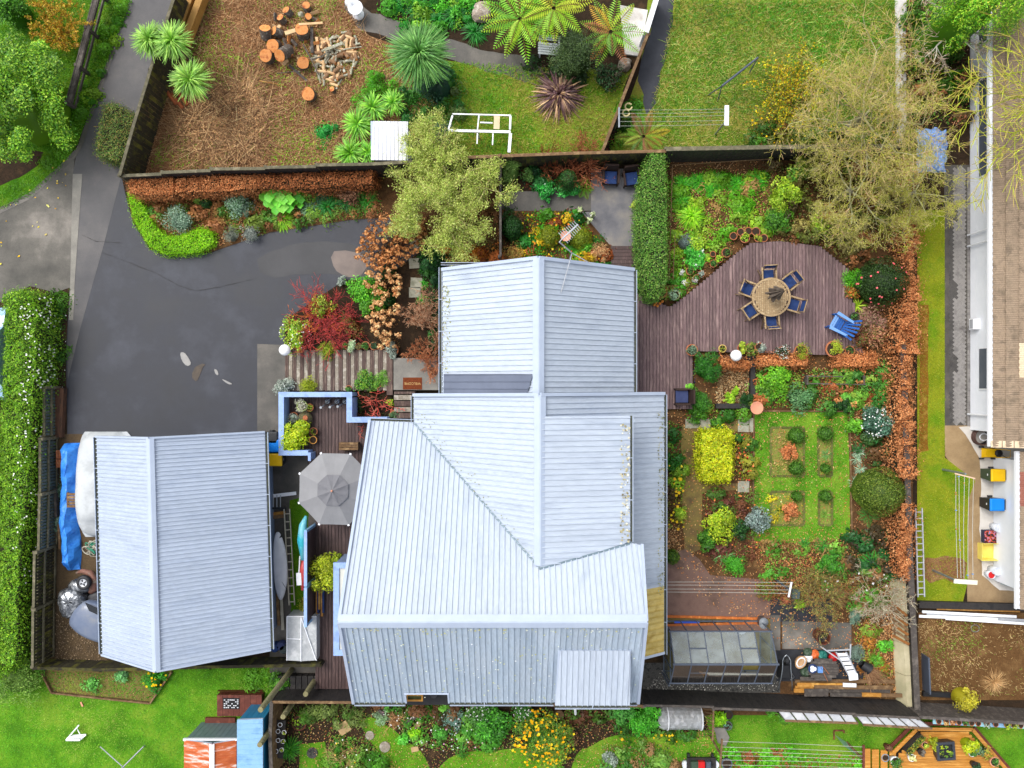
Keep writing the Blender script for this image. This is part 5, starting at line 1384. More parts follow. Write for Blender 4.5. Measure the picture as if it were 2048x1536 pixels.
for i,(x,y,r,cl,f)in enumerate([(1380,542,8,GR,None),(1393,556,7,GR,None),(1403,548,7,SIL,None),(1414,520,6,LIME,None),(1427,527,8,GR,None),(1438,518,8,LIME,None),(1453,505,10,GR,None),(1426,508,6,None,None),(1467,472,8,None,None),(1482,464,8,None,None),(1497,462,8,None,None),(1512,463,9,None,None),(1516,476,8,GY,None),(1528,476,8,None,None),(1490,476,10,LIME,None)]):
 lab=['terracotta pot lowest on the curved deck edge, short green plant','terracotta pot just inside the lower curved deck edge','pot of silver foliage on the curved deck edge','small pot of lime leaves below the white flowers','terracotta pot of green leaves on the diagonal deck edge','pot of lime leaves midway up the diagonal deck edge','large green clump in a pot near the top of the diagonal deck edge','tiny bare pot behind the diagonal deck edge','leftmost bare terracotta pot of the row above the deck','second bare terracotta pot of the row above the deck','third bare terracotta pot of the row above the deck','fourth bare terracotta pot of the row above the deck','terracotta pot of yellow-green leaves at the deck top','rightmost bare terracotta pot at the deck top','lime green mound in a wide pot above the deck'][i]
 pot(x,y,r,lab,0.02,.3,None,f,cl,130,.06,.14)
pot(1384,700,12,'large terracotta pot of grey-green leaves at the deck corner',zd,.35,None,None,[S(96,120,96),S(70,96,70),S(120,140,110)],260,.07,.15)
pot(1445,697,8,'cream-rimmed pot beside the globe lamp',zd,.3,mat('cream_glaze',S(226,190,110),S(214,176,96),scale=6,rough=.5),None,GY,40,.06,.08)
pot(1484,696,9,'pot of yellow-green leaves right of the globe lamp',zd,.3,None,'wide',GY,220,.1,.2)
pot(1500,697,11,'bowl of mixed green leaves right of the globe lamp',zd,.28,None,'wide',[S(110,150,40),S(150,140,70),S(80,120,40)],260,.08,.2)
pot(1519,694,9,'pot of wispy silver foliage on the lower deck edge',zd,.3,None,'wide',SIL,200,.1,.25,.25)
pot(1566,704,12,'terracotta pot of white daisies on the lower deck edge',zd,.3,None,'wide',GD+[S(236,236,226)],260,.07,.2)
pot(1602,703,14,'wide clipped yellow-green dome in a pot on the deck edge',zd,.3,None,'wide',[S(150,168,34),S(120,150,30),S(176,186,50)],500,.05,.3)
pot(1668,698,17,'oval clipped yellow-green dome right of the deck gap',zd,.3,None,None,[S(160,176,36),S(124,156,30),S(186,194,60)],600,.05,.28)
pot(1700,701,10,'terracotta pot with low green leaves, last at the deck corner',zd,.3,None,None,GR,90,.07,.1)
pot(1710,633,9,'dark hooped pot behind the blue lounge chair',zd,.3,mat('dark_green_pot',S(52,62,48),rough=.6),None,GR,40,.08,.1)
pot(1350,590,10,'pale pot of grey rosette leaves at the hedge foot',.28,.3,mat('mossy_pale_pot',S(170,176,120),S(140,150,96),scale=6,rough=.9),'wide',[S(110,140,110),S(140,166,136)],120,.1,.2)
pot(1321,583,14,'rusty-brown clipped mound in a pot at the hedge end',.28,.3,None,'wide',[S(126,124,40),S(100,104,34),S(150,120,50)],700,.05,.3)
for i,(x,y)in enumerate([(1308,610),(1314,612),(1311,606),(1319,607),(1324,603)]):
 t=thing('gourd','small orange gourd in the cluster at the hedge corner','gourd',W(x,y,.3),0,'orange gourds at the hedge corner');MB().ball((0,0,.06),.065,10,7,.8).build('fruit',mat('gourd_skin',S(224,140,50),S(206,118,40),scale=8,rough=.5),t,True,True)
for i,(x,y,r,cl,f,lab)in enumerate([(600,697,9,LIME,None,'terracotta pot with lime plant beside the globe lamp walkway'),(690,692,7,GR,None,'leftmost of the small terracotta pots above the walkway'),(704,692,8,[S(186,206,166),S(160,190,140)],'wide','pale green rosette pot above the walkway'),(718,693,7,[S(90,80,40),S(110,100,50)],None,'brownish pot between the rosette and the larger pots'),(731,691,8.5,GR,None,'second last terracotta pot above the walkway'),(748,692,8.5,GD,None,'last terracotta pot above the walkway'),(784,700,13,SIL,'wide','silver lavender spilling from a pot at the walkway end'),(865,744,10,[S(150,90,60),S(170,110,70)],None,'terracotta pot under the bare brown shrub by the door'),(697,777,6.5,GR,None,'small white-rimmed pot below the walkway'),(789,831,11,[S(80,120,80),S(110,140,90),S(60,100,60)],None,'large terracotta pot at the foot of the entry steps')]):
 pot(x,y,r,lab,.05 if i else .02,.3,None,f,cl,150 if f!='wide'else 320,.07 if f!='wide'else .09,.15)
zt=.45
pot(604,812,11,'lime green ring pot with dry twigs inside the terrace corner',zt,.35,mat('lime_pot',S(176,196,110),S(160,180,90),scale=6),'wide',[S(206,206,186),S(186,186,160)],260,.12,.3,.12)
pot(619,815,8,'terracotta pot beside the dry twig pots on the terrace',zt,.3,None,None,GY,60,.06,.1)
pot(587,833,9,'silver-leaved pot near the blue parapet',zt,.3,None,'wide',SIL,180,.1,.2,.25)
pot(627,863,8,'shallow terracotta pot with sparse green on the terrace',zt,.28,None,None,GY,60,.06,.1)
pot(626,880,8,'orange-rimmed empty pot beside the lime bush on the terrace',zt,.3,mat('orange_glaze',S(226,160,66),S(210,140,54),scale=6,rough=.5),None,None,bare=True)
p=W(613,837,zt);t=thing('urn','fat mossy stone urn lying by the parapet','urn',(p.x,p.y,zt))
MB().lathe([(.12,0),(.28,.1),(.3,.25),(.2,.42),(.12,.46)],(0,0,0),18).build('body',mat('mossy_stone',S(110,104,70),S(88,84,54),S(130,120,90),scale=6,rough=.9),t,True,True)
MB().lathe([(.09,.46),(.11,.5),(.09,.52),(.02,.49)],(.08,.04,0),12).build('neck',m_terra,t,True,True)
for i,(x,y,lab)in enumerate(((655,803,'left'),(674,803,'middle'),(690,803,'right'))):
 p=W(x,y,zt+.2);t=thing('watering_can',f'{lab} of three galvanised watering cans by the parapet','watering can',(p.x,p.y,zt),R(225-4*i))
 MB().lathe([(.09,0),(.1,.22),(.09,.25)],(0,0,0),14).build('body',m_steel,t,True,True)
 sp=MB().tube([(.08,0,.05),(.25,0,.2),(.33,0,.3)],[.03,.022,.02],8).build('spout',m_steel,t,True,True)
 MB().lathe([(.02,0),(.05,.05),(.05,.06)],(.34,0,.29),10).build('rose',m_steel,sp,local=True)
 MB().tube([(-.09,0,.06),(-.2,0,.15),(-.14,0,.3),(.06,0,.33),(.08,0,.25)],.012,6).build('handle',m_steel,t,local=True)
 MB().lathe([(.055,.245),(.055,.262),(.001,.262)],(0,0,0),12).build('opening',m_black,t,local=True)
t=thing('bench','dark brown timber bench half under the grey umbrella','bench',W(700,890,zt))
a=W(678,884,zt+.4);b=W(716,900,zt+.4)
for k in range(3):MB().box(a.x,b.x,b.y+k*.11,b.y+k*.11+.09,zt+.38,zt+.42).build('seat_slat',m_timber_b,t)
for x in(a.x+.05,b.x-.05):MB().box(x-.04,x+.04,b.y,b.y+.3,zt,zt+.38).build('leg',m_timber_b,t)
# ---- greenhouse
gh=thing('greenhouse','dark-framed glass greenhouse beside the house','greenhouse',W(1440,1310));ge,gr_=1.5,2.3
gx0,gx1=6.30,10.3;gN=-9.84;gS=-11.9;gM=(gN+gS)/2
def glass(name,tint,dirt_sheen,film):
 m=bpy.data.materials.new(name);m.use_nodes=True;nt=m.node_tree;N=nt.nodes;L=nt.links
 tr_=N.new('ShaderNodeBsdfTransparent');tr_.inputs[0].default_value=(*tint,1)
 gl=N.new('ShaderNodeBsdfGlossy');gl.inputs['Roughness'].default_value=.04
 df=N.new('ShaderNodeBsdfDiffuse');df.inputs[0].default_value=(*dirt_sheen,1)  # pale diffuse film: dirt, plus painted sky sheen on the north roof
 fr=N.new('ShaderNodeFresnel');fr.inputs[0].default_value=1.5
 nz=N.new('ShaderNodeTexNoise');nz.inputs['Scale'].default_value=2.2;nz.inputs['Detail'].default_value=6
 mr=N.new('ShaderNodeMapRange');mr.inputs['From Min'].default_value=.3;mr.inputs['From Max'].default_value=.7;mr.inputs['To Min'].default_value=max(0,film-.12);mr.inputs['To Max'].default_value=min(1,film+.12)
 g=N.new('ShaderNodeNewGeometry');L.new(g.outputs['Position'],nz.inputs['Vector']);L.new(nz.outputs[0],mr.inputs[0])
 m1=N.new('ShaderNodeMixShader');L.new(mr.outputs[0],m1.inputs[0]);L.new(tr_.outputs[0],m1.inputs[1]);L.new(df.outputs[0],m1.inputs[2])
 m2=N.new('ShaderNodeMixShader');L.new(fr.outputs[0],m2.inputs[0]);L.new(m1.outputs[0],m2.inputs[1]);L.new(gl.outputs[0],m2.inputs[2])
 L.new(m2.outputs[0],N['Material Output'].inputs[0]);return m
g_milk=glass('milky_glass',(.86,.91,.9),S(186,198,202),.38);g_clear=glass('clear_glass',(.86,.93,.9),S(150,160,150),.14);g_green=glass('green_glass',(.74,.84,.78),S(130,146,130),.3)  # milky north roof panes have the reflected sky painted in as pale film
nb=6;bwid=(gx1-gx0)/nb
def bar2(a,b,w=.05,nm='frame_bar'):
 mb=MB();mb.beam(a,b,w,w);return mb.build(nm,m_dkmetal,gh)
V3=lambda x,y,z:Vector((x,y,z))
for y,z in((gN,ge),(gS,ge),(gM,gr_),(gN,.12),(gS,.12)):bar2(V3(gx0-.06,y,z),V3(gx1+.06,y,z),.07 if z>2 else .055)
for k in range(nb+1):
 x=gx0+k*bwid
 bar2(V3(x,gN,.12),V3(x,gN,ge),.04);bar2(V3(x,gS,.12),V3(x,gS,ge),.04);bar2(V3(x,gN,ge),V3(x,gM,gr_),.04);bar2(V3(x,gS,ge),V3(x,gM,gr_),.04)
for x in(gx0,gx1):
 bar2(V3(x,gN,.12),V3(x,gS,.12),.05);bar2(V3(x,gN,ge),V3(x,gS,ge),.04)
 for y in(gM-.4,gM+.4):bar2(V3(x,y,.12),V3(x,y,gr_-.32),.04)
for k in range(nb):
 x0=gx0+k*bwid+.02;x1=x0+bwid-.04
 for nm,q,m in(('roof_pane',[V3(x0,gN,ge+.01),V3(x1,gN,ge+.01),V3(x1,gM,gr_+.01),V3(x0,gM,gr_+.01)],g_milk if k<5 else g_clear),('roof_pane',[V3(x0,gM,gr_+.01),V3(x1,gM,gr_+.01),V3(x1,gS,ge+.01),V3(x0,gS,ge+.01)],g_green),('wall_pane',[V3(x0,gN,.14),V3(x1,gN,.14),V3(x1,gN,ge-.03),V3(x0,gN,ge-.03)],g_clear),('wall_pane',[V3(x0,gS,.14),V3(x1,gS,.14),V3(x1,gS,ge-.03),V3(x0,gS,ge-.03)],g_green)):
  if nm=='roof_pane'and m is g_green and k==4:
   q=[q[0].lerp(q[3],.45),q[1].lerp(q[2],.45),q[2],q[3]]
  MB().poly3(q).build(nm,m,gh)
 if k in(1,4):
  p=V3(x0,gN,ge).lerp(V3(x0,gM,gr_),.52);bar2(p+V3(0,0,.02),V3(x1,p.y,p.z+.02),.045)
  p=V3(x0,gS,ge).lerp(V3(x0,gM,gr_),.55);bar2(p,V3(x1,p.y,p.z),.03)
for x in(gx0,gx1):
 MB().poly3([V3(x,gN,.14),V3(x,gS,.14),V3(x,gS,ge),V3(x,gM,gr_),V3(x,gN,ge)]).build('end_pane',g_clear,gh)
MB().tube([(gx0-.05,gS-.1,0.02),(gx0-.05,gS-.1,ge)],.035,8).build('downpipe',m_dkmetal,gh)
t=thing('brick_edging','row of orange bricks along the greenhouse front','edging',W(1420,1236))
me=MB().box(-.11,.11,-.05,.05,0,.08).mesh('brick');me.materials.append(mat('orange_brick',S(206,118,50),S(184,98,44),S(222,140,70),scale=5,rough=.85,var=.15))
for k in range(18):
 p=W(1334+k*10.3,1232+k*.25);o=link_mesh('brick',me,t);o.location=Vector((p.x,p.y,.0))-ORG[t.name];o.rotation_euler=(0,0,random.uniform(-.06,.06))
def tubbox(name,lab,cat_,px0,py0,px1,py1,h,m,open_=True,hz=0,inner=None,taper=.9):
 a=W(px0,py0,hz+h);b=W(px1,py1,hz+h);cx,cy=(a.x+b.x)/2,(a.y+b.y)/2;dx,dy=abs(b.x-a.x)/2,abs(a.y-b.y)/2
 t=thing(name,lab,cat_,(cx,cy,hz));w=.02
 for(x0,x1,y0,y1)in((-dx,-dx+w,-dy,dy),(dx-w,dx,-dy,dy),(-dx+w,dx-w,-dy,-dy+w),(-dx+w,dx-w,dy-w,dy)):
  MB().hexa([(x0*taper,y0*taper,0),(x1*taper,y0*taper,0),(x1*taper,y1*taper,0),(x0*taper,y1*taper,0)],[(x0,y0,h),(x1,y0,h),(x1,y1,h),(x0,y1,h)]).build('side',m,t,local=True)
 MB().box(-dx*taper,dx*taper,-dy*taper,dy*taper,.01,.03 if open_ else h-.04).build('base'if open_ else 'fill',inner or m,t,local=True)
 return t
tubbox('storage_tub','bright blue tub inside the greenhouse front','tub',1349,1245,1399,1262,.35,mat('royal_blue_plastic',S(38,92,216),S(48,104,226),scale=3,rough=.4),False)
t=thing('sack','crumpled white sack inside the greenhouse','sack',W(1479,1254));mb=MB();mb.ball((0,0,.22),.24,12,8,.9);
mb.v=[(v[0]*(1+.12*math.sin(9*v[1])),v[1]*(1+.1*math.sin(11*v[0])),max(0,v[2]))for v in mb.v];mb.build('bag',mat('white_woven',S(214,216,226),S(192,194,206),scale=6,rough=.8,bump=.5,bscale=10),t,False,True)
t=thing('round_stool','grey round lid standing at the greenhouse corner','stool',W(1521,1238));MB().lathe([(.17,.02),(.17,.4),(.19,.42),(.19,.45)],(0,0,0),18,1,.9).build('top',mat('zinc_grey',S(138,142,148),S(120,126,132),scale=4,rough=.5),t,True,True)
# ---- clotheslines
def lines(t,ends_a,ends_b,m,r=.009,nm='wire'):
 for a,b in zip(ends_a,ends_b):
  a=Vector(a);b=Vector(b);md=(a+b)/2-Vector((0,0,.05));MB().tube([a,md,b],r,5).build(nm,m,t)
m_wire=mat('dull_wire',S(190,188,178),rough=.6)
t=thing('clothesline','wall-mounted clothesline stretching from the house to a white bar','clothesline',W(1575,1180));h=1.7
ea=[W(1330,y,h)for y in(1164,1170,1178,1184)];eb=[W(1581,y,h)for y in(1165,1172,1180,1187)]
lines(t,ea,eb,m_wire,.008);a=W(1583,1164,h);b=W(1577,1194,h);MB().beam(a,b,.06,.06).build('crossbar',m_gutw,t)
p=W(1580,1180,h);MB().tube([(p.x,p.y,0),(p.x,p.y,h)],.04,8).build('post',m_dkmetal,t)
t=thing('clothesline','white clothesline over the narrow olive lawn by the bins','clothesline',W(1900,1050));h=1.7
tops=[(1911.5,948),(1918,950),(1929,953),(1938.5,955),(1947,957)];bots=[(1915,1156),(1922,1156),(1928,1157),(1936,1157),(1946,1158)]
lines(t,[W(x,y,h)for x,y in tops],[W(x,y,h)for x,y in bots],m_wire,.010)
MB().beam(W(1910,947,h),W(1950,957,h),.05,.05).build('crossbar',mat('pinkish_bar',S(226,190,160),rough=.6),t)
MB().beam(W(1908,1162,h),W(1954,1165,h),.17,.07).build('crossbar',mat('cream_bar',S(230,232,210),rough=.5),t)
for(x0,y0,x1,y1)in((1874,932,1931,948),(1873,1142,1910,1160)):
 b=W(x1,y1,h);a=W(x1,y1,h);MB().tube([(b.x,b.y,0),(b.x,b.y,h)],.045,8).build('post',m_steel,t)
for k in range(10):
 i=random.randrange(5);f=random.random();a=W(*tops[i],h).lerp(W(*bots[i],h),f);MB().obox((a.x,a.y,h-.03),(.05,.03,.08),random.random()).build('clothes_peg',m_adl if k%2 else m_orng,t)
t=thing('clothesline','clothesline with a white end bar above the back path ferns','clothesline',W(1350,230));h=1.5
lines(t,[W(1238,y,h)for y in(220,227,234,243,252)],[W(1450,y,h)for y in(218,224,231,241,249)],mat('grey_wire',S(176,180,166),rough=.5),.006)
MB().beam(W(1453.5,211,h),W(1453,251,h),.17,.05).build('crossbar',m_gutw,t);p=W(1449,246,h);MB().tube([(p.x,p.y,0),(p.x,p.y,h)],.04,8).build('post',m_steel,t)
p=W(1238,236,h);MB().beam(W(1238,215,h),W(1238,255,h),.06,.05).build('crossbar',m_steel,t);MB().tube([(p.x,p.y,0),(p.x,p.y,h)],.04,8).build('post',m_steel,t)
t=thing('clothesline','six white lines stretching to the timber deck, bottom edge','clothesline',W(1580,1510));h=1.6
ys=[1484,1495,1504,1512,1521,1531]
lines(t,[W(1444,y-1,h)for y in ys],[W(1727,y+10-k,h)for k,y in enumerate(ys)],m_wire,.008)
MB().beam(W(1444,1478,h),W(1440,1536,h),.07,.06).build('crossbar',m_timber_b,t);MB().beam(W(1727,1490,h),W(1727,1545,h),.09,.06).build('crossbar',m_redt,t)
for x,y in((1442,1510),(1727,1520)):p=W(x,y,h);MB().tube([(p.x,p.y,0),(p.x,p.y,h)],.045,8).build('post',m_timber_b,t)
t=thing('washing_prop','dark steel bar on thin legs lying across the back lawn','frame',W(1480,150));h=.9
a=W(1516,115,h);b=W(1444,172,h);MB().tube([a,b],.045,8).build('bar',m_dkmetal,t)
for q,d in((a,(-.1,-.3)),(b,(.05,-.3)),(b,(-.35,-.05))):MB().tube([q,Vector((q.x+d[0],q.y+d[1],0))],.025,6).build('leg',m_dkmetal,t)
# ---- wheelie bins and things by the right house
def bin_(px,py,ang,lab,body,lid,s=1.0,group='wheelie bins',logo=True):
 p=W(px,py,1.0*s);t=thing('wheelie_bin',lab,'wheelie bin',(p.x,p.y,0),ang,group)
 w,d,h=.25*s,.29*s,.92*s
 bd=MB().hexa([(-w*.75,-d*.7,.06),(w*.75,-d*.7,.06),(w*.75,d*.75,.06),(-w*.75,d*.75,.06)],[(-w,-d,h),(w,-d,h),(w,d,h),(-w,d,h)]).build('body',body,t,local=True)
 mb=MB();mb.hexa([(-w*1.07,-d*1.07,h),(w*1.07,-d*1.07,h),(w*1.07,d*1.05,h),(-w*1.07,d*1.05,h)],[(-w*.95,-d*.95,h+.08*s),(w*.95,-d*.95,h+.08*s),(w*.95,d*.95,h+.08*s),(-w*.95,d*.95,h+.08*s)])
 o=mb.build('lid',lid,t,local=True);bv=o.modifiers.new('bevel','BEVEL');bv.width=.04*s;bv.segments=3
 MB().tube([(-w*.85,d*1.2,h-.02),(w*.85,d*1.2,h-.02)],.018,8).build('handle',body,t,local=True)
 for sx in(-1,1):
  MB().tube([(sx*w*.95-.03,d*.7,.1),(sx*w*.95+.03,d*.7,.1)],.1*s,14).build('wheel',m_black,t,local=True)
 if logo:
  MB().add([(-.05,-d*.93-.012,.66*s),(.05,-d*.93-.012,.66*s),(.03,-d*.95-.012,.74*s),(-.04,-d*.95-.012,.74*s)],[(0,1,2,3)]).build('emblem',m_gutw,bd,local=True)
 return t
m_grnb=mat('dark_green_plastic',S(64,84,64),S(56,74,56),scale=4,rough=.5);m_yl=mat('yellow_plastic',S(244,196,10),S(234,184,8),scale=3,rough=.4);m_bl2=mat('blue_plastic',S(14,132,232),S(20,142,240),scale=3,rough=.4)
bin_(1998,951,R(-90),'dark green wheelie bin with yellow lid against the white wall',m_grnb,m_yl);bin_(1996,1010,R(-90),'black wheelie bin with blue lid against the white wall',m_black,m_bl2)
bin_(547,892,R(90),'wheelie bin with blue lid beside the garage gutter',m_black,m_bl2);bin_(549,920,R(90),'wheelie bin with yellow lid beside the garage gutter',m_black,m_yl)
bin_(541,876,R(90),'black-lidded wheelie bin at the garage corner',m_black,m_black,1.0,'wheelie bins',False)
t=thing('hose_reel','coiled dark hose in a round drum at the house corner','hose',W(1956,872))
for k in range(5):
 MB().tube([(1 and W(1957,873).x+math.cos(a)*(.32-.02*(k%2)),W(1957,873).y+math.sin(a)*(.32-.02*(k%2)),.06+k*.06)for a in np.linspace(0,2*math.pi,25)],.03,6).build('coil',m_black if k%2 else mat('brown_hose',S(96,70,62),rough=.6),t)
mb=MB();p=W(1957,873);mb.tube([(p.x+math.cos(a)*.17,p.y+math.sin(a)*.14,.38)for a in np.linspace(0,5.5,20)],.02,6);mb.build('loose_hose',m_gutw,t)
t=thing('lawn_mower','yellow push mower with folded handle near the hose','mower',W(1972,905),R(0))
o=MB().hexa([(-.25,-.2,.1),(.25,-.2,.1),(.25,.2,.1),(-.25,.2,.1)],[(-.2,-.16,.35),(.22,-.16,.35),(.22,.16,.35),(-.2,.16,.35)]).build('deck',m_yl,t,local=True)
MB().lathe([(.15,.3),(.15,.42),(.1,.46)],(.3,0,0),14).build('motor',m_black,t,local=True)
for x,y in((-.25,.24),(-.25,-.24),(.25,.24),(.25,-.24)):MB().tube([(x,y-.03,.1),(x,y+.03,.1)],.1,14).build('wheel',m_black,t,local=True)
MB().tube([(.2,-.18,.35),(.6,-.14,.65),(.62,.14,.65),(.2,.18,.35)],.018,6).build('handle',m_yl,t,local=True);MB().tube([(.1,.1,.45),(.55,-.2,.6),(.9,-.25,.3),(.7,-.35,.1)],.012,6).build('cable',m_black,t,local=True)
def bucket(px,py,lab,m,lean,h=.38,r=.17,inner=None):
 p=W(px,py);t=thing('paint_pail',lab,'pail',(p.x,p.y,0))
 MB().lathe([(r*.82,0),(r,h),(r*.94,h),(r*.8,h*.5)],(0,0,0),18).build('body',m,t,True,True)
 MB().lathe([(r*.9,h*.7),(r*.9,h*.9),(.001,h*.9)],(0,0,0),14).build('contents',inner or m,t,local=True)
 MB().tube([(-r,0,h*.85),(-r*.6,-r*.9,h*.6),(r*.6,-r*.9,h*.6),(r,0,h*.85)],.008,5).build('handle',m_steel,t,local=True)
m_pail=mat('white_plastic',S(226,230,238,.95),S(210,216,226),scale=4,rough=.4);m_redp=mat('red_paint',S(206,30,30),rough=.4)
bucket(1984,1052,'white lidded pail right above the toolbox',m_pail,0,.5,.18);bucket(1980,1137,'white pail behind the red-filled pail',m_pail,0,.55,.17);bucket(1973,1146,'white pail with red paint inside',m_pail,0,.38,.16,m_redp)
tubbox('yellow_tub','pale yellow tub with a tool inside by the white wall','tub',1964,1087,2001,1122,.4,mat('pale_yellow_plastic',S(248,230,120),S(240,218,96),scale=3,rough=.4))
tubbox('toolbox','navy toolbox with orange tools beside the yellow tub','toolbox',1968,1060,2000,1087,.3,mat('navy_plastic',S(30,40,78),rough=.4),False,0,mat('tool_clutter',S(30,30,40),S(230,90,30),S(120,140,200),scale=9,rough=.5,contrast=(.45,.62)))
t=thing('rusty_plank','short rust-red plank leaning by the toolbox','plank',W(2000,1076));a=W(1999,1062);MB().box(a.x+.15,a.x+.28,a.y-.55,a.y,0,.4).build('plank',m_redt,t)
for k in range(4):
 t=thing('roof_sheet_stack',['ribbed clear sheet leaning at the wall foot','grey ribbed sheet leaning at the wall foot','peach batten leaning at the wall foot','pale ribbed offcut lowest at the wall foot'][k],'sheet',W(1990,1155+k*3))
 a=W(1986+k*3,1146+k*4);MB().obox((a.x+.35,a.y-.1,.1+.04*k),(.9-.1*k,.3 if k!=2 else .06,.015),-.25,(.1,-.15)).build('sheet',m_terra_p if k==2 else mat('ribbed_clear',S(178,190,186),S(160,172,168),scale=8,rough=.5,stretch=(1,12,1)),t)
for k,(x0,y0,x1,y1,m,lab)in enumerate(((1872,1216,2038,1221,m_orng,'long golden batten under the house corner'),(1842,1222,2030,1232,m_gutw,'upper long white plank along the bare plot'),(1850,1228,2060,1240,m_alu,'middle long pale plank along the bare plot'),(1834,1230,1990,1236,m_gutw,'white plank end poking out at the fence'),(1886,1234,2070,1246,m_gutw,'lowest long white plank along the bare plot'))):
 t=thing('plank',lab,'plank',W((x0+x1)/2,(y0+y1)/2));MB().beam(W(x0,y0)+V3(0,0,.06+.035*k),W(x1,y1)+V3(0,0,.06+.035*k),.11,.03).build('plank',m,t)
t=thing('black_rail','dark timber sleeper along the top of the bare plot','sleeper',W(1940,1210));MB().beam(W(1834,1207)+V3(0,0,.1),W(2060,1213)+V3(0,0,.1),.28,.2).build('beam',m_timber_k,t)
t=thing('drain_channel_cover','black channel lying at the fence foot of the bare plot','channel',W(1870,1388));MB().beam(W(1843,1385)+V3(0,0,.08),W(1897,1388)+V3(0,0,.08),.2,.15).build('channel',m_black,t)
t=thing('slate_board','grey upright board leaning on the boundary fence','board',W(1845,1340));MB().beam(W(1843,1306)+V3(0,0,.3),W(1846,1378)+V3(0,0,.3),.06,.6).build('board',m_dkmetal,t)
t=thing('wire_hoop','bent wire ring lying on the bare plot','hoop',W(1949,1256));mb=MB();p=W(1949,1256);mb.tube([(p.x+.17*math.cos(a),p.y+.15*math.sin(a),.05)for a in np.linspace(0,6,18)],.012,5);mb.build('ring',m_steel,t)
# ---- ladders, board, kayak
def ladder(a,b,w,lab,m,z=.1,rungs=14,r=.025,name='ladder',z2=None):
 t=thing(name,lab,'ladder',((a.x+b.x)/2,(a.y+b.y)/2,0));a=Vector((a.x,a.y,z));b=Vector((b.x,b.y,z if z2 is None else z2));d=(b-a).normalized();s=Vector((-d.y,d.x,0))*(w/2)
 for q in(-1,1):MB().beam(a+s*q,b+s*q,r*1.6,r*2.6).build('stile',m,t)
 for k in range(rungs):
  p=a.lerp(b,(k+.6)/rungs);MB().beam(p-s,p+s,r*1.4,r*1.2).build('rung',m,t)
 return t
m_oldw=mat('silvered_wood',S(196,190,172),S(172,166,148),scale=4,rough=.8,fine=.1)
ladder(W(574,1018,.3),W(584,1210,.3),M(11,.3),'long silvered wooden ladder lying beside the white surfboard',m_oldw,.3,12)
ladder(W(1836,1016,.5),W(1841,1193,.5),M(13,.5),'long aluminium ladder stored along the boundary fence',m_alu,.55,14)
t=thing('step_ladder','open aluminium step ladder lying by the weathered table','ladder',W(1690,1330));h=.55
a0=W(1668,1302,.35);a1=W(1716,1351,.35)
pa,pb,qa,qb=W(1672,1304,.5),W(1698,1352,.5),W(1692,1304,.5),W(1714,1350,.5)
for u_,v_ in((pa,pb),(qa,qb)):MB().beam(u_,v_,.05,.06).build('stile',m_alu,t)
for k in range(5):f=(k+.6)/5.4;MB().beam(pa.lerp(pb,f),qa.lerp(qb,f),.13,.03).build('step',m_gutw,t)
MB().beam(pb+V3(-.02,-.05,.03),qb+V3(.02,-.05,.03),.25,.04).build('top_plate',m_gutw,t)
for u_,v_ in((W(1641,1293,.5),W(1683,1322,.5)),(W(1701,1288,.5),W(1700,1316,.5)),(W(1655,1301,.55),W(1702,1299,.55))):MB().beam(u_,v_,.05,.05).build('rear_leg',m_alu,t)
t=thing('surfboard','white surfboard lying beside the garage','surfboard',W(561,1130))
outl=[(552,1064),(558,1064),(564,1075),(570,1095),(574,1120),(575,1145),(574,1165),(570,1185),(565,1199),(560,1201),(555,1193),(550,1175),(547,1150),(546,1120),(546,1095),(548,1075)]
P=smooth_poly([(p.x,p.y)for p in WL(outl,.45)],2);cx=sum(p.x for p in P)/len(P);cy=sum(p.y for p in P)/len(P)
mb=MB();n=len(P);V=[];F=[]
for(s,z)in((.8,.36),(1,.41),(1,.44),(.8,.475),(.3,.485)):
 V+=[(cx+(p.x-cx)*s,cy+(p.y-cy)*(s*.15+.85 if s>.5 else s),z)for p in P]
for i in range(4):
 for k in range(n):F.append((i*n+k,i*n+(k+1)%n,(i+1)*n+(k+1)%n,(i+1)*n+k))
F+=[tuple(range(4*n,5*n)),tuple(range(n-1,-1,-1))]
area=sum(P[i].x*P[(i+1)%n].y-P[(i+1)%n].x*P[i].y for i in range(n))
if area<0:F=[f[::-1]for f in F]
mb.add(V,F);mb.build('board',mat('white_board',S(226,228,232,.95),S(214,216,222),scale=2,rough=.35),t,True)
for(x,y,dx,dy)in((558,1072,.06,.12),):p=W(x,y,.48);MB().add([(p.x,p.y-.1,.492),(p.x+.14,p.y-.02,.492),(p.x+.09,p.y+.05,.492)],[(0,1,2)]).build('fin_decal',m_black,t)
for k in range(3):p=W(566+k*2.4,1168+k*4,.48);MB().beam(p+V3(-.05,.1,.012),p+V3(.06,-.06,.012),.012,.004).build('stripe_decal',m_dkmetal,t)
for k,(x,y,m,L_,lab)in enumerate(((552,1028,m_orng,.75,'short golden plank across the garage side yard'),(551,1034,m_timber_b,.7,'brown plank under the golden one by the ladder'),(565,990,m_gutw,1.1,'white-edged board leaning towards the umbrella'),(556,1220,m_timber_b,1.3,'brown offcut below the surfboard tip'),(563,1225,m_oldw,1.5,'pale batten below the surfboard tip'))):
 p=W(x,y,.2);t=thing('offcut',lab,'plank',(p.x,p.y,0));MB().obox((p.x,p.y,.12+.06*(k%2)),(L_,.14,.04)if k<3 else(.12,L_,.04),.12 if k<3 else .05).build('plank',m,t)
p=W(561,985,.3);t=thing('hand_trolley','black trolley frame in the shade of the garage','trolley',(p.x,p.y-.4,0))
for k in range(3):MB().tube([(p.x-.3+.15*k,p.y-.6,.3),(p.x-.3+.15*k,p.y-.1,.3)],.02,6).build('bar',m_alu,t)
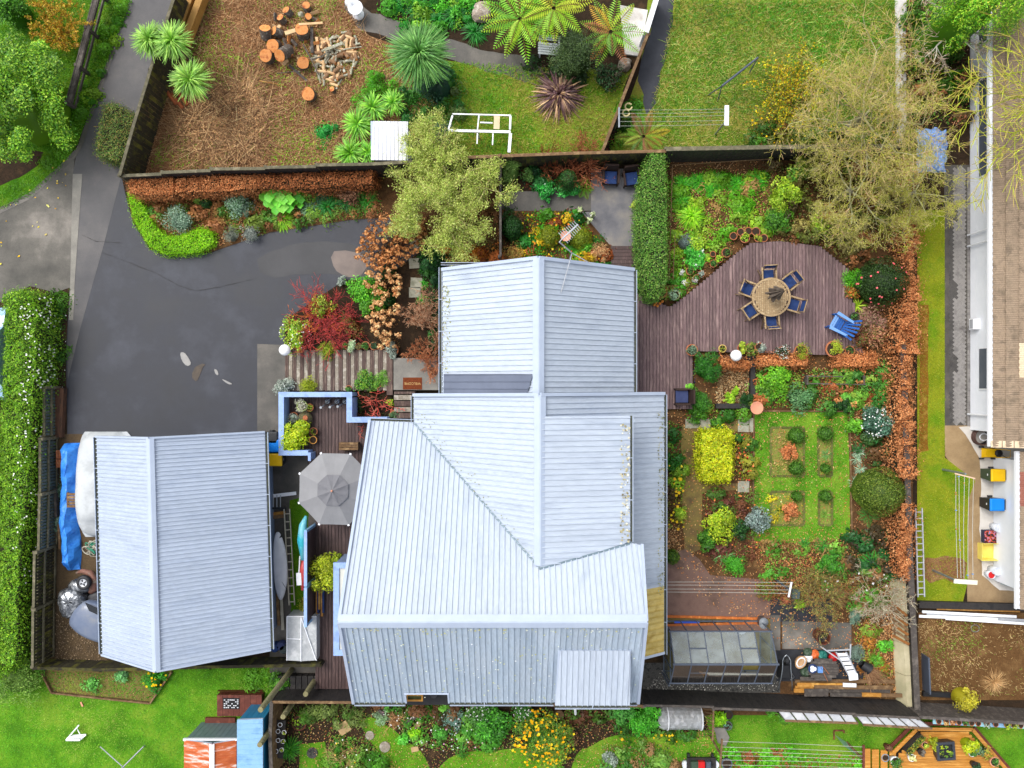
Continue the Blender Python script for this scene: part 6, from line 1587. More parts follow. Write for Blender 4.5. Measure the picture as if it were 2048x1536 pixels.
MB().box(p.x-.4,p.x+.2,p.y-.7,p.y-.62,.2,.28).build('plate',m_black,t)
t=thing('screen','tall blue-framed slatted screen beside the terrace','screen',W(628,1150));h=1.9
for(y0,y1)in((1063,1172),(1176,1252)):
 a=W(610,y0,h);b=W(610,y1,h)
 n=9
 for k in range(n):
  z=.25+k*(h-.3)/n;MB().box(a.x+.02,a.x+.05,b.y,a.y,z,z+.16).build('slat',m_deck_d,t)
 MB().box(a.x-.04,a.x+.08,b.y,a.y,h-.05,h+.02).build('top_rail',m_blue,t)
 for y in(a.y,b.y):MB().box(a.x-.03,a.x+.07,y-.05,y+.05,0,h).build('post',m_bl,t)
t=thing('kayak','turquoise and white kayak propped behind the blue screen','kayak',W(606,1080));pts=[W(612,1032,.9),W(606,1050,.9),W(604,1080,.9),W(606,1120,.9)]
MB().tube(pts,[.05,.16,.2,.08],12).build('hull',mat('turquoise_hull',S(60,190,210),S(150,214,226),scale=2,rough=.35),t,True)
t=thing('rowing_shell','red and white hull standing behind the blue screen','boat',W(603,1145));MB().tube([W(608,1112,.8),W(606,1140,.8),W(606,1180,.8)],[.06,.14,.08],12).build('hull',mat('red_hull',S(200,70,70),S(214,90,88),scale=3,rough=.4),t,True)
t=thing('outboard','white oar blade hanging beside the red hull','oar',W(598,1150));mb=MB();a=W(600,1112,.9);b=W(598,1148,.9);mb.tube([a,b],.03,6);mb.build('shaft',m_gutw,t);mb=MB();c_=W(598,1158,.9);mb.obox((c_.x,c_.y,.9),(.2,.5,.05),.05);mb.build('blade',m_gutw,t)
t=thing('cold_frame','translucent white plastic cover over a frame beside the terrace','cold frame',W(605,1280));a=W(573,1234,1.1);b=W(632,1322,1.1)
m_fl=mat('white_polythene',S(208,210,212),S(190,194,196),S(222,224,226),scale=3,rough=.45,alpha=.82)
mid_x=(a.x+b.x)/2
for(x0,x1,z0_,z1_)in((a.x,mid_x,1.02,1.12),(mid_x,b.x,1.12,1.02)):
 for k in range(2):
  y1_=a.y-(a.y-b.y)*k/2;y0_=a.y-(a.y-b.y)*(k+1)/2;MB().add([(x0,y0_,z0_),(x1,y0_,z1_),(x1,y1_,z1_),(x0,y1_,z0_),((x0+x1)/2,(y0_+y1_)/2,(z0_+z1_)/2-.06)],[(0,1,4),(1,2,4),(2,3,4),(3,0,4)]).build('cover_panel',m_fl,t)
for(p0,p1)in(((a.x,a.y),(b.x,a.y)),((a.x,b.y),(b.x,b.y)),((a.x,a.y),(a.x,b.y)),((b.x,a.y),(b.x,b.y))):
 MB().add([(p0[0],p0[1],0.02),(p1[0],p1[1],.02),(p1[0],p1[1],1.02),(p0[0],p0[1],1.02)],[(0,1,2,3)]).build('cover_side',m_fl,t)
for(p0,p1)in(((mid_x,a.y,1.14),(mid_x,b.y,1.14)),((a.x,(a.y+b.y)/2,1.04),(mid_x,(a.y+b.y)/2,1.14)),((a.x,a.y,1.04),(a.x,b.y,1.04)),((a.x,a.y,1.04),(b.x,a.y,1.04)),((mid_x,a.y,1.14),(b.x,b.y,1.04))):MB().tube([p0,p1],.022,6).build('frame_tube',m_gutw,t)
for i,(x,y,m,lab)in enumerate(((549,1296,m_navy,'dark blue drum under the garage eave'),(561,1293,m_navyc,'navy drum beside the polythene cover'),(567,1299,m_slat,'teal drum beside the polythene cover'))):
 p=W(x,y,.4);t=thing('drum',lab,'drum',(p.x,p.y,0));MB().lathe([(.17,0),(.19,.1),(.19,.38),(.15,.42),(.03,.42)],(0,0,0),14).build('body',m,t,True,True)
t=thing('timber_stack','stack of golden boards beside the lime shrub on the terrace','timber stack',W(641,1200,.45))
for k in range(6):a=W(634+k*2.6,1172+3*(k%3),.6);b=W(634+k*2.6,1232-7*(k%4),.6);MB().beam(a+V3(0,0,.02*(k%3)),b+V3(0,0,.02*(k%3)),.08,.06).build('board',[m_orng,m_navy,m_orng,m_timber_b][k%4],t)
# ---- yard left of the garage
m_tarp=mat('blue_tarp',S(52,140,240),S(70,156,250),S(36,118,222),scale=3,rough=.4,bump=.8,bscale=5)
t=thing('covered_pile','long pile under a bright blue tarpaulin beside the garage','tarp',W(146,1000))
V=[];F=[];ns=40;sec=9
for i in range(ns+1):
 f=i/ns;py=886+f*252;L0=127+1.5*math.sin(f*9)+(2 if f>.95 else 0);R0=164-3*math.sin(f*3.0)+2*math.sin(f*17);
 hh=.62+.05*math.sin(f*13)-(.45*max(0,(f-.93)/.07))-.3*max(0,(.05-f)/.05)
 for j,(u_,z_)in enumerate(((0,.03),(.02,.5),(.06,.92),(.22,1.0),(.42,1.0),(.5,.97),(.72,.62),(.94,.25),(1.0,.04))):
  base=W(L0+8+(R0-L0-8)*u_,py);wob=.03*math.sin(f*31+j*2.1)+.02*math.sin(f*57+j)
  V.append((base.x+wob*(1 if 0<j<8 else .4),base.y+.02*math.sin(j*3+f*20),hh*z_+wob*.7*(z_>.2)))
for i in range(ns):
 for j in range(sec-1):F.append((i*sec+j,(i+1)*sec+j,(i+1)*sec+j+1,i*sec+j+1))
F.append(tuple(range(sec)));F.append(tuple(ns*sec+j for j in range(sec-1,-1,-1)))
MB().add(V,[f[::-1]for f in F]).build('tarpaulin',m_tarp,t)
for i,(x0,y0,x1,y1,h,lab,m)in enumerate(((133,985,158,1015,.72,'brown slatted crate lid on the blue tarpaulin',m_timber_b),(112,901,127,917,.35,'upper of two red slatted crates by the fence',m_terra),(112,919,127,935,.35,'lower of two red slatted crates by the fence',m_terra))):
 t=thing('slatted_crate',lab,'crate',W((x0+x1)/2,(y0+y1)/2,h));a=W(x0,y0,h);b=W(x1,y1,h);hz=.62 if i==0 else 0
 for k in range(5):
  if i==0:dy=(a.y-b.y)/5;mb=MB();mb.box(a.x,b.x,b.y+k*dy,b.y+k*dy+dy*.78,h-.03,h)
  else:dx=(b.x-a.x)/5;mb=MB();mb.box(a.x+k*dx,a.x+k*dx+dx*.6,b.y,a.y,h-.03,h)
  mb.build('slat',m,t)
 for q in(0,1):
  mb=MB();
  if i==0:mb.box(a.x+q*(b.x-a.x-.06),a.x+.06+q*(b.x-a.x-.06),b.y,a.y,h-.1,h-.031)
  else:mb.box(a.x,b.x,b.y+q*(a.y-b.y-.03),b.y+.03+q*(a.y-b.y-.03),0,h-.031)
  mb.build('bearer',m,t)
t=thing('covered_car','car under a pale grey fabric cover against the garage','car',W(205,970))
V=[];F=[];nx,ny=14,26;x0,x1=158,262;m_cov=mat('pale_grey_cover',S(190,194,196),S(200,204,206),S(180,184,186),scale=1.5,rough=.85,fine=.04,bump=.5,bscale=4)
for i in range(ny+1):
 f=i/ny
 for j in range(nx+1):
  g_=j/nx;u_=2*g_-1;v_=2*f-1
  e=(abs(u_)**3.0+abs(v_)**5.0);z=1.0*max(0,1-e)**.33
  cab=.4*max(0,1-(abs(u_)/.8)**4)*max(0,1-((v_-.15)/.55)**4)
  sx=1 if abs(v_)<.8 else 1-.18*((abs(v_)-.8)/.2)**2
  p=W(206+u_*52*sx+2*math.sin(f*8),970+v_*106,.3);zz=.05+.85*z+cab*z+.02*math.sin(f*21+g_*9)
  V.append((p.x,p.y,zz))
for i in range(ny):
 for j in range(nx):a=i*(nx+1)+j;F.append((a,a+nx+1,a+nx+2,a+1))
MB().add(V,F).build('cover',m_cov,t,True)
m_wreck=mat('faded_slate_paint',S(96,110,136),S(112,122,142),S(150,148,140),scale=1.5,rough=.35,fine=.06,coat=.3,contrast=(.3,.8));m_crump=mat('battered_silver',S(150,154,158),S(96,100,106),S(198,200,202),scale=5,rough=.25,metal=.7,bump=1.0,bscale=9)
t=thing('wrecked_car','stripped old slate-blue car with crumpled silver bonnet behind the garage','car',W(185,1230))
def shell(outl,hs,nm,m,dome=.25,par=t,rings=4,amp=0.0):
 P=smooth_poly([(p.x,p.y)for p in WL(outl,hs)],2);n=len(P);cx=sum(p.x for p in P)/n;cy=sum(p.y for p in P)/n;V=[];F=[]
 lv=[(1.0,-.35),(1.0,-.02)]+[(math.cos(k/rings*math.pi/2),dome*math.sin(k/rings*math.pi/2))for k in range(1,rings)]+[(.06,dome)]
 for(s,z)in lv:V+=[(cx+(p.x-cx)*s+amp*random.uniform(-1,1),cy+(p.y-cy)*s+amp*random.uniform(-1,1),hs+z+amp*random.uniform(-1,1))for p in P]
 for i in range(len(lv)-1):
  for k in range(n):F.append((i*n+k,i*n+(k+1)%n,(i+1)*n+(k+1)%n,(i+1)*n+k))
 F.append(tuple(range((len(lv)-1)*n,len(lv)*n)))
 ar=sum(P[i].x*P[(i+1)%n].y-P[(i+1)%n].x*P[i].y for i in range(n))
 if ar<0:F=[f[::-1]for f in F]
 mb=MB();mb.add(V,F);return mb.build(nm,m,par,True)
shell([(133,1243),(160,1200),(198,1205),(240,1225),(245,1290),(210,1290),(170,1277),(148,1262)],.75,'roof_panel',m_wreck,.2)
shell([(113,1195),(124,1178),(150,1178),(172,1195),(160,1215),(137,1242),(120,1228)],.72,'bonnet',m_crump,.18,t,4,.035)
shell([(133,1174),(142,1160),(165,1155),(185,1172),(178,1186),(150,1186)],.55,'front_fender',m_crump,.2)
shell([(165,1195),(200,1180),(235,1195),(240,1230),(200,1225)],.5,'engine_bay',mat('grimy_black',S(40,42,48),S(60,60,64),scale=6,rough=.5),.05)
MB().poly3([W(170,1205,1.0),W(196,1217,1.0),W(196,1230,.98),W(178,1222,.98)],.02).build('windscreen',m_glass_d,t)
p=W(168,1165,.85);wh=MB().lathe([(.13,-.08),(.26,-.09),(.3,-.04),(.3,.04),(.26,.09),(.17,.09),(.15,.04)],(p.x,p.y,p.z),24).build('wheel',m_black,t,True)
MB().lathe([(.17,.03),(.165,.075),(.15,.06),(.05,.05),(.04,.08),(.001,.08)],(p.x,p.y,p.z),20).build('rim',m_alu,wh,True)
for k in range(4):a=k*math.pi/2+.4;MB().obox((p.x+.09*math.cos(a),p.y+.09*math.sin(a),p.z+.07),(.07,.05,.02),a).build('slot',m_black,wh)
t=thing('rusty_fender','curved rust-pink mudguard lying behind the tyre','car part',W(180,1155));MB().tube([W(153,1146,.4),W(165,1142,.5),W(180,1146,.6),W(189,1158,.6),W(188,1175,.5),W(183,1182,.4)],[.05,.1,.13,.15,.2,.16],10).build('mudguard',mat('rust_pink_paint',S(150,106,90),S(122,84,70),S(160,160,140),scale=3,rough=.6),t,True)
t=thing('rope_pile','tangle of cream net and green rope at the garage wall','net',W(185,1095));
for k in range(14):
 c0_=W(186+random.uniform(-6,8),1092+random.uniform(-10,16));MB().tube([(c0_.x+.18*math.cos(a*1.3+k),c0_.y+.16*math.sin(a+k*2),.06+.02*k+.05*math.sin(a*2))for a in np.linspace(0,5,14)],.022,5).build('rope',m_oldw if k%3 else mat('green_rope',S(60,150,120),rough=.8),t)
for i,(x0,y0,x1,y1,lab)in enumerate(((119,975,121,1032,'grey-brown trough with plants along the fence'),(126,1045,129,1095,'brown board leaning on the tarpaulin edge'))):
 t=thing('board',lab,'board',W(x0,(y0+y1)/2));MB().beam(W(x0,y0)+V3(0,0,.2),W(x1,y1)+V3(0,0,.2),.1,.3).build('board',m_timber_b if i else m_timber_g,t)
t=thing('sleeper_stack','pair of dark old sleepers along the slatted fence','sleeper',W(130,825))
for k in range(2):MB().beam(W(122+k*9,776)+V3(0,0,.15),W(118+k*8,874)+V3(0,0,.15),.17,.26).build('sleeper',mat('dark_brown_sleeper',S(66,48,38),S(92,62,44),S(50,38,32),scale=2,rough=.8,stretch=(3,.6,1),var=.2),t)
# ---- rubbish corner by the boundary
m_rustd=mat('rusty_drum',S(112,58,36),S(84,44,30),S(140,78,48),scale=4,rough=.8,fine=.15)
p=W(1636,1267);t=thing('fire_drum','rusty eight-sided fire drum on the concrete slab','brazier',(p.x,p.y,0))
mb=MB();n=8;r=.3;V=[];F=[]
for(rr,z)in((r*.85,0),(r,.62),(r*.86,.62),(r*.8,.2)):V+=[(rr*math.cos(2*math.pi*k/n+.2),rr*math.sin(2*math.pi*k/n+.2),z)for k in range(n)]
for i in range(3):
 for k in range(n):F.append((i*n+k,i*n+(k+1)%n,(i+1)*n+(k+1)%n,(i+1)*n+k))
mb.add(V,F);mb.build('drum',m_rustd,t,local=True)
ash=MB().lathe([(r*.8,.3),(r*.8,.42),(.001,.45)],(0,0,0),8,1,1,.2).build('ash',mat('ash',S(50,44,40),S(150,140,130),scale=16,rough=.95,contrast=(.5,.75)),t,local=True)
for k in range(9):a=random.uniform(0,6.3);MB().tube([(.15*math.cos(a),.15*math.sin(a),.44),(.15*math.cos(a+2.5),.15*math.sin(a+2.5),.5)],.015,5).build('charred_stick',m_black,ash,local=True)
p=W(1566,1335);t=thing('wheelbarrow','upturned wheelbarrow with grey tube handles by the greenhouse end','wheelbarrow',(p.x,p.y,0))
MB().hexa([(-.28,-.42,.0),(.28,-.42,.0),(.24,.32,.0),(-.24,.32,.0)],[(-.17,-.3,.34),(.17,-.3,.34),(.14,.2,.34),(-.14,.2,.34)]).build('tray',m_black,t,local=True)
for s in(-1,1):MB().tube([(s*.08,.6,.42),(s*.16,.45,.45),(s*.17,.1,.44),(s*.22,-.3,.42),(s*.3,-.85,.25)],.022,8).build('handle',m_steel,t,True,True)
MB().tube([(s_,.6+.06*math.cos(s_*20),.42)for s_ in(-.08,0,.08)],.022,8).build('front_bar',m_steel,t,local=True)
wh=MB().tube([(-.06,.42,.4),(.06,.42,.4)],.17,16).build('wheel',m_black,t,local=True);MB().tube([(-.065,.42,.4),(.065,.42,.4)],.07,10).build('hub',m_steel,wh,local=True)
MB().tube([(.22,-.1,.4),(.42,-.35,.15),(.2,-.38,.36)],.018,6).build('leg',m_steel,t,local=True)
p=W(1597,1320);t=thing('basket','oval beige basket lined with white','basket',(p.x,p.y,0),R(-35));MB().lathe([(.2,0),(.29,.3),(.27,.32),(.24,.28)],(0,0,0),20,.75,1.0).build('weave',mat('beige_wicker',S(206,166,124),S(184,144,104),scale=14,rough=.8),t,True,True)
MB().lathe([(.24,.22),(.23,.29),(.001,.25)],(0,0,0),14,.75,1.0).build('lining',m_gutw,t,True,True)
for(x,y,s,m,nm,lab)in((1613,1303,.2,m_grnb,'bag','mossy green bag behind the weathered table'),(1614,1313,.2,m_gutw,'bag','crumpled white bag behind the weathered table'),(1627,1307,.2,mat('orange_plastic',S(226,110,50),S(206,96,44),scale=4,rough=.5),'bag','orange bag in the row above the weathered table'),(1642,1308,.22,mat('teal_plastic',S(30,110,100),S(40,130,118),scale=4,rough=.5),'bag','teal bag in the row above the weathered table'),(1664,1312,.19,m_redp,'bag','red bag tangled under the step ladder'),(1609,1341,.22,m_grnb,'bag','dark green bag left of the weathered table')):
 p=W(x,y);t=thing(nm,lab,'bag',(p.x,p.y,0));mb=MB();mb.ball((0,0,s*.7),s,14,9,.75);sd0=x
 mb.v=[(v[0]*(1+.2*mnoise.noise((v[0]*7,v[1]*7,sd0))),v[1]*(1+.2*mnoise.noise((v[1]*7,v[2]*7,sd0))),max(0,v[2]*(1+.25*mnoise.noise((v[0]*8,v[1]*8,sd0+5)))))for v in mb.v]
 mb.build('sack',m,t,False,True)
p=W(1647,1339,.55);t=thing('garden_table','dark weathered oval plank table among the clutter','table',(p.x,p.y,0));rx,ry=M(31,.55),M(22,.55)
for k in range(8):
 y0=-ry+k*2*ry/8;y1=y0+2*ry/8-.01;hx=rx*(1-(max(abs(y0),abs(y1))/ry)**3.2*.45);MB().box(-hx,hx,y0,y1,.52,.55).build('plank',m_timber_g,t,local=True)
for sx in(-1,1):
 for sy in(-1,1):MB().box(sx*rx*.6-.03,sx*rx*.6+.03,sy*ry*.6-.03,sy*ry*.6+.03,0,.52).build('leg',m_timber_g,t,local=True)
p=W(1625,1337,.6);t=thing('bowl','blue bowl stacked with white crockery on the weathered table','bowl',(p.x,p.y,.55));MB().lathe([(.1,0),(.19,.08),(.18,.09),(.1,.03)],(0,0,0),18).build('bowl',m_navy,t,True,True)
for k in range(3):MB().lathe([(.05,.06),(.085,.11),(.08,.12),(.03,.08)],(.06*math.cos(k*2.1),.06*math.sin(k*2.1),0),14).build('cup',m_gutw,t,True,True)
tubbox('small_box','small grey-blue box on the weathered table','box',1636,1334,1646,1346,.12,m_adl,True,.55)
for k in range(2):t=thing('stick',f'thin {"upper" if k else "lower"} cane lying across the weathered table','cane',W(1650,1350,.56));MB().tube([W(1640+5*k,1332,.57),W(1655+3*k,1362-14*k,.57)],.012,6).build('cane',m_terra,t)
p=W(1722,1330);t=thing('black_tub','black tub tipped over with dry prunings spilling out','tub',(p.x,p.y,0));MB().tube([(-.05,.1,.2),(.25,-.1,.24)],[.17,.24],16,False).lathe([(.001,0),(.17,.01)],(-.05,.1,.2),8).build('tub',m_black,t,True,True)
n=260;a=rng.normal(-.85,.35,n);L=rng.uniform(.4,1.1,n);A=np.column_stack([.15+rng.normal(0,.08,n),-.02+rng.normal(0,.08,n),rng.uniform(.1,.38,n)]);B=A+np.column_stack([np.cos(a)*L,np.sin(a)*L,rng.normal(-.12,.1,n)]);B[:,2]=np.maximum(B[:,2],.03)
link_mesh('prunings',npmesh('prunings',*sticks(A,B,.008,.005,pal(n,[S(150,112,80),S(120,86,60),S(176,140,104)],.2))),t,TWIG)
t=thing('timber_stack','long stack of weathered and golden boards along the black fence','timber stack',W(1700,1375))
for k,(x0,x1,y,m,z)in enumerate(((1600,1660,1357,m_timber_g,.2),(1660,1790,1362,m_timber_b,.14),(1594,1690,1369,m_orng,.3),(1628,1786,1374,m_timber_b,.34),(1590,1640,1375,m_orng,.24),(1686,1712,1369.5,m_gutw,.42),(1645,1780,1381,m_timber_g,.22),(1588,1640,1381,m_orng,.36),(1660,1724,1389,m_timber_g,.36),(1724,1762,1389,m_orng,.40),(1762,1804,1390,m_timber_b,.36),(1590,1680,1363,m_timber_b,.1))):
 MB().beam(W(x0,y,z),W(x1,y+1,z),.15,.06).build('board',m,t)
t=thing('grey_sheet','grey corrugated sheet lying on the timber stack','sheet',W(1633,1385));a=W(1609,1378,.5);b=W(1657,1393,.5);MB().box(a.x,b.x,b.y,a.y,.46,.5).build('sheet',m_timber_g,t)
t=thing('trellis_panel','rusty brown slatted trellis panel leaning on the boundary','trellis',W(1800,1250))
for k in range(7):a=W(1783+k*.5,1205+k*11,.15);b=W(1814+k*.8,1232+k*9.5,.75);MB().beam(a,b,.11,.04).build('slat',m_timber_b if k%2 else mat('rust_brown_slat',S(150,98,44),S(126,78,36),scale=3,rough=.8),t)
for f in(.15,.85):a=W(1783,1205,.15).lerp(W(1814,1232,.75),f);b=W(1786,1271,.15).lerp(W(1819,1289,.75),f);MB().beam(a-V3(0,0,.05),b-V3(0,0,.05),.05,.04).build('batten',m_timber_b,t)
p=W(1592,1188,.8);t=thing('mailbox','grey-blue box on a post at the clothesline end','box',(p.x,p.y,0));MB().obox((0,0,.75),(.28,.36,.2),-.1).build('box',m_slat,t,local=True);MB().box(-.04,.04,-.04,.04,0,.65).build('post',m_timber_g,t,local=True)
p=W(1572,1200,.2);t=thing('wicker_ball','round brown wicker ball on the black weed mat','basket',(p.x,p.y,0))
for k in range(10):a=k*.63;MB().tube([(.2*math.cos(b_)*math.cos(a),.2*math.cos(b_)*math.sin(a),.2+.18*math.sin(b_))for b_ in np.linspace(0,6.28,16)],.014,4).build('cane',m_terra,t,local=True)
for i,(u0,u1,l0,l1,lab)in enumerate((((1556,1423),(1704,1429),(1570,1441),(1716,1446),'left of two sloping white glazed panels on the black fence'),((1712,1432),(1838,1438),(1726,1449),(1864,1457),'right of two sloping white glazed panels on the black fence'))):
 a,b,c_,d_=W(*u0,1.65),W(*u1,1.65),W(*l0,1.55),W(*l1,1.55);t=thing('sloping_panel',lab,'panel',(a.x,a.y,0))
 for k in range(6):
  f0,f1=k/6+.012,(k+1)/6-.012;MB().poly3([a.lerp(b,f0),c_.lerp(d_,f0),c_.lerp(d_,f1),a.lerp(b,f1)],.02).build('pane',mat('dirty_white_pane',S(206,208,212),S(190,192,196),S(216,216,216),scale=2,rough=.4,fine=.06),t)
 for k in range(7):MB().beam(a.lerp(b,k/6)+V3(0,0,.01),c_.lerp(d_,k/6)+V3(0,0,.01),.03,.04).build('glazing_bar',m_timber_g,t)
 MB().beam(c_,d_,.09,.06).build('lower_rail',m_timber_b,t)
 for f in(.05,.95):q=c_.lerp(d_,f);MB().box(q.x-.04,q.x+.04,q.y-.04,q.y+.04,0,1.5).build('post',m_timber_g,t)
t=thing('pot_shelf','light blue shelf hung along the grey fence','shelf',W(1960,1448));
for k in range(5):a=W(1866+k*38,1441+k*2.0,1.15);b=W(1902+k*38,1441+(k+1)*2.0,1.15);MB().beam(a,b,.26,.03).build('shelf_board',m_bl if k%2 else mat('pale_cyan_paint',S(150,208,222),S(166,216,230),scale=4),t)
for k,(x,cl)in enumerate(((1878,None),(1893,[S(206,170,110),S(186,150,90)]),(1906,[S(206,150,110),S(180,130,80)]),(1918,None),(1931,GR),(1944,None),(1957,None),(1974,SIL),(1992,None),(2014,GY),(2028,GY),(2042,None))):
 pot(x,1443+(x-1866)*.05,5.5,['small terracotta pot first from the left on the blue shelf','dry straw-coloured plant second on the blue shelf','orange dry plant third on the blue shelf','bare red pot fourth on the blue shelf','green plant fifth on the blue shelf','bare pot sixth on the blue shelf','bare pot seventh on the blue shelf','silver plant on the middle of the blue shelf','bare pot right of the silver plant on the shelf','yellow-green plant near the right of the blue shelf','yellow-green plant second from the photo edge on the shelf','last small pot on the blue shelf at the photo edge'][k],1.17,.13,None,'wide'if cl else None,cl,60,.07,.1)
# ---- golden deck, bottom right
t=thing('golden_deck','golden-orange octagonal timber deck at the bottom right','deck',W(1910,1520));zg=.45
dp=[(p.x,p.y)for p in WL([(1797,1510),(1842,1466),(1938,1466),(2030,1570),(2030,1640),(1797,1640)],zg)]
m_gold=mat('golden_deck',S(206,144,62),S(186,124,48),S(222,164,82),scale=2,stretch=(.6,6,1),rough=.45,var=.1,fine=.1)
deck(t,dp,zg,m_gold,.125,.008,1)
MB().prism(dp,.02,zg-.034).build('joist',m_joist,t)
for i,(a,b)in enumerate((((1786,1506),(1834,1458)),((1834,1458),(1945,1459)),((1945,1459),(2035,1565)))):
 A_,B_=W(*a,.5),W(*b,.5)
 for k in range(2):
  o=(A_+B_)/2-W(1900,1520,.5);o.z=0;o.normalize();MB().beam(A_+o*(.16*k)-V3(0,0,.16*k),B_+o*(.16*k)-V3(0,0,.16*k),.14,.05).build('rim_board',[m_gold,m_redt][k],t)
for k in range(4):a=W(1727+k*17,1498+k,.3-.02*k);b=W(1741+k*17,1560,.3);MB().box(a.x,b.x,b.y,a.y,.24,.3).build('step_board',m_gold,t)
for i,(x,y,r,m,cl,f,lab)in enumerate(((1777,1496,7,m_rustd,[S(150,90,70),S(120,100,70)],None,'dark pot on the lawn at the golden deck corner'),(1771,1516,8,mat('blue_grey_glaze',S(132,152,172),rough=.4),None,None,'blue-grey bucket on the golden deck steps'),(1786,1517,6,m_navy,None,None,'navy pot between the bucket and the cream pot'),(1791,1523,9.5,m_gutw,GR,'wide','cream pot of green grassy leaves on the deck steps'),(1824,1516,7.5,m_gutw,[S(226,220,150)],None,'white pot on the golden deck'),(1850,1490,6.5,m_terra_p,GY,None,'pale terracotta ring pot near the deck planter'),(1843,1504,7,m_black,[S(120,112,100)],None,'grey pot of stones on the golden deck'),(1945,1507,7,m_gutw,GR,None,'white pot under the lime bush on the golden deck'),(1952,1532,8,m_black,GD,None,'dark pot lowest on the golden deck'),(1990,1524,10,m_terra_p,GR,None,'round pot at the right rim of the golden deck'),(1972,1506,10,m_black,[S(196,140,60),S(150,150,50),S(120,140,40)],'wide','orange and green plant by the right deck rim'),(1958,1502,9,m_black,[S(120,150,110),S(90,120,80)],'wide','grey-green plant beside the lime bush'))):
 pot(x,y,r,lab,0.02 if i<4 and i!=3 else zg,.3,m,f,cl,120 if f is None else 260,.08,.15)
p=W(1889,1500,.8);t=thing('black_planter','square black raised planter with small green plants','planter',(p.x,p.y,zg),R(4));hw=.37
MB().hexa([(-hw*.8,-hw*.8,0),(hw*.8,-hw*.8,0),(hw*.8,hw*.8,0),(-hw*.8,hw*.8,0)],[(-hw,-hw,.4),(hw,-hw,.4),(hw,hw,.4),(-hw,hw,.4)]).build('tub',m_black,t,local=True)
for(x0,x1,y0,y1)in((-hw,hw,hw-.1,hw),(-hw,hw,-hw,-hw+.1),(-hw,-hw+.1,-hw+.1,hw-.1),(hw-.1,hw,-hw+.1,hw-.1)):MB().box(x0,x1,y0,y1,.4,.48).build('rim',mat('charcoal_plastic',S(62,66,74),S(52,56,64),scale=4,rough=.4),t,local=True)
v=crown(.26,.26,.25,160,.07,GR+GY,.5,6,.35);v[0][:,2]+=.4;link_mesh('foliage',npmesh('foliage',*v),t,LEAF)
t=thing('wire_crate','rusty wire frame with green mesh on the lower lawn','crate',W(1690,1480));h=.7
for a,b in(((1668,1461),(1688,1461)),((1668,1461),(1668,1479)),((1688,1461),(1688,1466))):MB().beam(W(*a,h),W(*b,h),.05,.05).build('bar',m_rustd,t)
for k in range(8):a=W(1671+k*3,1470+k*2,.6-.05*k);MB().tube([a,a+V3(.5,-.6,-.3+.02*k)],.008,4).build('wire',mat('green_wire',S(110,150,130),rough=.6),t)
t=thing('plastic_tunnel','translucent plastic tunnel cloche over the vegetable row','cloche',W(1362,1440));a=W(1316,1440,.3);b=W(1405,1440,.3);V=[];F=[];n=10;L_=14;rr=.48
for i in range(L_+1):
 f=i/L_;x=a.x+(b.x-a.x)*f;k_=1-.3*max(0,(.12-f)/.12)
 for j in range(n+1):an=math.pi*j/n;V.append((x+.03*math.sin(j*2+i),a.y+rr*k_*math.cos(an),.55*k_*math.sin(an)+.015*math.sin(i*2.7+j)))
for i in range(L_):
 for j in range(n):F.append((i*(n+1)+j,(i+1)*(n+1)+j,(i+1)*(n+1)+j+1,i*(n+1)+j+1))
MB().add(V,F).build('film',mat('cloudy_film',S(196,200,204),S(170,172,172),S(214,216,220),scale=3,rough=.3,alpha=.75),t)
for f in(.22,.98):x=a.x+(b.x-a.x)*f;MB().tube([(x,a.y+(rr+.02)*math.cos(an),.57*math.sin(an))for an in np.linspace(0,math.pi,12)],.022,6).build('hoop',m_gutw,t)
t=thing('lattice','brown slatted lattice standing at the tunnel end','trellis',W(1418,1445));
for k in range(9):a=W(1408+k*1.0,1418+k*6.5,.1);b=W(1428,1420+k*7.2,1.0);MB().beam(a,b,.06,.025).build('slat',m_timber_b,t)
MB().beam(W(1427,1415,1.0),W(1425,1482,1.0),.06,.06).build('post_rail',m_timber_b,t)
for(x,y,r,m,cl,lab)in((1457,1430,9,m_black,None,'round black pot beside the lattice'),(1456,1452,9,m_slat,[S(110,170,140)],'green-grey pot below the black pot by the lattice'),(1454,1528,11,m_dkmetal,None,'large grey bin at the bottom edge below the lines')):pot(x,y,r,lab,0.02,.35,m,None,cl,60,.06,.05,bare=cl is None)
p=W(1441,1470);t=thing('stone_slab','irregular grey stone slab beside the pots','stone',(p.x,p.y,0));MB().prism(rough_poly([(-.3,.3),(.1,.35),(.35,0),(.2,-.4),(-.1,-.3)],.1,.1),0,.1).build('stone',m_conc,t,local=True)
t=thing('garden_cart','dark garden cart loaded with coloured boxes, bottom edge','cart',W(1400,1530));a=W(1374,1516,.4);b=W(1432,1545,.4);MB().box(a.x,b.x,b.y,a.y,.3,.4).build('tray',m_timber_k,t)
for x,y in((a.x+.1,a.y-.05),(b.x-.1,a.y-.05)):MB().tube([(x-.04,y,.15),(x+.04,y,.15)],.15,12).build('wheel',m_black,t)
for i,(x0,x1,m,lab)in enumerate(((1382,1397,m_grnb,'green box on the garden cart'),(1397,1410,m_redp,'red box on the garden cart'),(1412,1422,m_dkmetal,'dark box on the garden cart'))):tubbox('crate_box',lab,'box',x0,1524,x1,1540,.2,m,False,.4)
p=W(1369,1526);bucket(1369,1524,'white bucket left of the garden cart',m_pail,0,.35,.16);bucket(1427,1522,'pale oval pail right of the garden cart',m_pail,0,.35,.15)
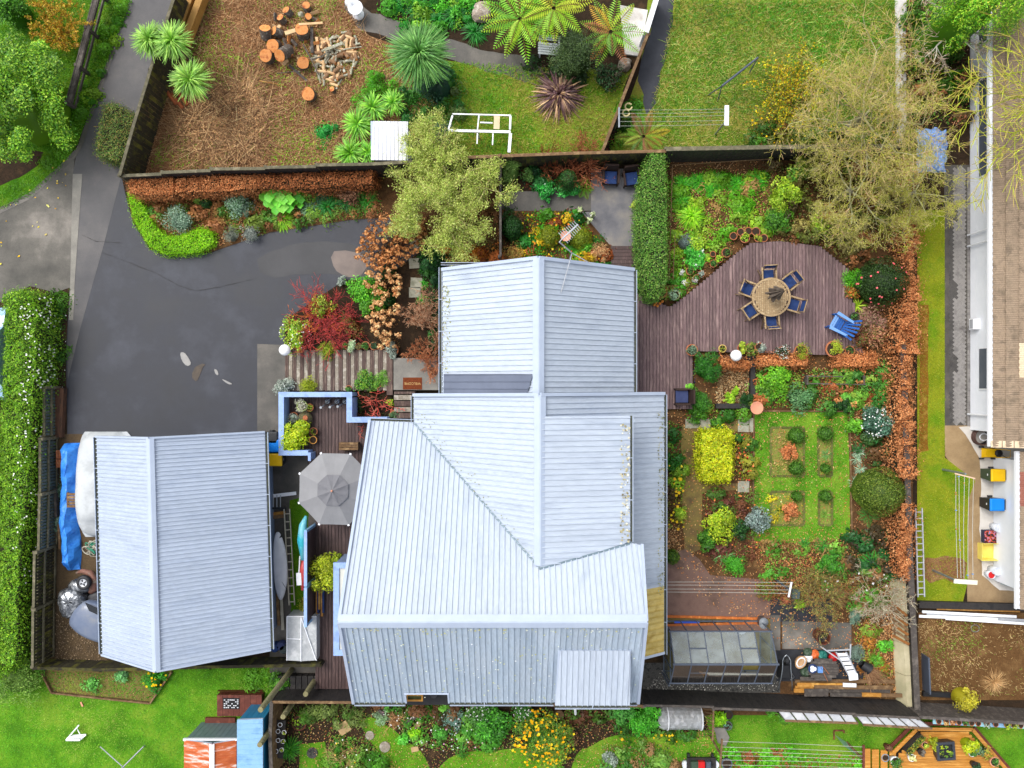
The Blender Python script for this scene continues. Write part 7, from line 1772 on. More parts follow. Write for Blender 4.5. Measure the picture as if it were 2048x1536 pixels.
for i,(x,y,r,lab)in enumerate(((770,1493,11,'pebbled round stepping stone in the grass path'),(625,1505,11,'dark pebbled round stepping stone in the corner lawn'),(740,1470,9,'pale round stone half under white flowers'))):
 p=W(x,y);t=thing('stepping_stone',lab,'stepping stone',(p.x,p.y,.01));MB().lathe([(M(r),0),(M(r),.03),(M(r)*.92,.045),(.001,.045)],(0,0,.012),18).build('stone',m_pebble if i!=1 else m_gravel,t,local=True)
for i,(x0,y0,x1,y1,lab)in enumerate(((1370,838,1401,856,'leftmost pale slab on the moss path'),(1401,838,1421,860,'second pale slab on the moss path'),(1475,836,1497,864,'pale slab beside the formal lawn corner'),(1498,836,1507,864,'narrow grey slab against the formal lawn'),(1475,962,1498,984,'grey slab beside the lime hedge'))):
 a,b=W(x0,y0),W(x1,y1);t=thing('paving_slab',lab,'slab',((a.x+b.x)/2,(a.y+b.y)/2,0));MB().prism(rough_poly([(a.x,b.y),(b.x-.01,b.y),(b.x-.01,a.y),(a.x,a.y)],.02,.2),0.02,.06).build('slab',mat('mossy_slab',S(150,148,130),S(170,168,150),S(128,128,108),scale=3,rough=.9,fine=.12),t)
for i,(x,y)in enumerate(((832,488),(863,488),(830,527),(833,566),(830,585),(895,490))):
 a=W(x,y);t=thing('paving_slab',['square mossy slab beside the hydrangea top','second mossy slab right of the hydrangea','mossy slab left of the green tufts','lower mossy slab by the house shrubs','lowest mossy slab by the house shrubs','third mossy slab under the feathery tree'][i],'slab',(a.x,a.y,0));MB().obox((a.x,a.y,.04),(.48,.42,.06),random.uniform(-.08,.08)).build('slab',mat('mossy_slab',(.2,.2,.15)),t)
for i,(x,y,an)in enumerate(((836,1448,.9),(848,1484,.3),(688,1455,.6),(700,1523,.5),(830,1497,.2),(952,1446,.2))):
 a=W(x,y);t=thing('paver_stone',['tan paver under the timber V in the flower garden','tan paver beside the round lawn','pale hexagonal paver near the ring pot','tan paver at the grass path edge','small tan paver beside the seedlings','tan paver near the blue-grey clump'][i],'paver',(a.x,a.y,0));MB().obox((a.x,a.y,.05),(.3,.2,.06)if i!=2 else(.5,.45,.06),an).build('stone',mat('tan_paver',S(196,166,120),S(176,146,104),scale=5,rough=.85),t)
p=W(598,1447,.2);pot(598,1447,15,'wide brown ring pot with a seedling in the flower garden',0,.2,m_rustd,None,LIME,40,.1,.1)
for i,(x,y)in enumerate(((556,1463),(568,1465),(556,1481),(566,1483),(552,1503),(563,1500),(560,1450))):pot(x,y,4.5,f'small white pot hung on the dark rack, {["top left", "top right", "second row left", "second row right", "bottom left", "bottom right", "topmost"][i]}',.9,.12,m_gutw,None,GY if i%2 else None,30,.06,.06)
t=thing('pot_rack','dark vertical rack holding small white pots','rack',W(560,1478));MB().beam(W(562,1440,.85),W(556,1516,.85),.4,.06).build('backboard',m_timber_k,t)
for k in range(2):a,b=((758,1420),(780,1443))if k==0 else((848,1425),(808,1447));t=thing('timber_brace',['left arm of the dark timber V at the fence','right arm of the dark timber V at the fence'][k],'timber',W(*a));MB().beam(W(*a,.4),W(*b,.15),.12,.08).build('brace',m_timber_g,t)
p=W(1118,1425);t=thing('tree_stump','cut stump under the dormer eave','stump',(p.x,p.y,0));MB().lathe([(.24,0),(.2,.3),(.19,.32)],(0,0,0),14).build('wood',m_timber_b,t,True,True)
t=thing('downpipe','short white pipe below the dormer gutter','pipe',W(1150,1425));MB().tube([W(1150,1410,1.8),W(1151,1428,1.0)],.05,8).build('pipe',m_gutw,t)
t=thing('broken_chair','collapsed white chair lying on the green lawn','chair',W(150,1470));h=.3
for a,b,w in(((158,1450),(132,1480),.05),((153,1455),(160,1468),.03),((132,1480),(160,1480),.07),((160,1480),(172,1469),.05),((172,1469),(143,1471),.05),((137,1475),(165,1474),.1),((140,1472),(135,1479),.04)):MB().beam(W(*a,h*random.uniform(.3,1)),W(*b,h*random.uniform(.3,1)),w,.03).build('frame_bar',m_gutw,t)
t=thing('garden_stake','short pale stake lying on the lawn below the bed','stake',W(165,1408));MB().beam(W(163,1403)+V3(0,0,.05),W(167,1412)+V3(0,0,.05),.06,.04).build('stake',m_terra_p,t)
t=thing('rotary_line','tip of a rotary clothesline at the bottom edge','clothesline',W(246,1560));c_=W(246,1534,1.9);MB().tube([(c_.x,c_.y,0),(c_.x,c_.y,1.95)],.03,8).build('mast',m_steel,t)
for k in range(4):a=k*math.pi/2+math.pi/4+math.pi;MB().tube([c_,c_+V3(1.2*math.cos(a),1.2*math.sin(a),.1)],.02,6).build('arm',m_alu,t)
t=thing('parked_car','wet pale blue car behind the white-flowered hedge, left edge','car',W(-30,700));m_car=mat('pale_blue_car_paint',S(150,190,228),S(170,204,234),scale=6,rough=.2,coat=.6,fine=.06,fscale=50)
a=W(-75,612,.8);b=W(10,800,.8);xs=[a.x,b.x];L_=a.y-b.y
V=[];F=[];sec=[(0,.3),(.02,.65),(.1,.82),(.22,.9),(.33,1.35),(.5,1.45),(.72,1.4),(.86,.98),(.97,.85),(1,.4)]
for(f,z)in sec:
 y=a.y-L_*f;ins=.12 if z>1.1 else 0
 V+=[(xs[0]+ins,y,.2),(xs[0]+ins,y,z),(xs[1]-ins,y,z),(xs[1]-ins,y,.2)]
for i in range(len(sec)-1):F+=[(i*4+j,i*4+j+1,(i+1)*4+j+1,(i+1)*4+j)for j in range(3)]
F+=[(3,2,1,0),tuple(len(V)-4+j for j in range(4))]
o=MB().add(V,[f[::-1]for f in F]).build('body',m_car,t)
for f0,f1,z0_,z1_,nm in((.24,.325,.95,1.33,'windscreen'),(.73,.845,1.38,1.02,'rear_window')):
 mb=MB();y0_,y1_=a.y-L_*f0,a.y-L_*f1;mb.add([(xs[0]+.25,y0_,z0_+.03),(xs[0]+.25,y1_,z1_+.05),(xs[1]-.2,y1_,z1_+.05),(xs[1]-.2,y0_,z0_+.03)],[(0,1,2,3)]);mb.build(nm,m_glass_d,t)
for sx in(0,1):
 for f in(.2,.8):mb=MB();x=xs[sx];mb.tube([(x-.09,a.y-L_*f,.3),(x+.09,a.y-L_*f,.3)],.3,16);mb.build('wheel',m_black,t)
# ---- cut logs in the cleared yard
m_bark=mat('grey_bark',S(110,98,88),S(84,72,64),S(150,146,136),scale=7,rough=.95,bump=.6,bscale=20);m_cut=mat('orange_cut_wood',S(206,126,62),S(224,152,88),S(170,90,42),scale=4,rough=.8,fine=.15,var=.15);m_cutp=mat('pale_cut_wood',S(230,196,150),S(214,172,122),scale=3,rough=.8)
m_lich=mat('lichen_bark',S(182,184,160),S(146,138,116),S(208,210,192),scale=8,rough=.9,fine=.15)
def log_round(px,py,rpx,lab,ax=(0,0,1),L_=.35,seed=0):
 r=M(rpx);ax=Vector(ax).normalized();q=ax.to_track_quat('Z','Y');p=W(px,py);t=thing('log_round',lab,'log',(p.x,p.y,0),0,'sawn log rounds');n=20;lift=max(.02,abs(ax.z)*0+(1-abs(ax.z))*r*.9)
 ring=[r*(1+.12*mnoise.noise((math.cos(2*math.pi*k/n)*1.3,math.sin(2*math.pi*k/n)*1.3,seed)))for k in range(n)]
 pt=lambda k,z,s=1.0:q@Vector((ring[k]*s*math.cos(2*math.pi*k/n),ring[k]*s*math.sin(2*math.pi*k/n),z))+Vector((0,0,lift))
 V=[pt(k,0)for k in range(n)]+[pt(k,L_)for k in range(n)];mz=min(v.z for v in V);up=Vector((0,0,max(0,.02-mz)));V=[v+up for v in V]
 MB().add(V,[(k,(k+1)%n,n+(k+1)%n,n+k)for k in range(n)]).build('bark',m_bark,t,True,True)
 for z in(0,1):
  mb=MB();Q=[pt(k,L_+.004 if z else-.004,.97)+up for k in range(n)];mb.add(Q,[tuple(range(n))if z else tuple(range(n-1,-1,-1))]);mb.build('cut_face',m_cut,t,local=True)
Zp=lambda zx,zy:(510+zx/7.316,10+zy/7.316)
for i,(zx,zy,r,ax,L_,lab)in enumerate(((220,785,13,(-.1,-.15,1),.4,'large flat orange log round, lower left of the pile'),(320,625,13,(-.1,-.3,1),.4,'orange log round left of the dark bark log'),(515,690,12,(-.3,-.6,.75),.75,'log round lying on its side showing dark bark'),(185,500,11,(.1,.5,.8),.45,'half-tilted log round at the left end of the pile'),(720,880,12,(.2,-.2,1),.35,'oval orange log round below the pale sticks'),(715,455,13,(.1,.1,1),.5,'large orange log round in the middle of the pile'),(820,1335,13,(0,-.2,1),.45,'lone orange stump below the firewood heap'),(770,80,8,(.1,.2,1),.3,'small orange log round at the top of the pile'),(525,155,7.5,(-.4,.3,1),.3,'small tilted log round, upper left of the pile'),(430,265,7,(-.3,.3,1),.3,'small log round below the upper left one'),(780,200,6.5,(.3,-.2,1),.3,'small log round beside the white stone'),(395,450,9,(-.6,.1,.7),.35,'tall narrow log round on its edge in the pile'),(1165,1265,5,(-.2,0,1),.25,'tiny log round below the firewood heap'))):
 log_round(*Zp(zx,zy),r,lab,ax,L_,i*3.1)
mv=[]
for k in range(4):
 t_=MB();L_=[.34,.42,.28,.5][k];r=[.055,.06,.075,.045][k]
 t_.tube([(-L_/2,0,0),(0,.015,.01),(L_/2,0,0)],[r,r*1.05,r*.95],9,False);me1=t_.mesh('bark',(0,0,0),True);me1.materials.append([m_lich,m_cutp,mat('brown_bark',S(150,116,84),S(120,90,64),scale=6,rough=.9),m_lich][k])
 e_=MB();
 for sx in(-1,1):e_.add([(sx*(L_/2+.003),r*.97*math.cos(a),r*.97*math.sin(a))for a in np.linspace(0,2*math.pi,10)[:-1]],[tuple(range(9))])
 me2=e_.mesh('cut_end');me2.materials.append(m_cut if k<3 else m_cutp);mv.append((me1,me2,r))
heap=[(p.x,p.y)for p in WL([Zp(*z)for z in((1000,560),(1300,400),(1500,470),(1480,640),(1500,900),(1300,1180),(1100,1200),(930,1080),(900,850),(830,650))])]
q=scatter(heap,125);hc=np.array(heap).mean(0)
for i,(x,y)in enumerate(q):
 k=i%4;d=np.linalg.norm(np.array([x,y])-hc);z=mv[k][2]+random.random()*.22*max(0,1-d/1.3)
 t=thing('firewood_log','short lichened log in the firewood heap','log',(x,y,z),random.uniform(0,6.28),'split logs in the firewood heap')
 t.rotation_euler=(random.uniform(-.2,.2),random.uniform(-.35,.35),t.rotation_euler[2])
 link_mesh('bark',mv[k][0],t);link_mesh('cut_end',mv[k][1],t)
for i in range(18):
 x,y=Zp(random.uniform(280,950),random.uniform(130,900));t=thing('split_wedge','small split wedge of wood among the log rounds','log',W(x,y)+V3(0,0,.08+.25*random.random()),random.uniform(0,6),'split wedges among the log rounds');L_=random.uniform(.12,.2);MB().add([(-L_,-.07,-.05),(-L_,.07,-.05),(-L_,0,.08),(L_,-.06,-.05),(L_,.08,-.05),(L_,.01,.07)],[(0,2,1),(3,4,5),(0,1,4,3),(1,2,5,4),(2,0,3,5)]).build('wood',[m_cut,m_cutp,m_bark][i%3],t,local=True)
for i,(a,b,w,m,z,lab)in enumerate((((440,420),(775,320),.16,m_cutp,.5,'pale split slab across the top of the log pile'),((640,285),(990,262),.09,m_cutp,.55,'long pale batten above the log pile'),((830,320),(838,700),.12,m_timber_g,.3,'grey plank standing vertical in the pile'),((705,580),(930,1020),.06,m_bark,.35,'slanting grey branch across the log pile'),((840,800),(1080,680),.05,m_bark,.4,'thin dark branch into the firewood heap'),((1280,655),(1560,610),.05,m_lich,.25,'lichened branch poking right from the heap'),((1020,660),(1280,560),.12,m_lich,.35,'forked lichened branch over the heap'),((260,430),(370,300),.12,m_cutp,.25,'split wedge at the left of the pile'),((900,470),(930,690),.1,m_cutp,.25,'brown split wedge beside the grey plank'),((500,880),(760,1110),.09,m_timber_g,.08,'dark plank lying below the log pile'),((320,1000),(680,970),.04,m_bark,.08,'long thin branch left of the plank'),((60,1110),(430,1180),.03,m_orng,.1,'yellow cane lying in the brush'))):
 A_,B_=W(*Zp(*a),z),W(*Zp(*b),z*.8);t=thing('branch'if w<.08 else 'split_timber',lab,'branch'if w<.08 else 'timber',(A_.x,A_.y,0));mb=MB()
 if w<.08:mb.tube([A_,(A_+B_)/2+V3(random.uniform(-.05,.05),random.uniform(-.05,.05),0),B_],[w/2*1.2,w/2,w/2*.8],7)
 else:mb.beam(A_,B_,w,w*.6)
 mb.build('wood',m,t)
for i,(x,y)in enumerate(((345,196),(357,204),(367,198))):p=W(x,y);t=thing('log',['left','middle','right'][i]+' of three rust-orange logs beside the cabbage palm','log',(p.x,p.y,0));mb=MB();a=-.9;mb.tube([(p.x-.25,p.y+.3,.1),(p.x+.22,p.y-.3,.1)],.085,10);mb.build('wood',mat('rust_orange_wood',S(180,100,56),S(150,80,46),scale=4,rough=.85),t,True)
p=W(711,16,.6);t=thing('garden_urn','white ornamental urn on a pedestal at the path, top edge','urn',(p.x,p.y,0));MB().lathe([(.25,0),(.25,.05),(.12,.1),(.1,.3),(.16,.4),(.3,.6),(.31,.66),(.26,.66),(.2,.55)],(0,0,0),20).build('bowl',m_gutw,t,True,True);MB().ball((-.25,.3,.45),.22,12,9,1.2).build('figure',m_gutw,t,True,True)
for i,(x,y,s,lab)in enumerate(((966,30,.42,'large grey-brown boulder by the tree fern'),(1248,132,.3,'pale boulder under the tree fern near the slanting fence'),(1232,152,.2,'small pale rock below the boulder'),(602,30,.13,'white stone among the log rounds'),(559,117,.1,'pale lichened stone below the log rounds'))):
 p=W(x,y);t=thing('rock',lab,'rock',(p.x,p.y,0));mb=MB();mb.ball((0,0,s*.4),s,14,10,.7);mb.v=[tuple(Vector(v)*(1+.35*mnoise.noise(Vector(v)*3/s*.4+Vector((i*5,0,0)))))for v in mb.v];mb.v=[(v[0],v[1],max(0,v[2]))for v in mb.v];mb.build('stone',mat('pale_rock',S(176,160,144),S(150,136,122),S(200,190,178),scale=5,rough=.9)if i<3 else m_lich,t,False,True)
t=thing('garden_bench','white slatted bench under the ferns','bench',W(1095,98));a=W(1076,86,.5);b=W(1122,110,.5)
for k in range(5):MB().beam(a+V3(0,-.1*k,0),W(1122,90,.5)+V3(0,-.1*k,0),.075,.03).build('seat_slat',m_gutw,t)
for k in range(3):MB().beam(a+V3(.02,.12+.03*k,.12+.12*k),W(1120,90,.5)+V3(0,.12+.03*k,.12+.12*k),.03,.07).build('back_slat',m_gutw,t)
for x in(a.x+.08,b.x-.08):MB().box(x-.03,x+.03,a.y-.42,a.y+.1,0,.48).build('leg',m_gutw,t)
t=thing('hose_coil','cream hose looped on the slanting fence','hose',W(1258,222));
for k,(x,y)in enumerate(((1257,213),(1252,226))):c_=W(x,y,.9);MB().tube([(c_.x+.14*math.cos(a),c_.y+.13*math.sin(a),.9+.02*k)for a in np.linspace(.6,6.2,18)],.035,7).build('loop',mat('cream_hose',S(222,206,150),rough=.6),t)
t=thing('tarp_heap','crumpled pale blue tarpaulin heap at the end of the side lawn','tarp',W(1862,302));nx=34;V=[];F=[];c_=W(1862,302)
for i in range(nx+1):
 for j in range(nx+1):
  u_,v_=2*i/nx-1,2*j/nx-1;r_=math.hypot(u_,v_);edge=1+.25*mnoise.noise((u_*2,v_*2,3));x=u_*.62*edge;y=v_*.9*edge
  z=.04+max(0,(1-max(abs(u_),abs(v_))**3))*(.2+.32*abs(mnoise.noise((x*4,y*4,1)))+.14*abs(mnoise.noise((x*11,y*11,4))));V.append((c_.x+x+.05*mnoise.noise((x*9,y*9,7)),c_.y+y,z))
for i in range(nx):
 for j in range(nx):a=i*(nx+1)+j;F.append((a,a+nx+1,a+nx+2,a+1))
MB().add(V,F).build('tarpaulin',mat('pale_blue_tarp',S(100,144,220),S(150,186,240),S(40,92,196),scale=3,rough=.35,contrast=(.35,.7)),t)
# ---- vegetation
YG=[S(150,190,40),S(112,160,30),S(190,214,70)];MG=[S(70,126,30),S(96,152,40),S(48,96,26)];DG=[S(34,74,28),S(50,96,36),S(26,58,26)];BR=[S(176,112,66),S(150,90,52),S(200,140,92)];LB=[S(196,150,100),S(166,120,78),S(214,176,124)]
PB=[S(110,62,58),S(90,44,44),S(150,92,76)];SG=[S(128,156,132),S(160,184,158),S(96,130,104)];LM=[S(140,204,20),S(112,184,14),S(170,220,50)];YL=[S(206,206,30),S(176,186,24),S(222,216,60)];WH=[S(238,238,230),S(224,226,214)];YF=[S(244,196,20),S(236,176,12)];RD=[S(140,50,54),S(164,76,72),S(112,40,46)]
OL=[S(124,132,44),S(150,150,60),S(96,108,34)]
grass([(0,0),(262,0),(225,90),(190,190),(156,287),(118,342),(62,392),(0,420)],'deep green verge grass beside the lane, top left',[S(64,118,16),S(88,140,22),S(120,150,34)],520,.13,.022,hole=[(-30,298),(60,296),(92,300),(80,335),(40,360),(-30,388)])
grass([(860,120),(1000,130),(1255,150),(1208,300),(880,322),(830,250)],'rough back lawn around the dark flax',[S(96,148,24),S(130,160,40),S(160,150,70)],420,.16,.022)
grass([(1350,0),(1788,0),(1790,290),(1240,300),(1300,230),(1325,130)],'long rough grass of the top right lawn',[S(96,146,34),S(160,156,76),S(84,136,26),S(182,166,96),S(120,156,50),S(70,124,22)],420,.2,.024)
grass([(0,1392),(85,1340),(560,1335),(535,1400),(430,1440),(372,1480),(368,1580),(0,1580)],'bright green lawn at the bottom left',[S(86,166,26),S(112,182,38),S(74,142,22),S(140,178,58),S(160,176,80)],420,.08,.018)
grass([(1170,1495),(1230,1468),(1425,1462),(1440,1432),(1860,1458),(1790,1500),(1725,1500),(1725,1580),(1120,1580)],'bright lower lawn under the white lines',[S(92,154,30),S(110,166,38),S(132,152,48),S(150,150,70)],380,.07,.018)
grass([(1945,1455),(2100,1455),(2100,1600),(2040,1570)],'corner lawn right of the golden deck',[S(80,150,20),S(100,166,26)],380,.07,.018)
grass([(1834,440),(1889,440),(1889,915),(1945,962),(1934,1000),(1934,1150),(1920,1200),(1834,1200)],'narrow olive lawn between hedge and pavers',[S(126,148,30),S(152,154,46),S(104,138,28),S(168,152,66)],380,.07,.018)
grass([(1512,828),(1694,828),(1698,1074),(1510,1080)],'formal lawn around four brick-edged beds',[S(104,158,38),S(130,168,54),S(92,144,34),S(158,162,80)],640,.09,.02)
grass([(715,1442),(750,1436),(800,1474),(850,1516),(880,1580),(800,1580),(775,1520),(735,1475)],'curving grass path through the flower garden',[S(100,156,24),S(130,160,40)],380,.07,.018)
grass([(880,1540),(905,1510),(1000,1502),(1080,1492),(1110,1580),(870,1580)],'rounded lawn below the marigolds',[S(100,160,24),S(120,164,34)],380,.07,.018)
grass([(86,1342),(110,1380),(300,1400),(340,1345)],'sparse weeds in the edged bed under the garage',[S(110,170,40),S(84,146,30),S(150,170,60)],260,.12,.03)
grass([(1838,1240),(2060,1240),(2060,1390),(1838,1390)],'sparse weeds on the bare plot',[S(120,160,50),S(180,150,100),S(206,180,126),S(150,160,80)],260,.14,.022,patch=.1)
grass([(580,1000),(614,992),(620,1230),(584,1228)],'mossy grass beside the wooden ladder',[S(80,120,24),S(110,136,30)],500,.1,.02)
grass([(420,0),(690,0),(735,70),(870,120),(890,220),(750,330),(300,340)],'green weed tufts on the cleared yard',[S(120,180,30),S(150,196,50),S(96,160,30)],260,.16,.03,patch=.12)
grass([(1345,5),(1785,5),(1785,260),(1500,230),(1300,250),(1325,130)],'long pale seeding tufts on the top right lawn',[S(190,186,110),S(150,176,84),S(76,136,30),S(120,160,50),S(60,116,24)],70,.36,.03,name='tall_grass')
grass([(1480,5),(1785,5),(1785,130),(1600,110)],'deep green lush grass by the concrete path',[S(50,124,16),S(70,146,22),S(90,160,30)],130,.3,.03,name='tall_grass')
grass([(870,130),(1250,155),(1206,300),(880,320)],'long tufts on the rough back lawn',[S(96,160,24),S(70,136,20),S(170,150,76),S(130,176,40)],80,.26,.028,name='tall_grass')
litter([(372,0),(690,0),(735,70),(870,125),(890,220),(750,338),(262,346),(330,130)],'brown wood litter covering the cleared yard',[S(170,126,84),S(132,92,60),S(196,158,114),S(110,78,54)],260,.09,.3,'wood_litter','litter',twigs=60,tcols=[S(206,170,126),S(176,136,96),S(150,112,80)],tl=.5)
litter([(400,190),(500,150),(540,230),(520,310),(400,320),(350,260)],'heap of dry brushwood on the cleared yard',LB+[S(120,84,56)],60,.08,.3,'brushwood','brush',twigs=230,tcols=[S(176,136,94),S(136,100,70),S(206,170,124),S(104,76,54)],tl=1.2,zj=.6,tr=.012)
litter([(255,385),(750,378),(780,430),(540,455),(420,500),(320,500)],'leaf litter on the border below the beech hedge',BR+LB,260,.06,.5)
litter([(1338,310),(1560,310),(1560,480),(1360,600),(1338,600)],'leaf litter over the vegetable bed',BR+LB,120,.06,.5)
litter([(1330,700),(1820,710),(1820,1420),(1400,1200),(1330,1100)],'autumn leaves strewn through the right garden',BR+LB+[S(206,130,60)],55,.07,.5)
litter([(1500,1080),(1720,1070),(1720,1200),(1540,1210)],'dense copper leaves under the formal lawn',BR+[S(206,150,100),S(120,66,40),S(120,130,60)],300,.07,.5)
litter([(1712,1040),(1706,820),(1722,820),(1735,1060)],'brown leaf strip right of the formal lawn',LB+BR,300,.06,.5)
litter([(1436,735),(1502,735),(1502,800),(1430,812)],'straw mulch in the planter bed by the globe lamp',[S(206,172,122),S(176,140,96),S(226,196,150)],420,.09,.25)
litter([(560,1420),(1430,1420),(1430,1540),(560,1540)],'mixed litter under the lower flower garden',LB+BR+MG,120,.06,.5)
litter([(1320,1340),(1560,1350),(1550,1380),(1290,1378)],'white pebbles and litter on the dark gravel strip',[S(190,186,176),S(120,116,110),S(210,206,196)],160,.04,.8,'pebbles','pebbles')
litter([(1730,1180),(1815,1160),(1815,1390),(1740,1380)],'dry leaves and prunings along the cream boundary board',BR+LB,260,.07,.5,twigs=20,tcols=LB,tl=.5)
litter([(110,1220),(195,1290),(205,1325),(110,1325)],'gravelly debris beside the wrecked car',[S(130,110,90),S(96,80,64),S(160,140,110)],200,.05,.7,'debris','debris')
litter([(0,418),(150,300),(150,420),(0,560)],'scattered yellow leaves on the forecourt',YF+[S(226,206,120)],3,.1,.6)
litter([(100,575),(135,580),(130,780),(98,770)],'white petals fallen beside the flowering hedge',WH,14,.06,.8,'petals','petals')
def cover(pts,label,cols,dens=500,size=.08,h=.25,aspect=.5,name='ground_cover',cat_='ground cover',w=None,f=2.4,seed=1.0,hz=0.0,m=None,flowers=None):
 size*=1.25;h*=1.2;poly=[(p.x,p.y)for p in WL(pts,h*.5)];n=int(parea(poly)*dens*1.8);P=scatter(poly,n);n=len(P)
 cols=np.asarray(cols);K=max(3,int(parea(poly)*4.6));cp=scatter(poly,K);K=len(cp);cr=rng.uniform(.16,.42,K);ch=h*rng.uniform(.5,1.5,K);cs=rng.uniform(.65,1.5,K);cc=cols[rng.integers(0,len(cols),K)]*(1+.15*rng.normal(size=(K,1)));cl=rng.uniform(.25,.7,K)
 n0=int(n*.75);kk_=rng.choice(K,n0,p=cr**2/(cr**2).sum());an=rng.uniform(0,6.283,n0);rr=np.sqrt(rng.random(n0))*np.where(rng.random(n0)<.22,1.5,1);an=an+.35*np.sin(2*an+kk_);X=cp[kk_]+np.column_stack([np.cos(an)*cs[kk_]**.5,np.sin(an)/cs[kk_]**.5])*(rr*cr[kk_])[:,None];zz=ch[kk_]*np.maximum(.12,1-.75*rr**2)*rng.uniform(.7,1.1,n0)+hz+.03
 rad=np.column_stack([np.cos(an)*rr,np.sin(an)*rr,np.full(n0,.8)]);C0=cc[kk_]*(1+.16*rng.normal(size=(n0,1)))
 n1=n-n0;P=P[:n1];C1=cols[rng.integers(0,len(cols),n1)]*(1+.2*rng.normal(size=(n1,1)))
 parts=[leaves(np.column_stack([X,zz]),unit(rad+rdir(n0)*.55),size*cs[kk_]*rng.uniform(.7,1.3,n0),aspect,C0),leaves(np.column_stack([P,hz+.03+rng.random(n1)*h*.4]),unit(rdir(n1)*.7+[0,0,.9]),size*.8*rng.uniform(.6,1.3,n1),aspect,C1)]
 if flowers:
  for(fn,fs,fc)in flowers:q=scatter(poly,fn);kk=len(q);parts.append(leaves(np.column_stack([q,np.full(kk,h+hz+.02)]),unit(rdir(kk)*.3+[0,0,1]),fs*rng.uniform(.6,1.3,kk),.95,pal(kk,fc,.08)))
 o=link_mesh(name,npmesh(name,*cat(parts)),None,m or LEAF);kind(o,'stuff');tag(o,label,cat_);return o
# ---- top left
bush(42,195,98,3.4,'big rounded yellow-green tree on the top left verge',[S(120,170,34),S(84,140,34),S(160,196,60),S(60,110,34)],26000,.095,.55,1.15,70,.22,'tree','tree')
bush(18,14,40,1.6,'bright green shrub in the top left corner',MG,1800,.09,name='shrub')
twig_shrub(118,50,64,2.0,'golden-brown autumn shrub beside the rail fence',[S(120,80,40),S(150,104,50)],'autumn_shrub',stems=14,levels=3,leafcols=[S(196,150,40),S(160,110,34),S(206,176,60),S(140,150,40)],nleaf=5200,lsize=.085)
cover([(210,0),(262,0),(226,88),(190,186),(160,240),(150,210),(180,110)],'lush green strip between rail fence and lane',[S(60,118,16),S(84,140,20),S(110,150,28)],900,.07,.3)
cover([(100,330),(156,288),(165,215),(150,215),(130,290),(60,350)],'clipped green verge along the lane curve',[S(70,126,20),S(92,146,26)],700,.07,.12)
hedge([(204,208),(232,206),(262,228),(266,236),(252,300),(238,324),(192,312),(188,290),(200,240)],1.2,'clipped box hedge block standing in the lane',[S(84,118,46),S(110,138,60),S(62,94,40),S(150,130,70)],1100,.06,name='hedge_block')
for x,y,r,tr_,lab in((298,78,42,2.0,'leftmost cabbage palm head over the lane'),(343,80,46,2.1,'cabbage palm head leaning over the lane fence'),(379,158,48,1.9,'cabbage palm just inside the cleared yard')):
 strappy(x,y,r,.5,lab,[S(120,170,56),S(160,200,84),S(96,148,44)],380,.06,.75,(-.1,1.35),'cabbage_palm','palm','cabbage palms',0,tr_)
strappy(838,106,72,.7,'largest cabbage palm beside the garden path',[S(84,140,60),S(120,170,84),S(64,116,44)],800,.065,.75,(-.1,1.4),'cabbage_palm','palm','cabbage palms',0,2.0)
for x,y,r,lab in((786,203,30,'spiky rosette below the largest cabbage palm'),(745,213,34,'spiky lime rosette above the white shed'),(714,247,40,'spiky lime rosette left of the white shed'),(700,305,36,'lowest spiky rosette at the fence'),(736,303,28,'spiky rosette touching the white shed corner')):
 strappy(x,y,r,.5,lab,[S(110,176,40),S(150,204,70),S(84,146,40)],150,.085,.7,(.05,1.3),'spiky_rosette','plant','spiky rosettes by the white shed',0,.5)
cover([(625,250),(675,248),(668,268),(650,300),(632,298),(640,272)],'dark green creeper on the cleared yard',[S(34,126,50),S(50,146,60)],420,.09,.15)
for i,(x,y,r)in enumerate(((792,6,34),(838,14,40),(875,38,30),(908,28,40),(950,62,36),(872,70,26))):
 strappy(x,y,r,.5,['dark green strap-leaf clump right of the white urn','dark green strap-leaf clump at the top edge','strap-leaf clump above the garden path bend','tall strap-leaf clump near the boulder','strap-leaf clump left of the tree fern','small strap-leaf clump beside the path'][i],[S(30,120,34),S(50,144,46),S(24,92,30)],150,.045,.9,(.3,1.4),'agapanthus','plant','strap-leaf clumps along the top path')
cover([(770,0),(990,0),(985,40),(900,60),(820,60),(770,25)],'green planting along the top path',[S(40,120,34),S(80,160,40),S(130,180,50)],420,.1,.3)
cover([(840,150),(900,130),(935,180),(920,240),(870,250),(800,240),(800,170)],'mixed green growth below the cabbage palm',[S(40,100,34),S(70,130,44),S(96,120,60)],520,.1,.5)
bush(875,170,40,1.4,'dark bluish-green shrub right of the cabbage palm',[S(44,84,64),S(66,104,76),S(34,66,46)],1600,.08)
bush(882,268,24,1.2,'dark blue-green conifer shrub beside the white shed',[S(50,84,64),S(70,100,76)],1400,.06)
cover([(700,180),(760,140),(790,170),(760,200),(700,215)],'bright green clump edging the cleared yard',[S(96,170,34),S(70,140,30)],520,.12,.4,.25)
FC=[S(110,176,30),S(84,156,36),S(140,190,40),S(170,190,40)]
fern(1040,36,88,'big tree fern with drooping lime fronds, top edge',FC,26,0,1.5,(-.05,.8),.5,.17,'tree_fern','tree fern','tree ferns',15,None,.06)
fern(1108,14,80,'second tree fern with yellowing fronds, top edge',[S(140,186,36),S(110,170,36),S(176,190,50)],24,0,1.8,(-.05,.8),.5,.17,'tree_fern','tree fern','tree ferns',15,None,.08)
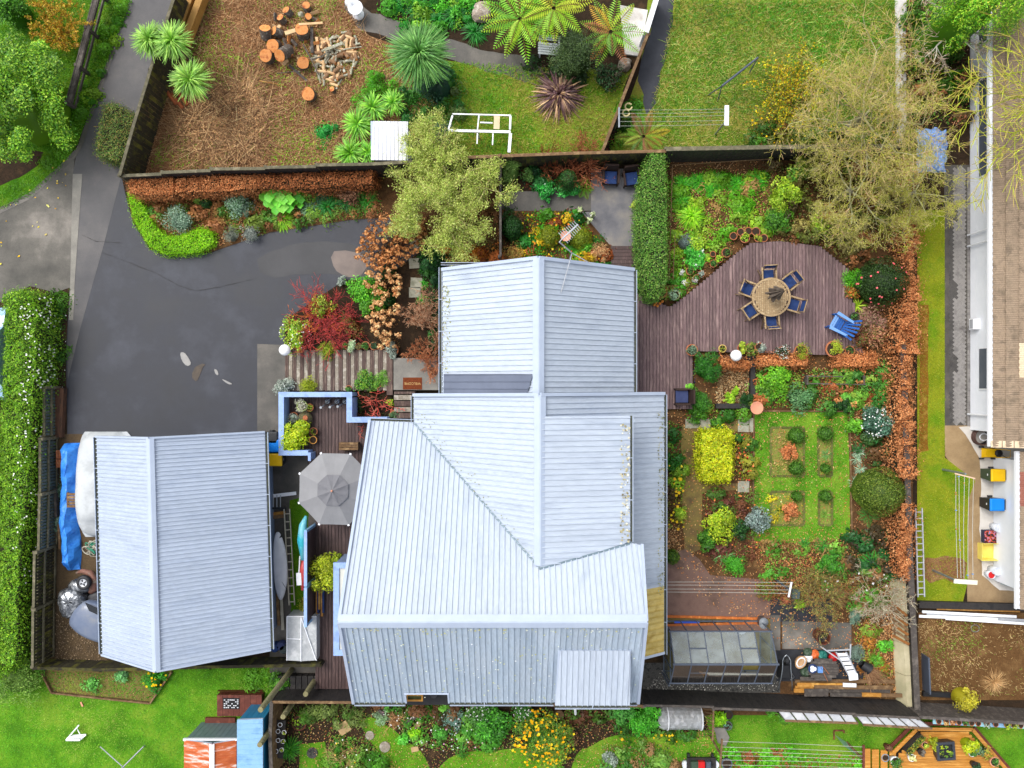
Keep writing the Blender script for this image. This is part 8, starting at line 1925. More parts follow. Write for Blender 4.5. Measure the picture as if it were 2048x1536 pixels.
fern(1222,62,74,'tree fern with orange-tipped fronds near the white wall',[S(130,180,40),S(170,176,40),S(96,150,40)],18,0,1.6,(-.05,.7),.5,.18,'tree_fern','tree fern','tree ferns',15,None,.18)
fern(1288,272,54,'low fern with lime and pinkish fronds by the slanting fence',[S(120,160,40),S(160,170,60),S(90,136,40)],17,0,.6,(.1,.7),.5,.18,'fern','fern',None,20,None,.3)
bush(1150,95,62,2.2,'dense dark green shrub between the tree ferns',[S(60,84,40),S(84,104,54),S(44,66,34)],5200,.06,.5,1.2,26,.34)
bush(1215,150,34,.8,'shady dark foliage beside the slanting fence',[S(34,70,34),S(70,60,40),S(50,90,44)],900,.1)
strappy(1118,188,64,.8,'large purple-bronze flax on the back lawn',[S(92,62,66),S(120,92,88),S(66,42,46),S(196,160,120)],330,.09,.85,(.15,1.45),'flax','flax',None,seg=5)
cover([(1060,120),(1130,120),(1180,150),(1170,165),(1060,150)],'shady ground planting behind the purple flax',[S(40,66,30),S(80,50,40),S(60,96,40)],420,.1,.3)
cover([(1260,190),(1285,190),(1285,260),(1235,300),(1225,280)],'green growth at the slanting fence foot',[S(80,140,34),S(110,160,40),S(60,110,30)],420,.1,.25)
# ---- top right
twig_shrub(1578,180,84,1.7,'green shrub covered in yellow flowers under the lichened tree',[S(150,120,70),S(120,96,54)],'flowering_shrub',stems=16,levels=3,kids=(3,5),leafcols=[S(110,150,44),S(84,130,36),S(240,190,20),S(246,200,30),S(150,170,50)],nleaf=4600,lsize=.1)
cover([(1500,240),(1690,250),(1780,200),(1790,290),(1500,296)],'tangled undergrowth beneath the lichened tree',[S(70,120,30),S(120,120,50),S(150,110,60),S(60,100,30)],420,.1,.5,flowers=[(60,.1,YF)])
cover([(1815,0),(1940,0),(1940,240),(1890,245),(1830,250),(1815,320)],'scrubby green and brown growth right of the concrete path',[S(80,130,34),S(120,100,60),S(150,96,60),S(70,110,34)],420,.1,.6)
bush(1958,16,78,6.4,'bright green fine-leaved tree over the brown roof, top edge',[S(96,160,30),S(130,186,40),S(70,130,26),S(176,200,60)],14000,.1,.3,.9,60,.26,'tree','tree')
bush(1890,40,60,1.8,'green conifer at the top beside the concrete path',[S(70,120,40),S(96,140,50),S(50,96,34)],3800,.08,.3,1.1,26,.3,'tree','tree')
def big_tree(px,py,label,dirs,levels,L0,r0,cols,mincol,kids,hz=0.0,trunk=1.6,nleaf=0,leafcols=None,lsize=.06,ratio=.66,spread=.75,grav=0.0,name='tree',minr=.008,squash=1.0,up=.02,wig=.28,trunk_r=None,lv_leaf=2,jit=.1):
 c=W(px,py);t=thing(name,label,'tree',c);st=Vector((0,0,trunk))
 A,B,ra,rb,lv,tips=branch_tree(st,dirs,levels,L0,r0,kids,spread,ratio,grav,wig,up)
 for X in(A,B):X[:,2]=np.maximum(.25,trunk+(X[:,2]-trunk)*squash)
 mk=lv<=1;C=np.where((lv<=1)[:,None],pal(len(A),cols,.15),pal(len(A),mincol,.2))
 link_mesh('branches',npmesh('branches',*sticks(A,B,np.maximum(ra,minr),np.maximum(rb,minr*.85),C,5 if len(A)<9000 else 4)),t,TWIG)
 mb=MB();tr2=trunk_r or r0*1.6;mb.tube([(0,0,0),(.05,.03,trunk*.5),(0,0,trunk+.05)],[tr2*1.3,tr2,tr2*.9],10);mb.build('trunk',mat('lichened_trunk',S(150,146,126),S(112,106,88),S(176,176,150),scale=6,rough=.95,fine=.15),t,True,True)
 if nleaf:
  ok=np.where(lv>=lv_leaf)[0];i=rng.choice(ok,nleaf);f=rng.random((nleaf,1));P=A[i]*f+B[i]*(1-f)+rdir(nleaf)*jit
  link_mesh('crown',npmesh('crown',*leaves(P,unit(rdir(nleaf)+[0,0,.5]),lsize*rng.uniform(.6,1.4,nleaf),.32,pal(nleaf,leafcols,.18))),t,LEAF)
 return t,len(A)
ring=lambda n,e,o=0:[(math.cos(2*math.pi*k/n+o),math.sin(2*math.pi*k/n+o),e*random.uniform(.6,1.3))for k in range(n)]
LT=[S(166,152,100),S(164,160,66),S(172,158,116),S(148,154,46)];LTr=[S(150,148,112),S(126,124,88)]
big_tree(1676,272,'large bare lichened tree spreading over the back corner',ring(7,.35),4,2.15,.05,LTr,LT+[S(186,150,110)],(4,6),trunk=2.4,nleaf=8000,leafcols=[S(186,182,84),S(172,182,60),S(190,166,110),S(150,166,44)],lsize=.05,minr=.0055,squash=.8,ratio=.64,spread=.85,trunk_r=.17,wig=.42)
big_tree(1668,400,'smaller lichened tree over the top of the deck',ring(6,.3,.4),4,1.35,.04,LTr,LT,(4,5),trunk=1.6,nleaf=9000,leafcols=[S(196,190,104),S(190,184,116),S(160,172,54)],lsize=.05,minr=.0055,squash=.8,ratio=.64,spread=.85,trunk_r=.12,wig=.42)
big_tree(1785,408,'lichened tree leaning across the beech hedge to the pavers',ring(6,.3,1.1),4,1.15,.035,LTr,LT+[S(160,170,40)],(4,5),trunk=1.8,nleaf=6000,leafcols=[S(180,182,76),S(190,186,100),S(176,160,100)],lsize=.045,minr=.0055,squash=.7,ratio=.64,spread=.85,trunk_r=.12)
big_tree(2010,285,'mossy branches reaching over the brown roof',[(-1,.5,.1),(-1,-.1,.1),(-1,.9,.15),(-1,-.5,.1)],3,2.3,.05,[S(150,160,40),S(130,136,50)],[S(160,170,50),S(170,150,80)],(4,6),trunk=4.6,nleaf=1500,leafcols=[S(170,176,50),S(150,150,70)],lsize=.05,minr=.010,squash=.4,spread=.6,trunk_r=.06)
big_tree(1868,95,'pale bare-branched tree beside the white house wall',ring(5,.5),4,1.15,.05,[S(206,202,190),S(180,176,160)],[S(170,150,130),S(150,126,104),S(190,180,160)],(3,4),trunk=1.6,minr=.008,squash=.8,trunk_r=.1)
big_tree(902,404,'feathery light green tree between driveway and house',ring(8,.25),3,1.4,.04,[S(166,156,110),S(140,130,90)],[S(160,150,90),S(140,140,70)],(5,7),trunk=1.6,nleaf=42000,leafcols=[S(176,196,90),S(200,214,116),S(150,176,66),S(206,212,130)],lsize=.085,minr=.008,squash=.7,ratio=.6,spread=.8,grav=.03,lv_leaf=1,jit=.13)
# ---- left hedge with white flowers
hedge([(8,588),(40,580),(64,592),(72,630),(70,700),(66,775),(58,870),(52,1000),(40,1110),(34,1220),(34,1320),(10,1350),(-60,1350),(-60,1180),(-40,1000),(0,850),(10,700)],1.6,'long lime green hedge with white blossom along the left edge',[S(116,168,30),S(92,144,24),S(152,190,50),S(68,112,22)],1000,.08,.5,amp=.2,extra=[('blossom',60,.08,WH,[(40,600),(70,615),(70,690),(66,800),(40,800),(50,700)]),('blossom',40,.08,WH,[(36,800),(62,800),(56,900),(50,1100),(25,1100),(30,950)])])
cover([(100,578),(120,580),(133,620),(130,770),(100,775),(112,690)],'short dark grass at the flowering hedge foot',[S(50,96,20),S(70,116,26)],600,.06,.1)
bush(30,1362,58,1.4,'pale green shrub at the lower end of the long hedge',[S(120,160,60),S(150,184,84),S(90,136,44)],2600,.08,.4)
cover([(0,1300),(66,1310),(80,1345),(40,1370),(0,1370)],'shady green growth below the long hedge',MG,500,.1,.4)
# ---- beech hedge and driveway border
hedge([(256,360),(300,357),(345,355),(345,388),(300,391),(258,386)],1.35,'left end of the copper beech hedge by the driveway',BR,1500,.06,.6,'beech_hedge','hedge','copper beech hedges',m=DRYLEAF,amp=.12)
hedge([(352,357),(420,352),(512,350),(512,376),(420,384),(352,384)],1.3,'middle copper beech hedge along the stepped fence',BR,1400,.06,.6,'beech_hedge','hedge','copper beech hedges',m=DRYLEAF,amp=.12)
hedge([(516,350),(620,346),(745,342),(745,368),(620,376),(516,376)],1.3,'right copper beech hedge below the white shed',[S(150,92,54),S(176,112,66),S(120,70,44)],1100,.06,.6,'beech_hedge','hedge','copper beech hedges',m=DRYLEAF,amp=.15)
hedge([(254,384),(272,386),(292,420),(310,452),(328,470),(350,474),(400,456),(424,462),(428,486),(400,504),(330,508),(300,494),(268,442)],.4,'vivid lime clipped edging curving round the driveway corner',LM,1500,.085,.28,'edging_hedge','hedge',amp=.08)
cover([(260,395),(750,385),(770,425),(560,452),(440,470),(350,470),(300,440)],'mixed low planting in the driveway border',[S(150,100,60),S(110,130,50),S(170,120,70),S(80,130,44),S(120,160,60)],420,.09,.3)
bush(356,440,30,.8,'silver-green shrub inside the lime edging',SG,1300,.08,.35);bush(478,412,30,.8,'silver-leaved shrub in the middle of the border',SG+[S(60,110,50)],1400,.08,.4)
topiary(411,406,13,.5,'small dark green clipped ball in the driveway border',DG,900);bush(498,466,22,.5,'grey lavender mound at the driveway edge',[S(120,130,122),S(150,156,146)],700,.07,.25);bush(462,470,18,.45,'smaller grey mound beside the lavender',[S(130,136,120),S(110,120,104)],500,.07,.25)
twig_shrub(438,432,22,.6,'leafless tan twiggy shrub in the border',[S(190,150,90),S(170,130,80)],stems=6,levels=3,r0=.02)
def bigleaf(px,py,rpx,h,label,cols,n=18,size=.35,name='big_leaf_plant'):
 c=W(px,py,h);c.z=0;r=M(rpx,h);t=thing(name,label,'plant',c);parts=[];st=[]
 for k in range(n):
  a=2.4*k;d=r*math.sqrt((k+.5)/n)*.85;z=h*(1-.45*(d/r)**2)*random.uniform(.85,1.1);s=size*random.uniform(.7,1.15);m=9;col=pal(1,cols,.12)[0];V=[(d*math.cos(a),d*math.sin(a),z-.04)]
  tl=random.uniform(-.3,.3);tl2=random.uniform(-.3,.3)
  for j in range(m):b=2*math.pi*j/m;rr=s*.5*(1+.18*math.cos(5*b));x_,y_=rr*math.cos(b),rr*math.sin(b);V.append((d*math.cos(a)+x_,d*math.sin(a)+y_,z+tl*x_+tl2*y_))
  F=[(0,1+j,1+(j+1)%m,1+(j+1)%m)for j in range(m)]
  parts.append((np.array(V),np.array([(0,1+j,1+(j+1)%m)for j in range(m)]),np.tile(col,(m+1,1))))
 v=cat(parts);link_mesh('foliage',npmesh('foliage',*v),t,LEAF)
 mb=MB()
 for k in range(6):a=2.4*k;mb.tube([(0,0,0),(r*.4*math.cos(a),r*.4*math.sin(a),h*.8)],.015,5)
 mb.build('stems',m_timber_b,t,local=True);return t
bigleaf(552,392,36,.8,'large-leaved lime green plant in the border',[S(110,200,50),S(84,176,40),S(140,214,80)],20,.42);bigleaf(590,392,22,.6,'smaller big-leaved plant beside the lime one',[S(96,180,40),S(70,150,40)],12,.3)
strappy(565,438,30,.35,'lime grass tuft spilling onto the driveway',LM,260,.03,.8,(.2,1.3),'grass_tuft','plant')
for i,(x,y,r)in enumerate(((618,418,34),(655,412,36),(690,405,30),(735,402,30),(640,395,28))):
 strappy(x,y,r,.5,['greyish strap-leaf clump left of the border row','dark strap-leaf clump overhanging the driveway','strap-leaf clump in the middle of the row','strap-leaf clump under the feathery tree','upper strap-leaf clump behind the row'][i],[[S(90,130,90),S(120,156,120)],[S(36,120,40),S(60,150,56)],[S(40,110,50),S(70,140,60)],[S(50,140,40),S(80,166,50)],[S(60,110,70),S(80,130,90)]][i],150,.04,.9,(.3,1.4),'agapanthus','plant','strap-leaf clumps in the driveway border')
bush(700,388,24,.8,'dry brown shrub below the white shed',[S(120,84,64),S(150,112,84),S(96,66,50)],700,.08,m=DRYLEAF)
# ---- hydrangeas with dried heads
hm={}
def head_mesh(r,cols,seed):
 n=40;d=rdir(n,.15);return npmesh('flower_head',*leaves(d*r*rng.uniform(.55,1.1,(n,1))*[1,1,.8],unit(d+rdir(n)*.8),r*rng.uniform(.5,1.0,n),.7,pal(n,cols,.24)))
HB=[S(190,132,80),S(166,106,60),S(206,154,100)];HL=[S(214,164,112),S(196,142,92),S(226,184,134)]
def hydrangea(pts,n,label,cols,h=1.1,rr=.15):
 poly=[(p.x,p.y)for p in WL(pts,h)];cx=np.mean([p[0]for p in poly]);cy=np.mean([p[1]for p in poly]);t=thing('hydrangea',label,'hydrangea',(cx,cy,0));ms=[]
 for k in range(4):
  me=head_mesh(rr,cols,k);me.materials.append(DRYLEAF);ms.append(me)
 pts_=[];tries=0
 while len(pts_)<n and tries<6000:
  q=scatter(poly,1)[0];tries+=1
  if all(np.hypot(*(q-p))>rr*1.45 for p in pts_):pts_.append(q)
 A=[];B=[]
 for i,q in enumerate(pts_):
  z=h+random.uniform(-.25,.15);o=link_mesh('flower_head',ms[i%4],t);o.location=(q[0]-cx,q[1]-cy,z);s=random.uniform(.75,1.2);o.scale=(s,s,s);o.rotation_euler=(random.random()*6,random.random()*6,0)
  b=(q-[cx,cy]);A.append((b[0]*.25,b[1]*.25,0));m_=np.array([b[0]*.75,b[1]*.75,z*.55]);B.append(m_);A.append(m_);B.append((b[0],b[1],z))
 A=np.array([tuple(a)for a in A],dtype=float);B=np.array([tuple(b)for b in B],dtype=float)
 link_mesh('stems',npmesh('stems',*sticks(A,B,.012,.009,pal(len(A),[S(120,84,54),S(96,66,44)],.2))),t,TWIG)
 k=n*9;q=scatter(poly,k);k=len(q);link_mesh('foliage',npmesh('foliage',*leaves(np.column_stack([q-[cx,cy],rng.uniform(.15,h-.25,k)]),unit(rdir(k)+[0,0,.5]),.1*rng.uniform(.6,1.3,k),.5,pal(k,[S(120,84,50),S(96,66,40),S(140,110,60)],.2))),t,DRYLEAF)
 return t
hydrangea([(768,432),(810,428),(850,450),(848,490),(815,515),(790,535),(745,540),(714,515),(720,480),(740,452)],92,'large hydrangea with brown dried flower heads by the driveway',HB,1.1,.125)
hydrangea([(730,545),(775,530),(802,556),(800,590),(765,600),(730,572)],22,'tan hydrangea heads around the upper clipped disc',HL,1.0,.135);hydrangea([(752,600),(796,605),(795,640),(785,675),(742,674),(732,635),(736,612)],20,'pale tan hydrangea heads below the lower clipped disc',HL,1.0,.135)
hydrangea([(750,665),(800,670),(795,700),(760,695)],9,'small cluster of tan hydrangea heads by the walkway',HL,.7,.12)
topiary(776,546,17,.6,'upper flat dark green clipped disc among hydrangeas',DG,1400,.05);topiary(772,600,18,.6,'lower flat dark green clipped disc among hydrangeas',DG,1500,.05)
twig_shrub(645,645,78,1.2,'bright red-stemmed dogwood beside the walkway',RD+[S(196,70,60)],'red_dogwood',stems=20,levels=3,r0=.016,kids=(3,5),minr=.008);twig_shrub(640,632,62,1.0,'orange-stemmed dogwood tangled in the red one',[S(206,120,50),S(186,90,50)],'orange_dogwood',stems=10,levels=3,r0=.014,kids=(2,3),minr=.007)
bush(590,668,34,.7,'lime and yellow shrub behind the walkway globe lamp',[S(150,190,50),S(110,160,40),S(190,200,70)],1300,.09,extra=[('flowers',40,.06,WH)]);bush(648,612,26,.8,'yellow-green shrub under the dogwood stems',OL+YG,700,.08)
bush(728,585,34,.9,'bright green rounded shrub right of the dogwood',[S(84,166,30),S(60,136,26),S(120,190,50)],1900,.09);bush(742,612,26,.8,'leafy green shrub below the bright rounded one',[S(70,140,30),S(96,150,40)],900,.1)
bush(685,562,12,.4,'small silver shrub at the driveway edge',SIL,300,.06);bush(700,650,30,.6,'reddish-brown low shrub between dogwood and hydrangea',[S(120,70,44),S(150,96,54),S(96,110,40)],800,.08)
twig_shrub(850,640,62,1.9,'bare grey-brown maple against the house',[S(170,130,100),S(150,104,76),S(190,156,124)],'bare_maple',stems=8,levels=4,r0=.03,kids=(3,4),leafcols=[S(150,84,50),S(176,110,70)],nleaf=900,minr=.007)
twig_shrub(858,712,50,1.4,'russet bare shrub over the entry landing',[S(170,110,76),S(150,86,56),S(186,136,96)],'bare_shrub',stems=9,levels=4,r0=.02,kids=(3,4),leafcols=[S(170,90,50),S(150,74,40)],nleaf=1100,minr=.007)
for i,(x,y)in enumerate(((846,515),(848,541),(846,567),(842,598))):strappy(x,y,15,.4,['topmost','second','third','lowest'][i]+' bright green tuft in the row beside the house',[S(60,150,34),S(84,176,44)],90,.03,.9,(.3,1.4),'green_tuft','plant','green tufts beside the house')
cover([(862,500),(884,520),(884,690),(862,690),(855,600)],'dark shrubs tucked against the house wall',[S(34,80,34),S(50,104,40),S(28,64,30)],700,.1,.7);cover([(840,505),(905,498),(905,520),(880,522),(880,560),(842,560)],'green foliage at the house corner',DG,500,.1,.5)
cover([(880,492),(998,485),(998,520),(890,520)],'orange-brown fading leaves above the house gutter',[S(196,120,44),S(150,84,40),S(110,80,40),S(206,150,70)],420,.12,.4,m=DRYLEAF)
cover([(780,440),(1000,420),(1000,500),(840,500)],'brown litter and low plants under the feathery tree',[S(120,84,54),S(96,80,44),S(140,100,60)],300,.09,.2,m=DRYLEAF)
bush(657,702,21,.5,'yellow-green domed shrub on the upper walkway edge',[S(140,160,34),S(110,140,30),S(166,176,50)],1200,.07,.25);bush(617,772,20,.6,'yellow-green domed shrub below the walkway',[S(150,166,30),S(120,140,26),S(176,184,50)],1300,.06,.25);bush(567,772,22,.6,'round silver-white shrub at the parapet corner',SIL+[S(206,210,200)],1500,.08,.3)
bush(735,765,26,.6,'mixed green shrub below the walkway',[S(84,150,40),S(130,160,50),S(60,110,40)],1100,.08);bush(762,758,18,.6,'green feathery shrub beside the coral maple',[S(96,150,50),S(120,170,60)],700,.08,.25)
twig_shrub(752,815,58,1.0,'coral-red branching maple beside the parapet',[S(214,96,84),S(196,70,64),S(226,130,104)],'coral_maple',stems=5,levels=3,r0=.028,kids=(3,4),minr=.009,spread=.5);cover([(708,790),(790,790),(800,838),(708,830)],'dark soil planting under the coral maple',[S(50,44,30),S(70,90,40),S(90,60,40)],260,.08,.15)
bush(779,806,9,.3,'small lime succulent near the entry steps',LIME,120,.1)
bush(592,872,32,1.0,'vivid lime bush inside the terrace parapet',[S(176,200,24),S(140,180,24),S(206,214,50)],1900,.11,.45,hz=.45);bush(648,1148,38,1.3,'lime-yellow shrub beside the box bay',[S(160,176,30),S(126,150,26),S(190,196,50)],2200,.09,.4,hz=.45,lumps=18)
bush(673,1118,12,.9,'small lime shrub at the box bay corner',[S(150,170,30),S(120,146,26)],400,.08,hz=.45);bush(609,1205,16,.6,'yellowish grass clump beside the polythene cover',[S(160,150,50),S(130,136,40)],300,.1,.2)
cover([(112,938),(128,938),(126,1085),(112,1080)],'grey-green succulents in the fence trough',[S(110,140,120),S(140,166,144),S(84,116,90)],420,.1,.2,.8)
# ---- middle back garden
bush(1022,340,26,1.2,'soft light green pine seedling behind the narrow fence',[S(130,170,80),S(160,190,100),S(100,144,60)],1500,.1,.15);bush(1055,350,14,.8,'small feathery green shrub beside the pine seedling',[S(110,150,70),S(84,130,60)],500,.09,.2)
t=thing('tiered_topiary','tiered dark green topiary in front of the brown vine','topiary',W(1133,370))
for k,(r,z,hh)in enumerate(((.5,0,.6),(.4,.45,.5),(.34,.85,.55))):
 n=1300;d=rdir(n,.3);P=d*np.array([r,r,hh*.55])*rng.uniform(.92,1.03,(n,1))+np.array([0,0,z+hh*.5]);P[:,2]=np.maximum(P[:,2],.02)
 link_mesh('foliage',npmesh('foliage',*leaves(P,unit(d+rdir(n)*.6),.05*rng.uniform(.7,1.3,n),.55,pal(n,DG+[S(60,110,44)],.2))),t,LEAF)
MB().tube([(0,0,0),(0,0,1.2)],[.3,.22],10).build('stem',m_timber_m,t,local=True)
bush(1089,381,22,.5,'glossy green leafy plant left of the topiary',[S(40,150,50),S(70,176,70),S(30,110,40)],700,.11,m=GLOSSLEAF);bush(1137,378,24,.45,'glossy variegated plant under the topiary',[S(40,150,50),S(90,190,90),S(30,120,40)],800,.1,ryk=.6,m=GLOSSLEAF)
fern(1168,374,26,'lime fern beside the shaded patio',[S(140,190,40),S(110,166,34)],9,0,0,(.2,.8),.5,.25,npin=12);cover([(1040,330),(1110,330),(1110,365),(1060,375),(1040,360)],'dark leafy shade planting behind the path',[S(40,90,44),S(60,50,40),S(50,110,54)],420,.1,.3)
litter([(1040,326),(1210,322),(1200,350),(1160,380),(1050,380)],'rusty leaf carpet under the topiary',[S(110,62,40),S(90,50,34),S(130,76,46)],260,.07,.5)
twig_shrub(1165,322,62,1.5,'rusty brown vine tangle on the back fence',[S(150,84,54),S(124,66,44),S(170,110,76)],'vine','vine',stems=14,levels=3,kids=(3,5),minr=.008);twig_shrub(1098,322,34,1.5,'left end of the brown vine on the back fence',[S(156,90,56),S(120,66,44)],'vine','vine',stems=9,levels=3,kids=(3,4),minr=.008)
topiary(1024,455,23,1.0,'dark green clipped dome left of the flower bed',DG,2600,.05);topiary(1098,473,22,.7,'left yellow-green clipped dome in the flower bed',[S(120,132,24),S(96,116,22),S(150,156,40)],2200,.05);topiary(1161,476,23,.7,'right yellow-green clipped dome behind the aerial',[S(116,134,24),S(92,116,22),S(146,156,40)],2300,.05)
cover([(1340,600),(1372,592),(1400,560),(1385,540),(1345,560)],'leafy tangle at the lower end of the vegetable bed',[S(84,160,44),S(120,180,60),S(150,160,70)],420,.1,.3)
cover([(1620,735),(1780,735),(1780,815),(1700,815)],'green and russet growth along the support wires',[S(90,150,60),S(130,160,60),S(176,116,70),S(70,130,50)],300,.1,.35)
cover([(1510,1085),(1720,1085),(1700,1150),(1540,1160)],'scattered green seedlings among the copper leaves',[S(90,156,50),S(120,170,60),S(150,120,70)],150,.1,.3)
cover([(1045,422),(1150,422),(1190,465),(1215,500),(1215,540),(1060,545),(1042,500)],'bright mixed flowers in the central bed',[S(70,150,30),S(40,110,34),S(206,170,30),S(150,80,40),S(90,160,40)],420,.1,.3,flowers=[(50,.1,YF+[S(226,120,40)])])
bush(1200,506,22,.6,'dry tan grassy shrub at the deck steps',LB,900,.08,.2,m=DRYLEAF);bush(1027,510,28,.6,'dry brown shrub above the house ridge',[S(170,120,66),S(140,96,50),S(150,150,70)],1000,.08,.3,m=DRYLEAF)
for i,(x,y)in enumerate(((1160,420),(1186,430),(1178,441))):bush(x,y,6,.7,['pale flower spike left of the patio corner','tall pale flower spike leaning over the patio','pale flower spike nearest the aerial'][i],[S(196,206,160),S(170,186,130)],70,.08)
hedge([(1300,306),(1330,303),(1334,400),(1335,560),(1318,598),(1295,596),(1286,560),(1279,480),(1281,400),(1290,340)],1.7,'tall clipped green hedge running down to the deck',[S(76,128,40),S(100,150,50),S(56,100,34),S(140,166,80)],1000,.07,.55,amp=.1)
bush(1274,410,12,.5,'pale variegated climber on the hedge side',[S(190,200,90),S(150,180,60)],160,.1);bush(1277,560,16,.6,'lime broad-leaved plant where hedge meets deck',LIME,160,.16)
# ---- vegetable bed
for i,(x,y,r)in enumerate(((1366,366,20),(1397,362,18),(1432,362,21),(1472,366,19),(1513,362,23),(1364,402,20),(1382,432,28),(1418,380,16))):
 strappy(x,y,r*1.3,.4,['lush green lily clump at the top left of the bed','second lily clump along the top of the bed','third lily clump along the top of the bed','fourth lily clump along the top of the bed','rightmost lily clump along the top of the bed','lily clump under the first one by the hedge','broad lime strap plant beside the hedge','small lily clump in the middle of the bed'][i],[S(70,170,30),S(100,196,44),S(50,136,28)]if i!=6 else LM,260,.045 if i!=6 else .07,.9,(.3,1.45),'lily_clump','plant','lily clumps in the vegetable bed')
cover([(1345,350),(1540,345),(1545,470),(1470,470),(1400,540),(1350,600),(1345,500)],'mixed vegetables and weeds across the bed',[S(96,166,34),S(150,186,50),S(186,150,90),S(110,166,40),S(130,170,50)],340,.1,.18)
bush(1370,486,20,.5,'grey-blue herb mound beside the hedge',[S(120,136,130),S(96,116,110)],700,.07,.3);bush(1388,515,26,.5,'bright green leafy plant near the white flowers',[S(70,170,50),S(100,190,70),S(50,136,40)],900,.12);bush(1398,485,22,.5,'yellow-lime plant in the lower bed',YG,600,.1)
for i,(x,y)in enumerate(((1403,503),(1397,515),(1391,531),(1363,545),(1369,565),(1389,560))):bush(x,y,6,.45,['topmost','second','third','fourth','fifth','lowest'][i]+' white flower head by the deck edge',WH,60,.08,cat_='flower',name='white_flower',group='white flowers by the deck')
t=thing('bean_frame','thin cane frame around the vegetable bed','frame',W(1345,420))
for a,b in(((1345,330),(1540,318)),((1345,330),(1342,430)),((1342,430),(1338,560)),((1350,470),(1346,560)),((1430,338),(1444,322)),((1455,338),(1468,322))):MB().tube([W(*a,.7),W(*b,.7)],.018,6).build('cane',m_timber_b,t)
for x,y in((1345,330),(1540,318),(1338,560)):p=W(x,y,.7);MB().tube([(p.x,p.y,0),(p.x,p.y,.7)],.02,6).build('post',m_timber_b,t)
bush(1568,390,34,1.3,'yellow-green shrub beneath the lichened trees',[S(140,176,34),S(110,150,30),S(176,196,60)],2200,.1);bush(1555,440,28,1.0,'dark green shrub left of the deck top',MG,1400,.1);bush(1600,345,30,1.2,'green shrub under the lichened tree near the fence',MG+OL,1400,.1)
cover([(1540,330),(1800,320),(1810,480),(1700,530),(1640,488),(1545,480)],'tangled olive and brown undergrowth beneath the bare trees',[S(110,120,50),S(150,100,60),S(90,120,40),S(140,130,70),S(80,70,40)],380,.1,.6);bush(1640,452,22,.8,'yellow-green clump at the deck head',YG+OL,800,.1);strappy(1690,470,32,.5,'lime strap-leaved clump above the deck',YG,130,.04,.8,(.2,1.3),'strap_clump','plant')
# ---- right border
topiary(1767,562,52,1.6,'large dark clipped camellia dome with pink flowers',[S(46,72,30),S(64,92,38),S(34,54,26)],6500,.055,'camellia','shrub',None,.92,extra=[('flowers',26,.1,[S(226,110,110),S(214,90,96)])])
bush(1704,556,24,.8,'feathery bright green plant left of the camellia',[S(84,170,24),S(120,196,44),S(60,140,24)],1000,.1,.2);strappy(1716,612,26,.5,'arching lime strap plant at the deck edge',YG,60,.06,.7,(.2,1.2),'strap_plant','plant');bush(1704,585,16,.6,'orange and green shrub at the deck edge',[S(196,110,50),S(120,130,40)],400,.09)
bush(1742,640,34,.9,'dusty pink-brown shrub below the camellia',[S(176,130,116),S(150,104,90),S(110,110,60)],1500,.08,.4);bush(1752,668,28,.8,'pinkish shrub beside the copper hedge',[S(190,136,104),S(150,96,70),S(120,120,60)],1000,.08);bush(1718,668,26,.7,'dark red-green shrub behind the blue chair',[S(110,60,44),S(90,110,44),S(150,90,54)],900,.08)
segs=[((1815,318),(1836,330),(1830,372),(1806,365)),((1802,440),(1836,440),(1834,500),(1800,500)),((1798,502),(1828,502),(1824,540),(1806,540)),((1812,552),(1838,552),(1838,602),(1806,600)),((1795,606),(1832,606),(1832,660),(1788,660)),((1784,662),(1836,662),(1836,708),(1780,705)),((1788,712),(1822,712),(1822,770),(1790,770)),((1784,772),(1822,772),(1824,840),(1784,840)),((1784,842),(1826,842),(1822,890),(1784,890)),((1780,892),(1828,895),(1826,960),(1782,955)),((1790,1008),(1826,1008),(1826,1060),(1790,1060)),((1786,1062),(1824,1062),(1822,1115),(1784,1115)),((1784,1117),(1820,1117),(1818,1160),(1790,1152))]
places=['beside the blue tarpaulin heap','at the top of the side lawn','above the camellia','right of the camellia dome','below the camellia dome','level with the pink shrubs','level with the lower deck edge','beside the palm-like seedling','level with the white-flowered shrub','level with the silver rosettes','just below the large clipped dome','beside the aluminium ladder top','at its lower end']
for s,pl_ in zip(segs,places):hedge([(q[0]+(14 if q[0]<1812 else 2),q[1])for q in s],1.1,f'copper beech bush in the right boundary hedge, {pl_}',BR+[S(206,146,96)],1300,.08,.55,'beech_hedge','hedge','copper beech hedges',m=DRYLEAF,amp=.45,side=.45)
for s,lab in((((1517,712),(1614,710),(1616,730),(1518,733)),'clipped copper beech strip under the potted daisies'),(((1675,710),(1754,706),(1757,732),(1676,734)),'clipped copper beech strip under the oval pot'),(((1440,716),(1500,722),(1500,736),(1442,734)),'low copper hedge inside the planter bed')):hedge(s,.7,lab,BR+[S(214,140,84)],1500,.07,.65,'beech_hedge','hedge','copper beech hedges',m=DRYLEAF)
bush(1413,735,27,1.2,'dark green conifer spilling beside the planter',[S(40,104,24),S(66,136,34),S(26,76,20)],2600,.12,.2,1.35,22,.36,'conifer','conifer');bush(1402,800,24,.8,'green conifer lower half by the armchair',[S(60,120,30),S(84,150,44),S(40,90,24)],1600,.12,.2,1.1);cover([(1376,720),(1392,720),(1392,816),(1376,816)],'colourful potted edge plants along the deck side',[S(120,190,60),S(60,70,110),S(110,60,50),S(90,130,60)],420,.09,.3)
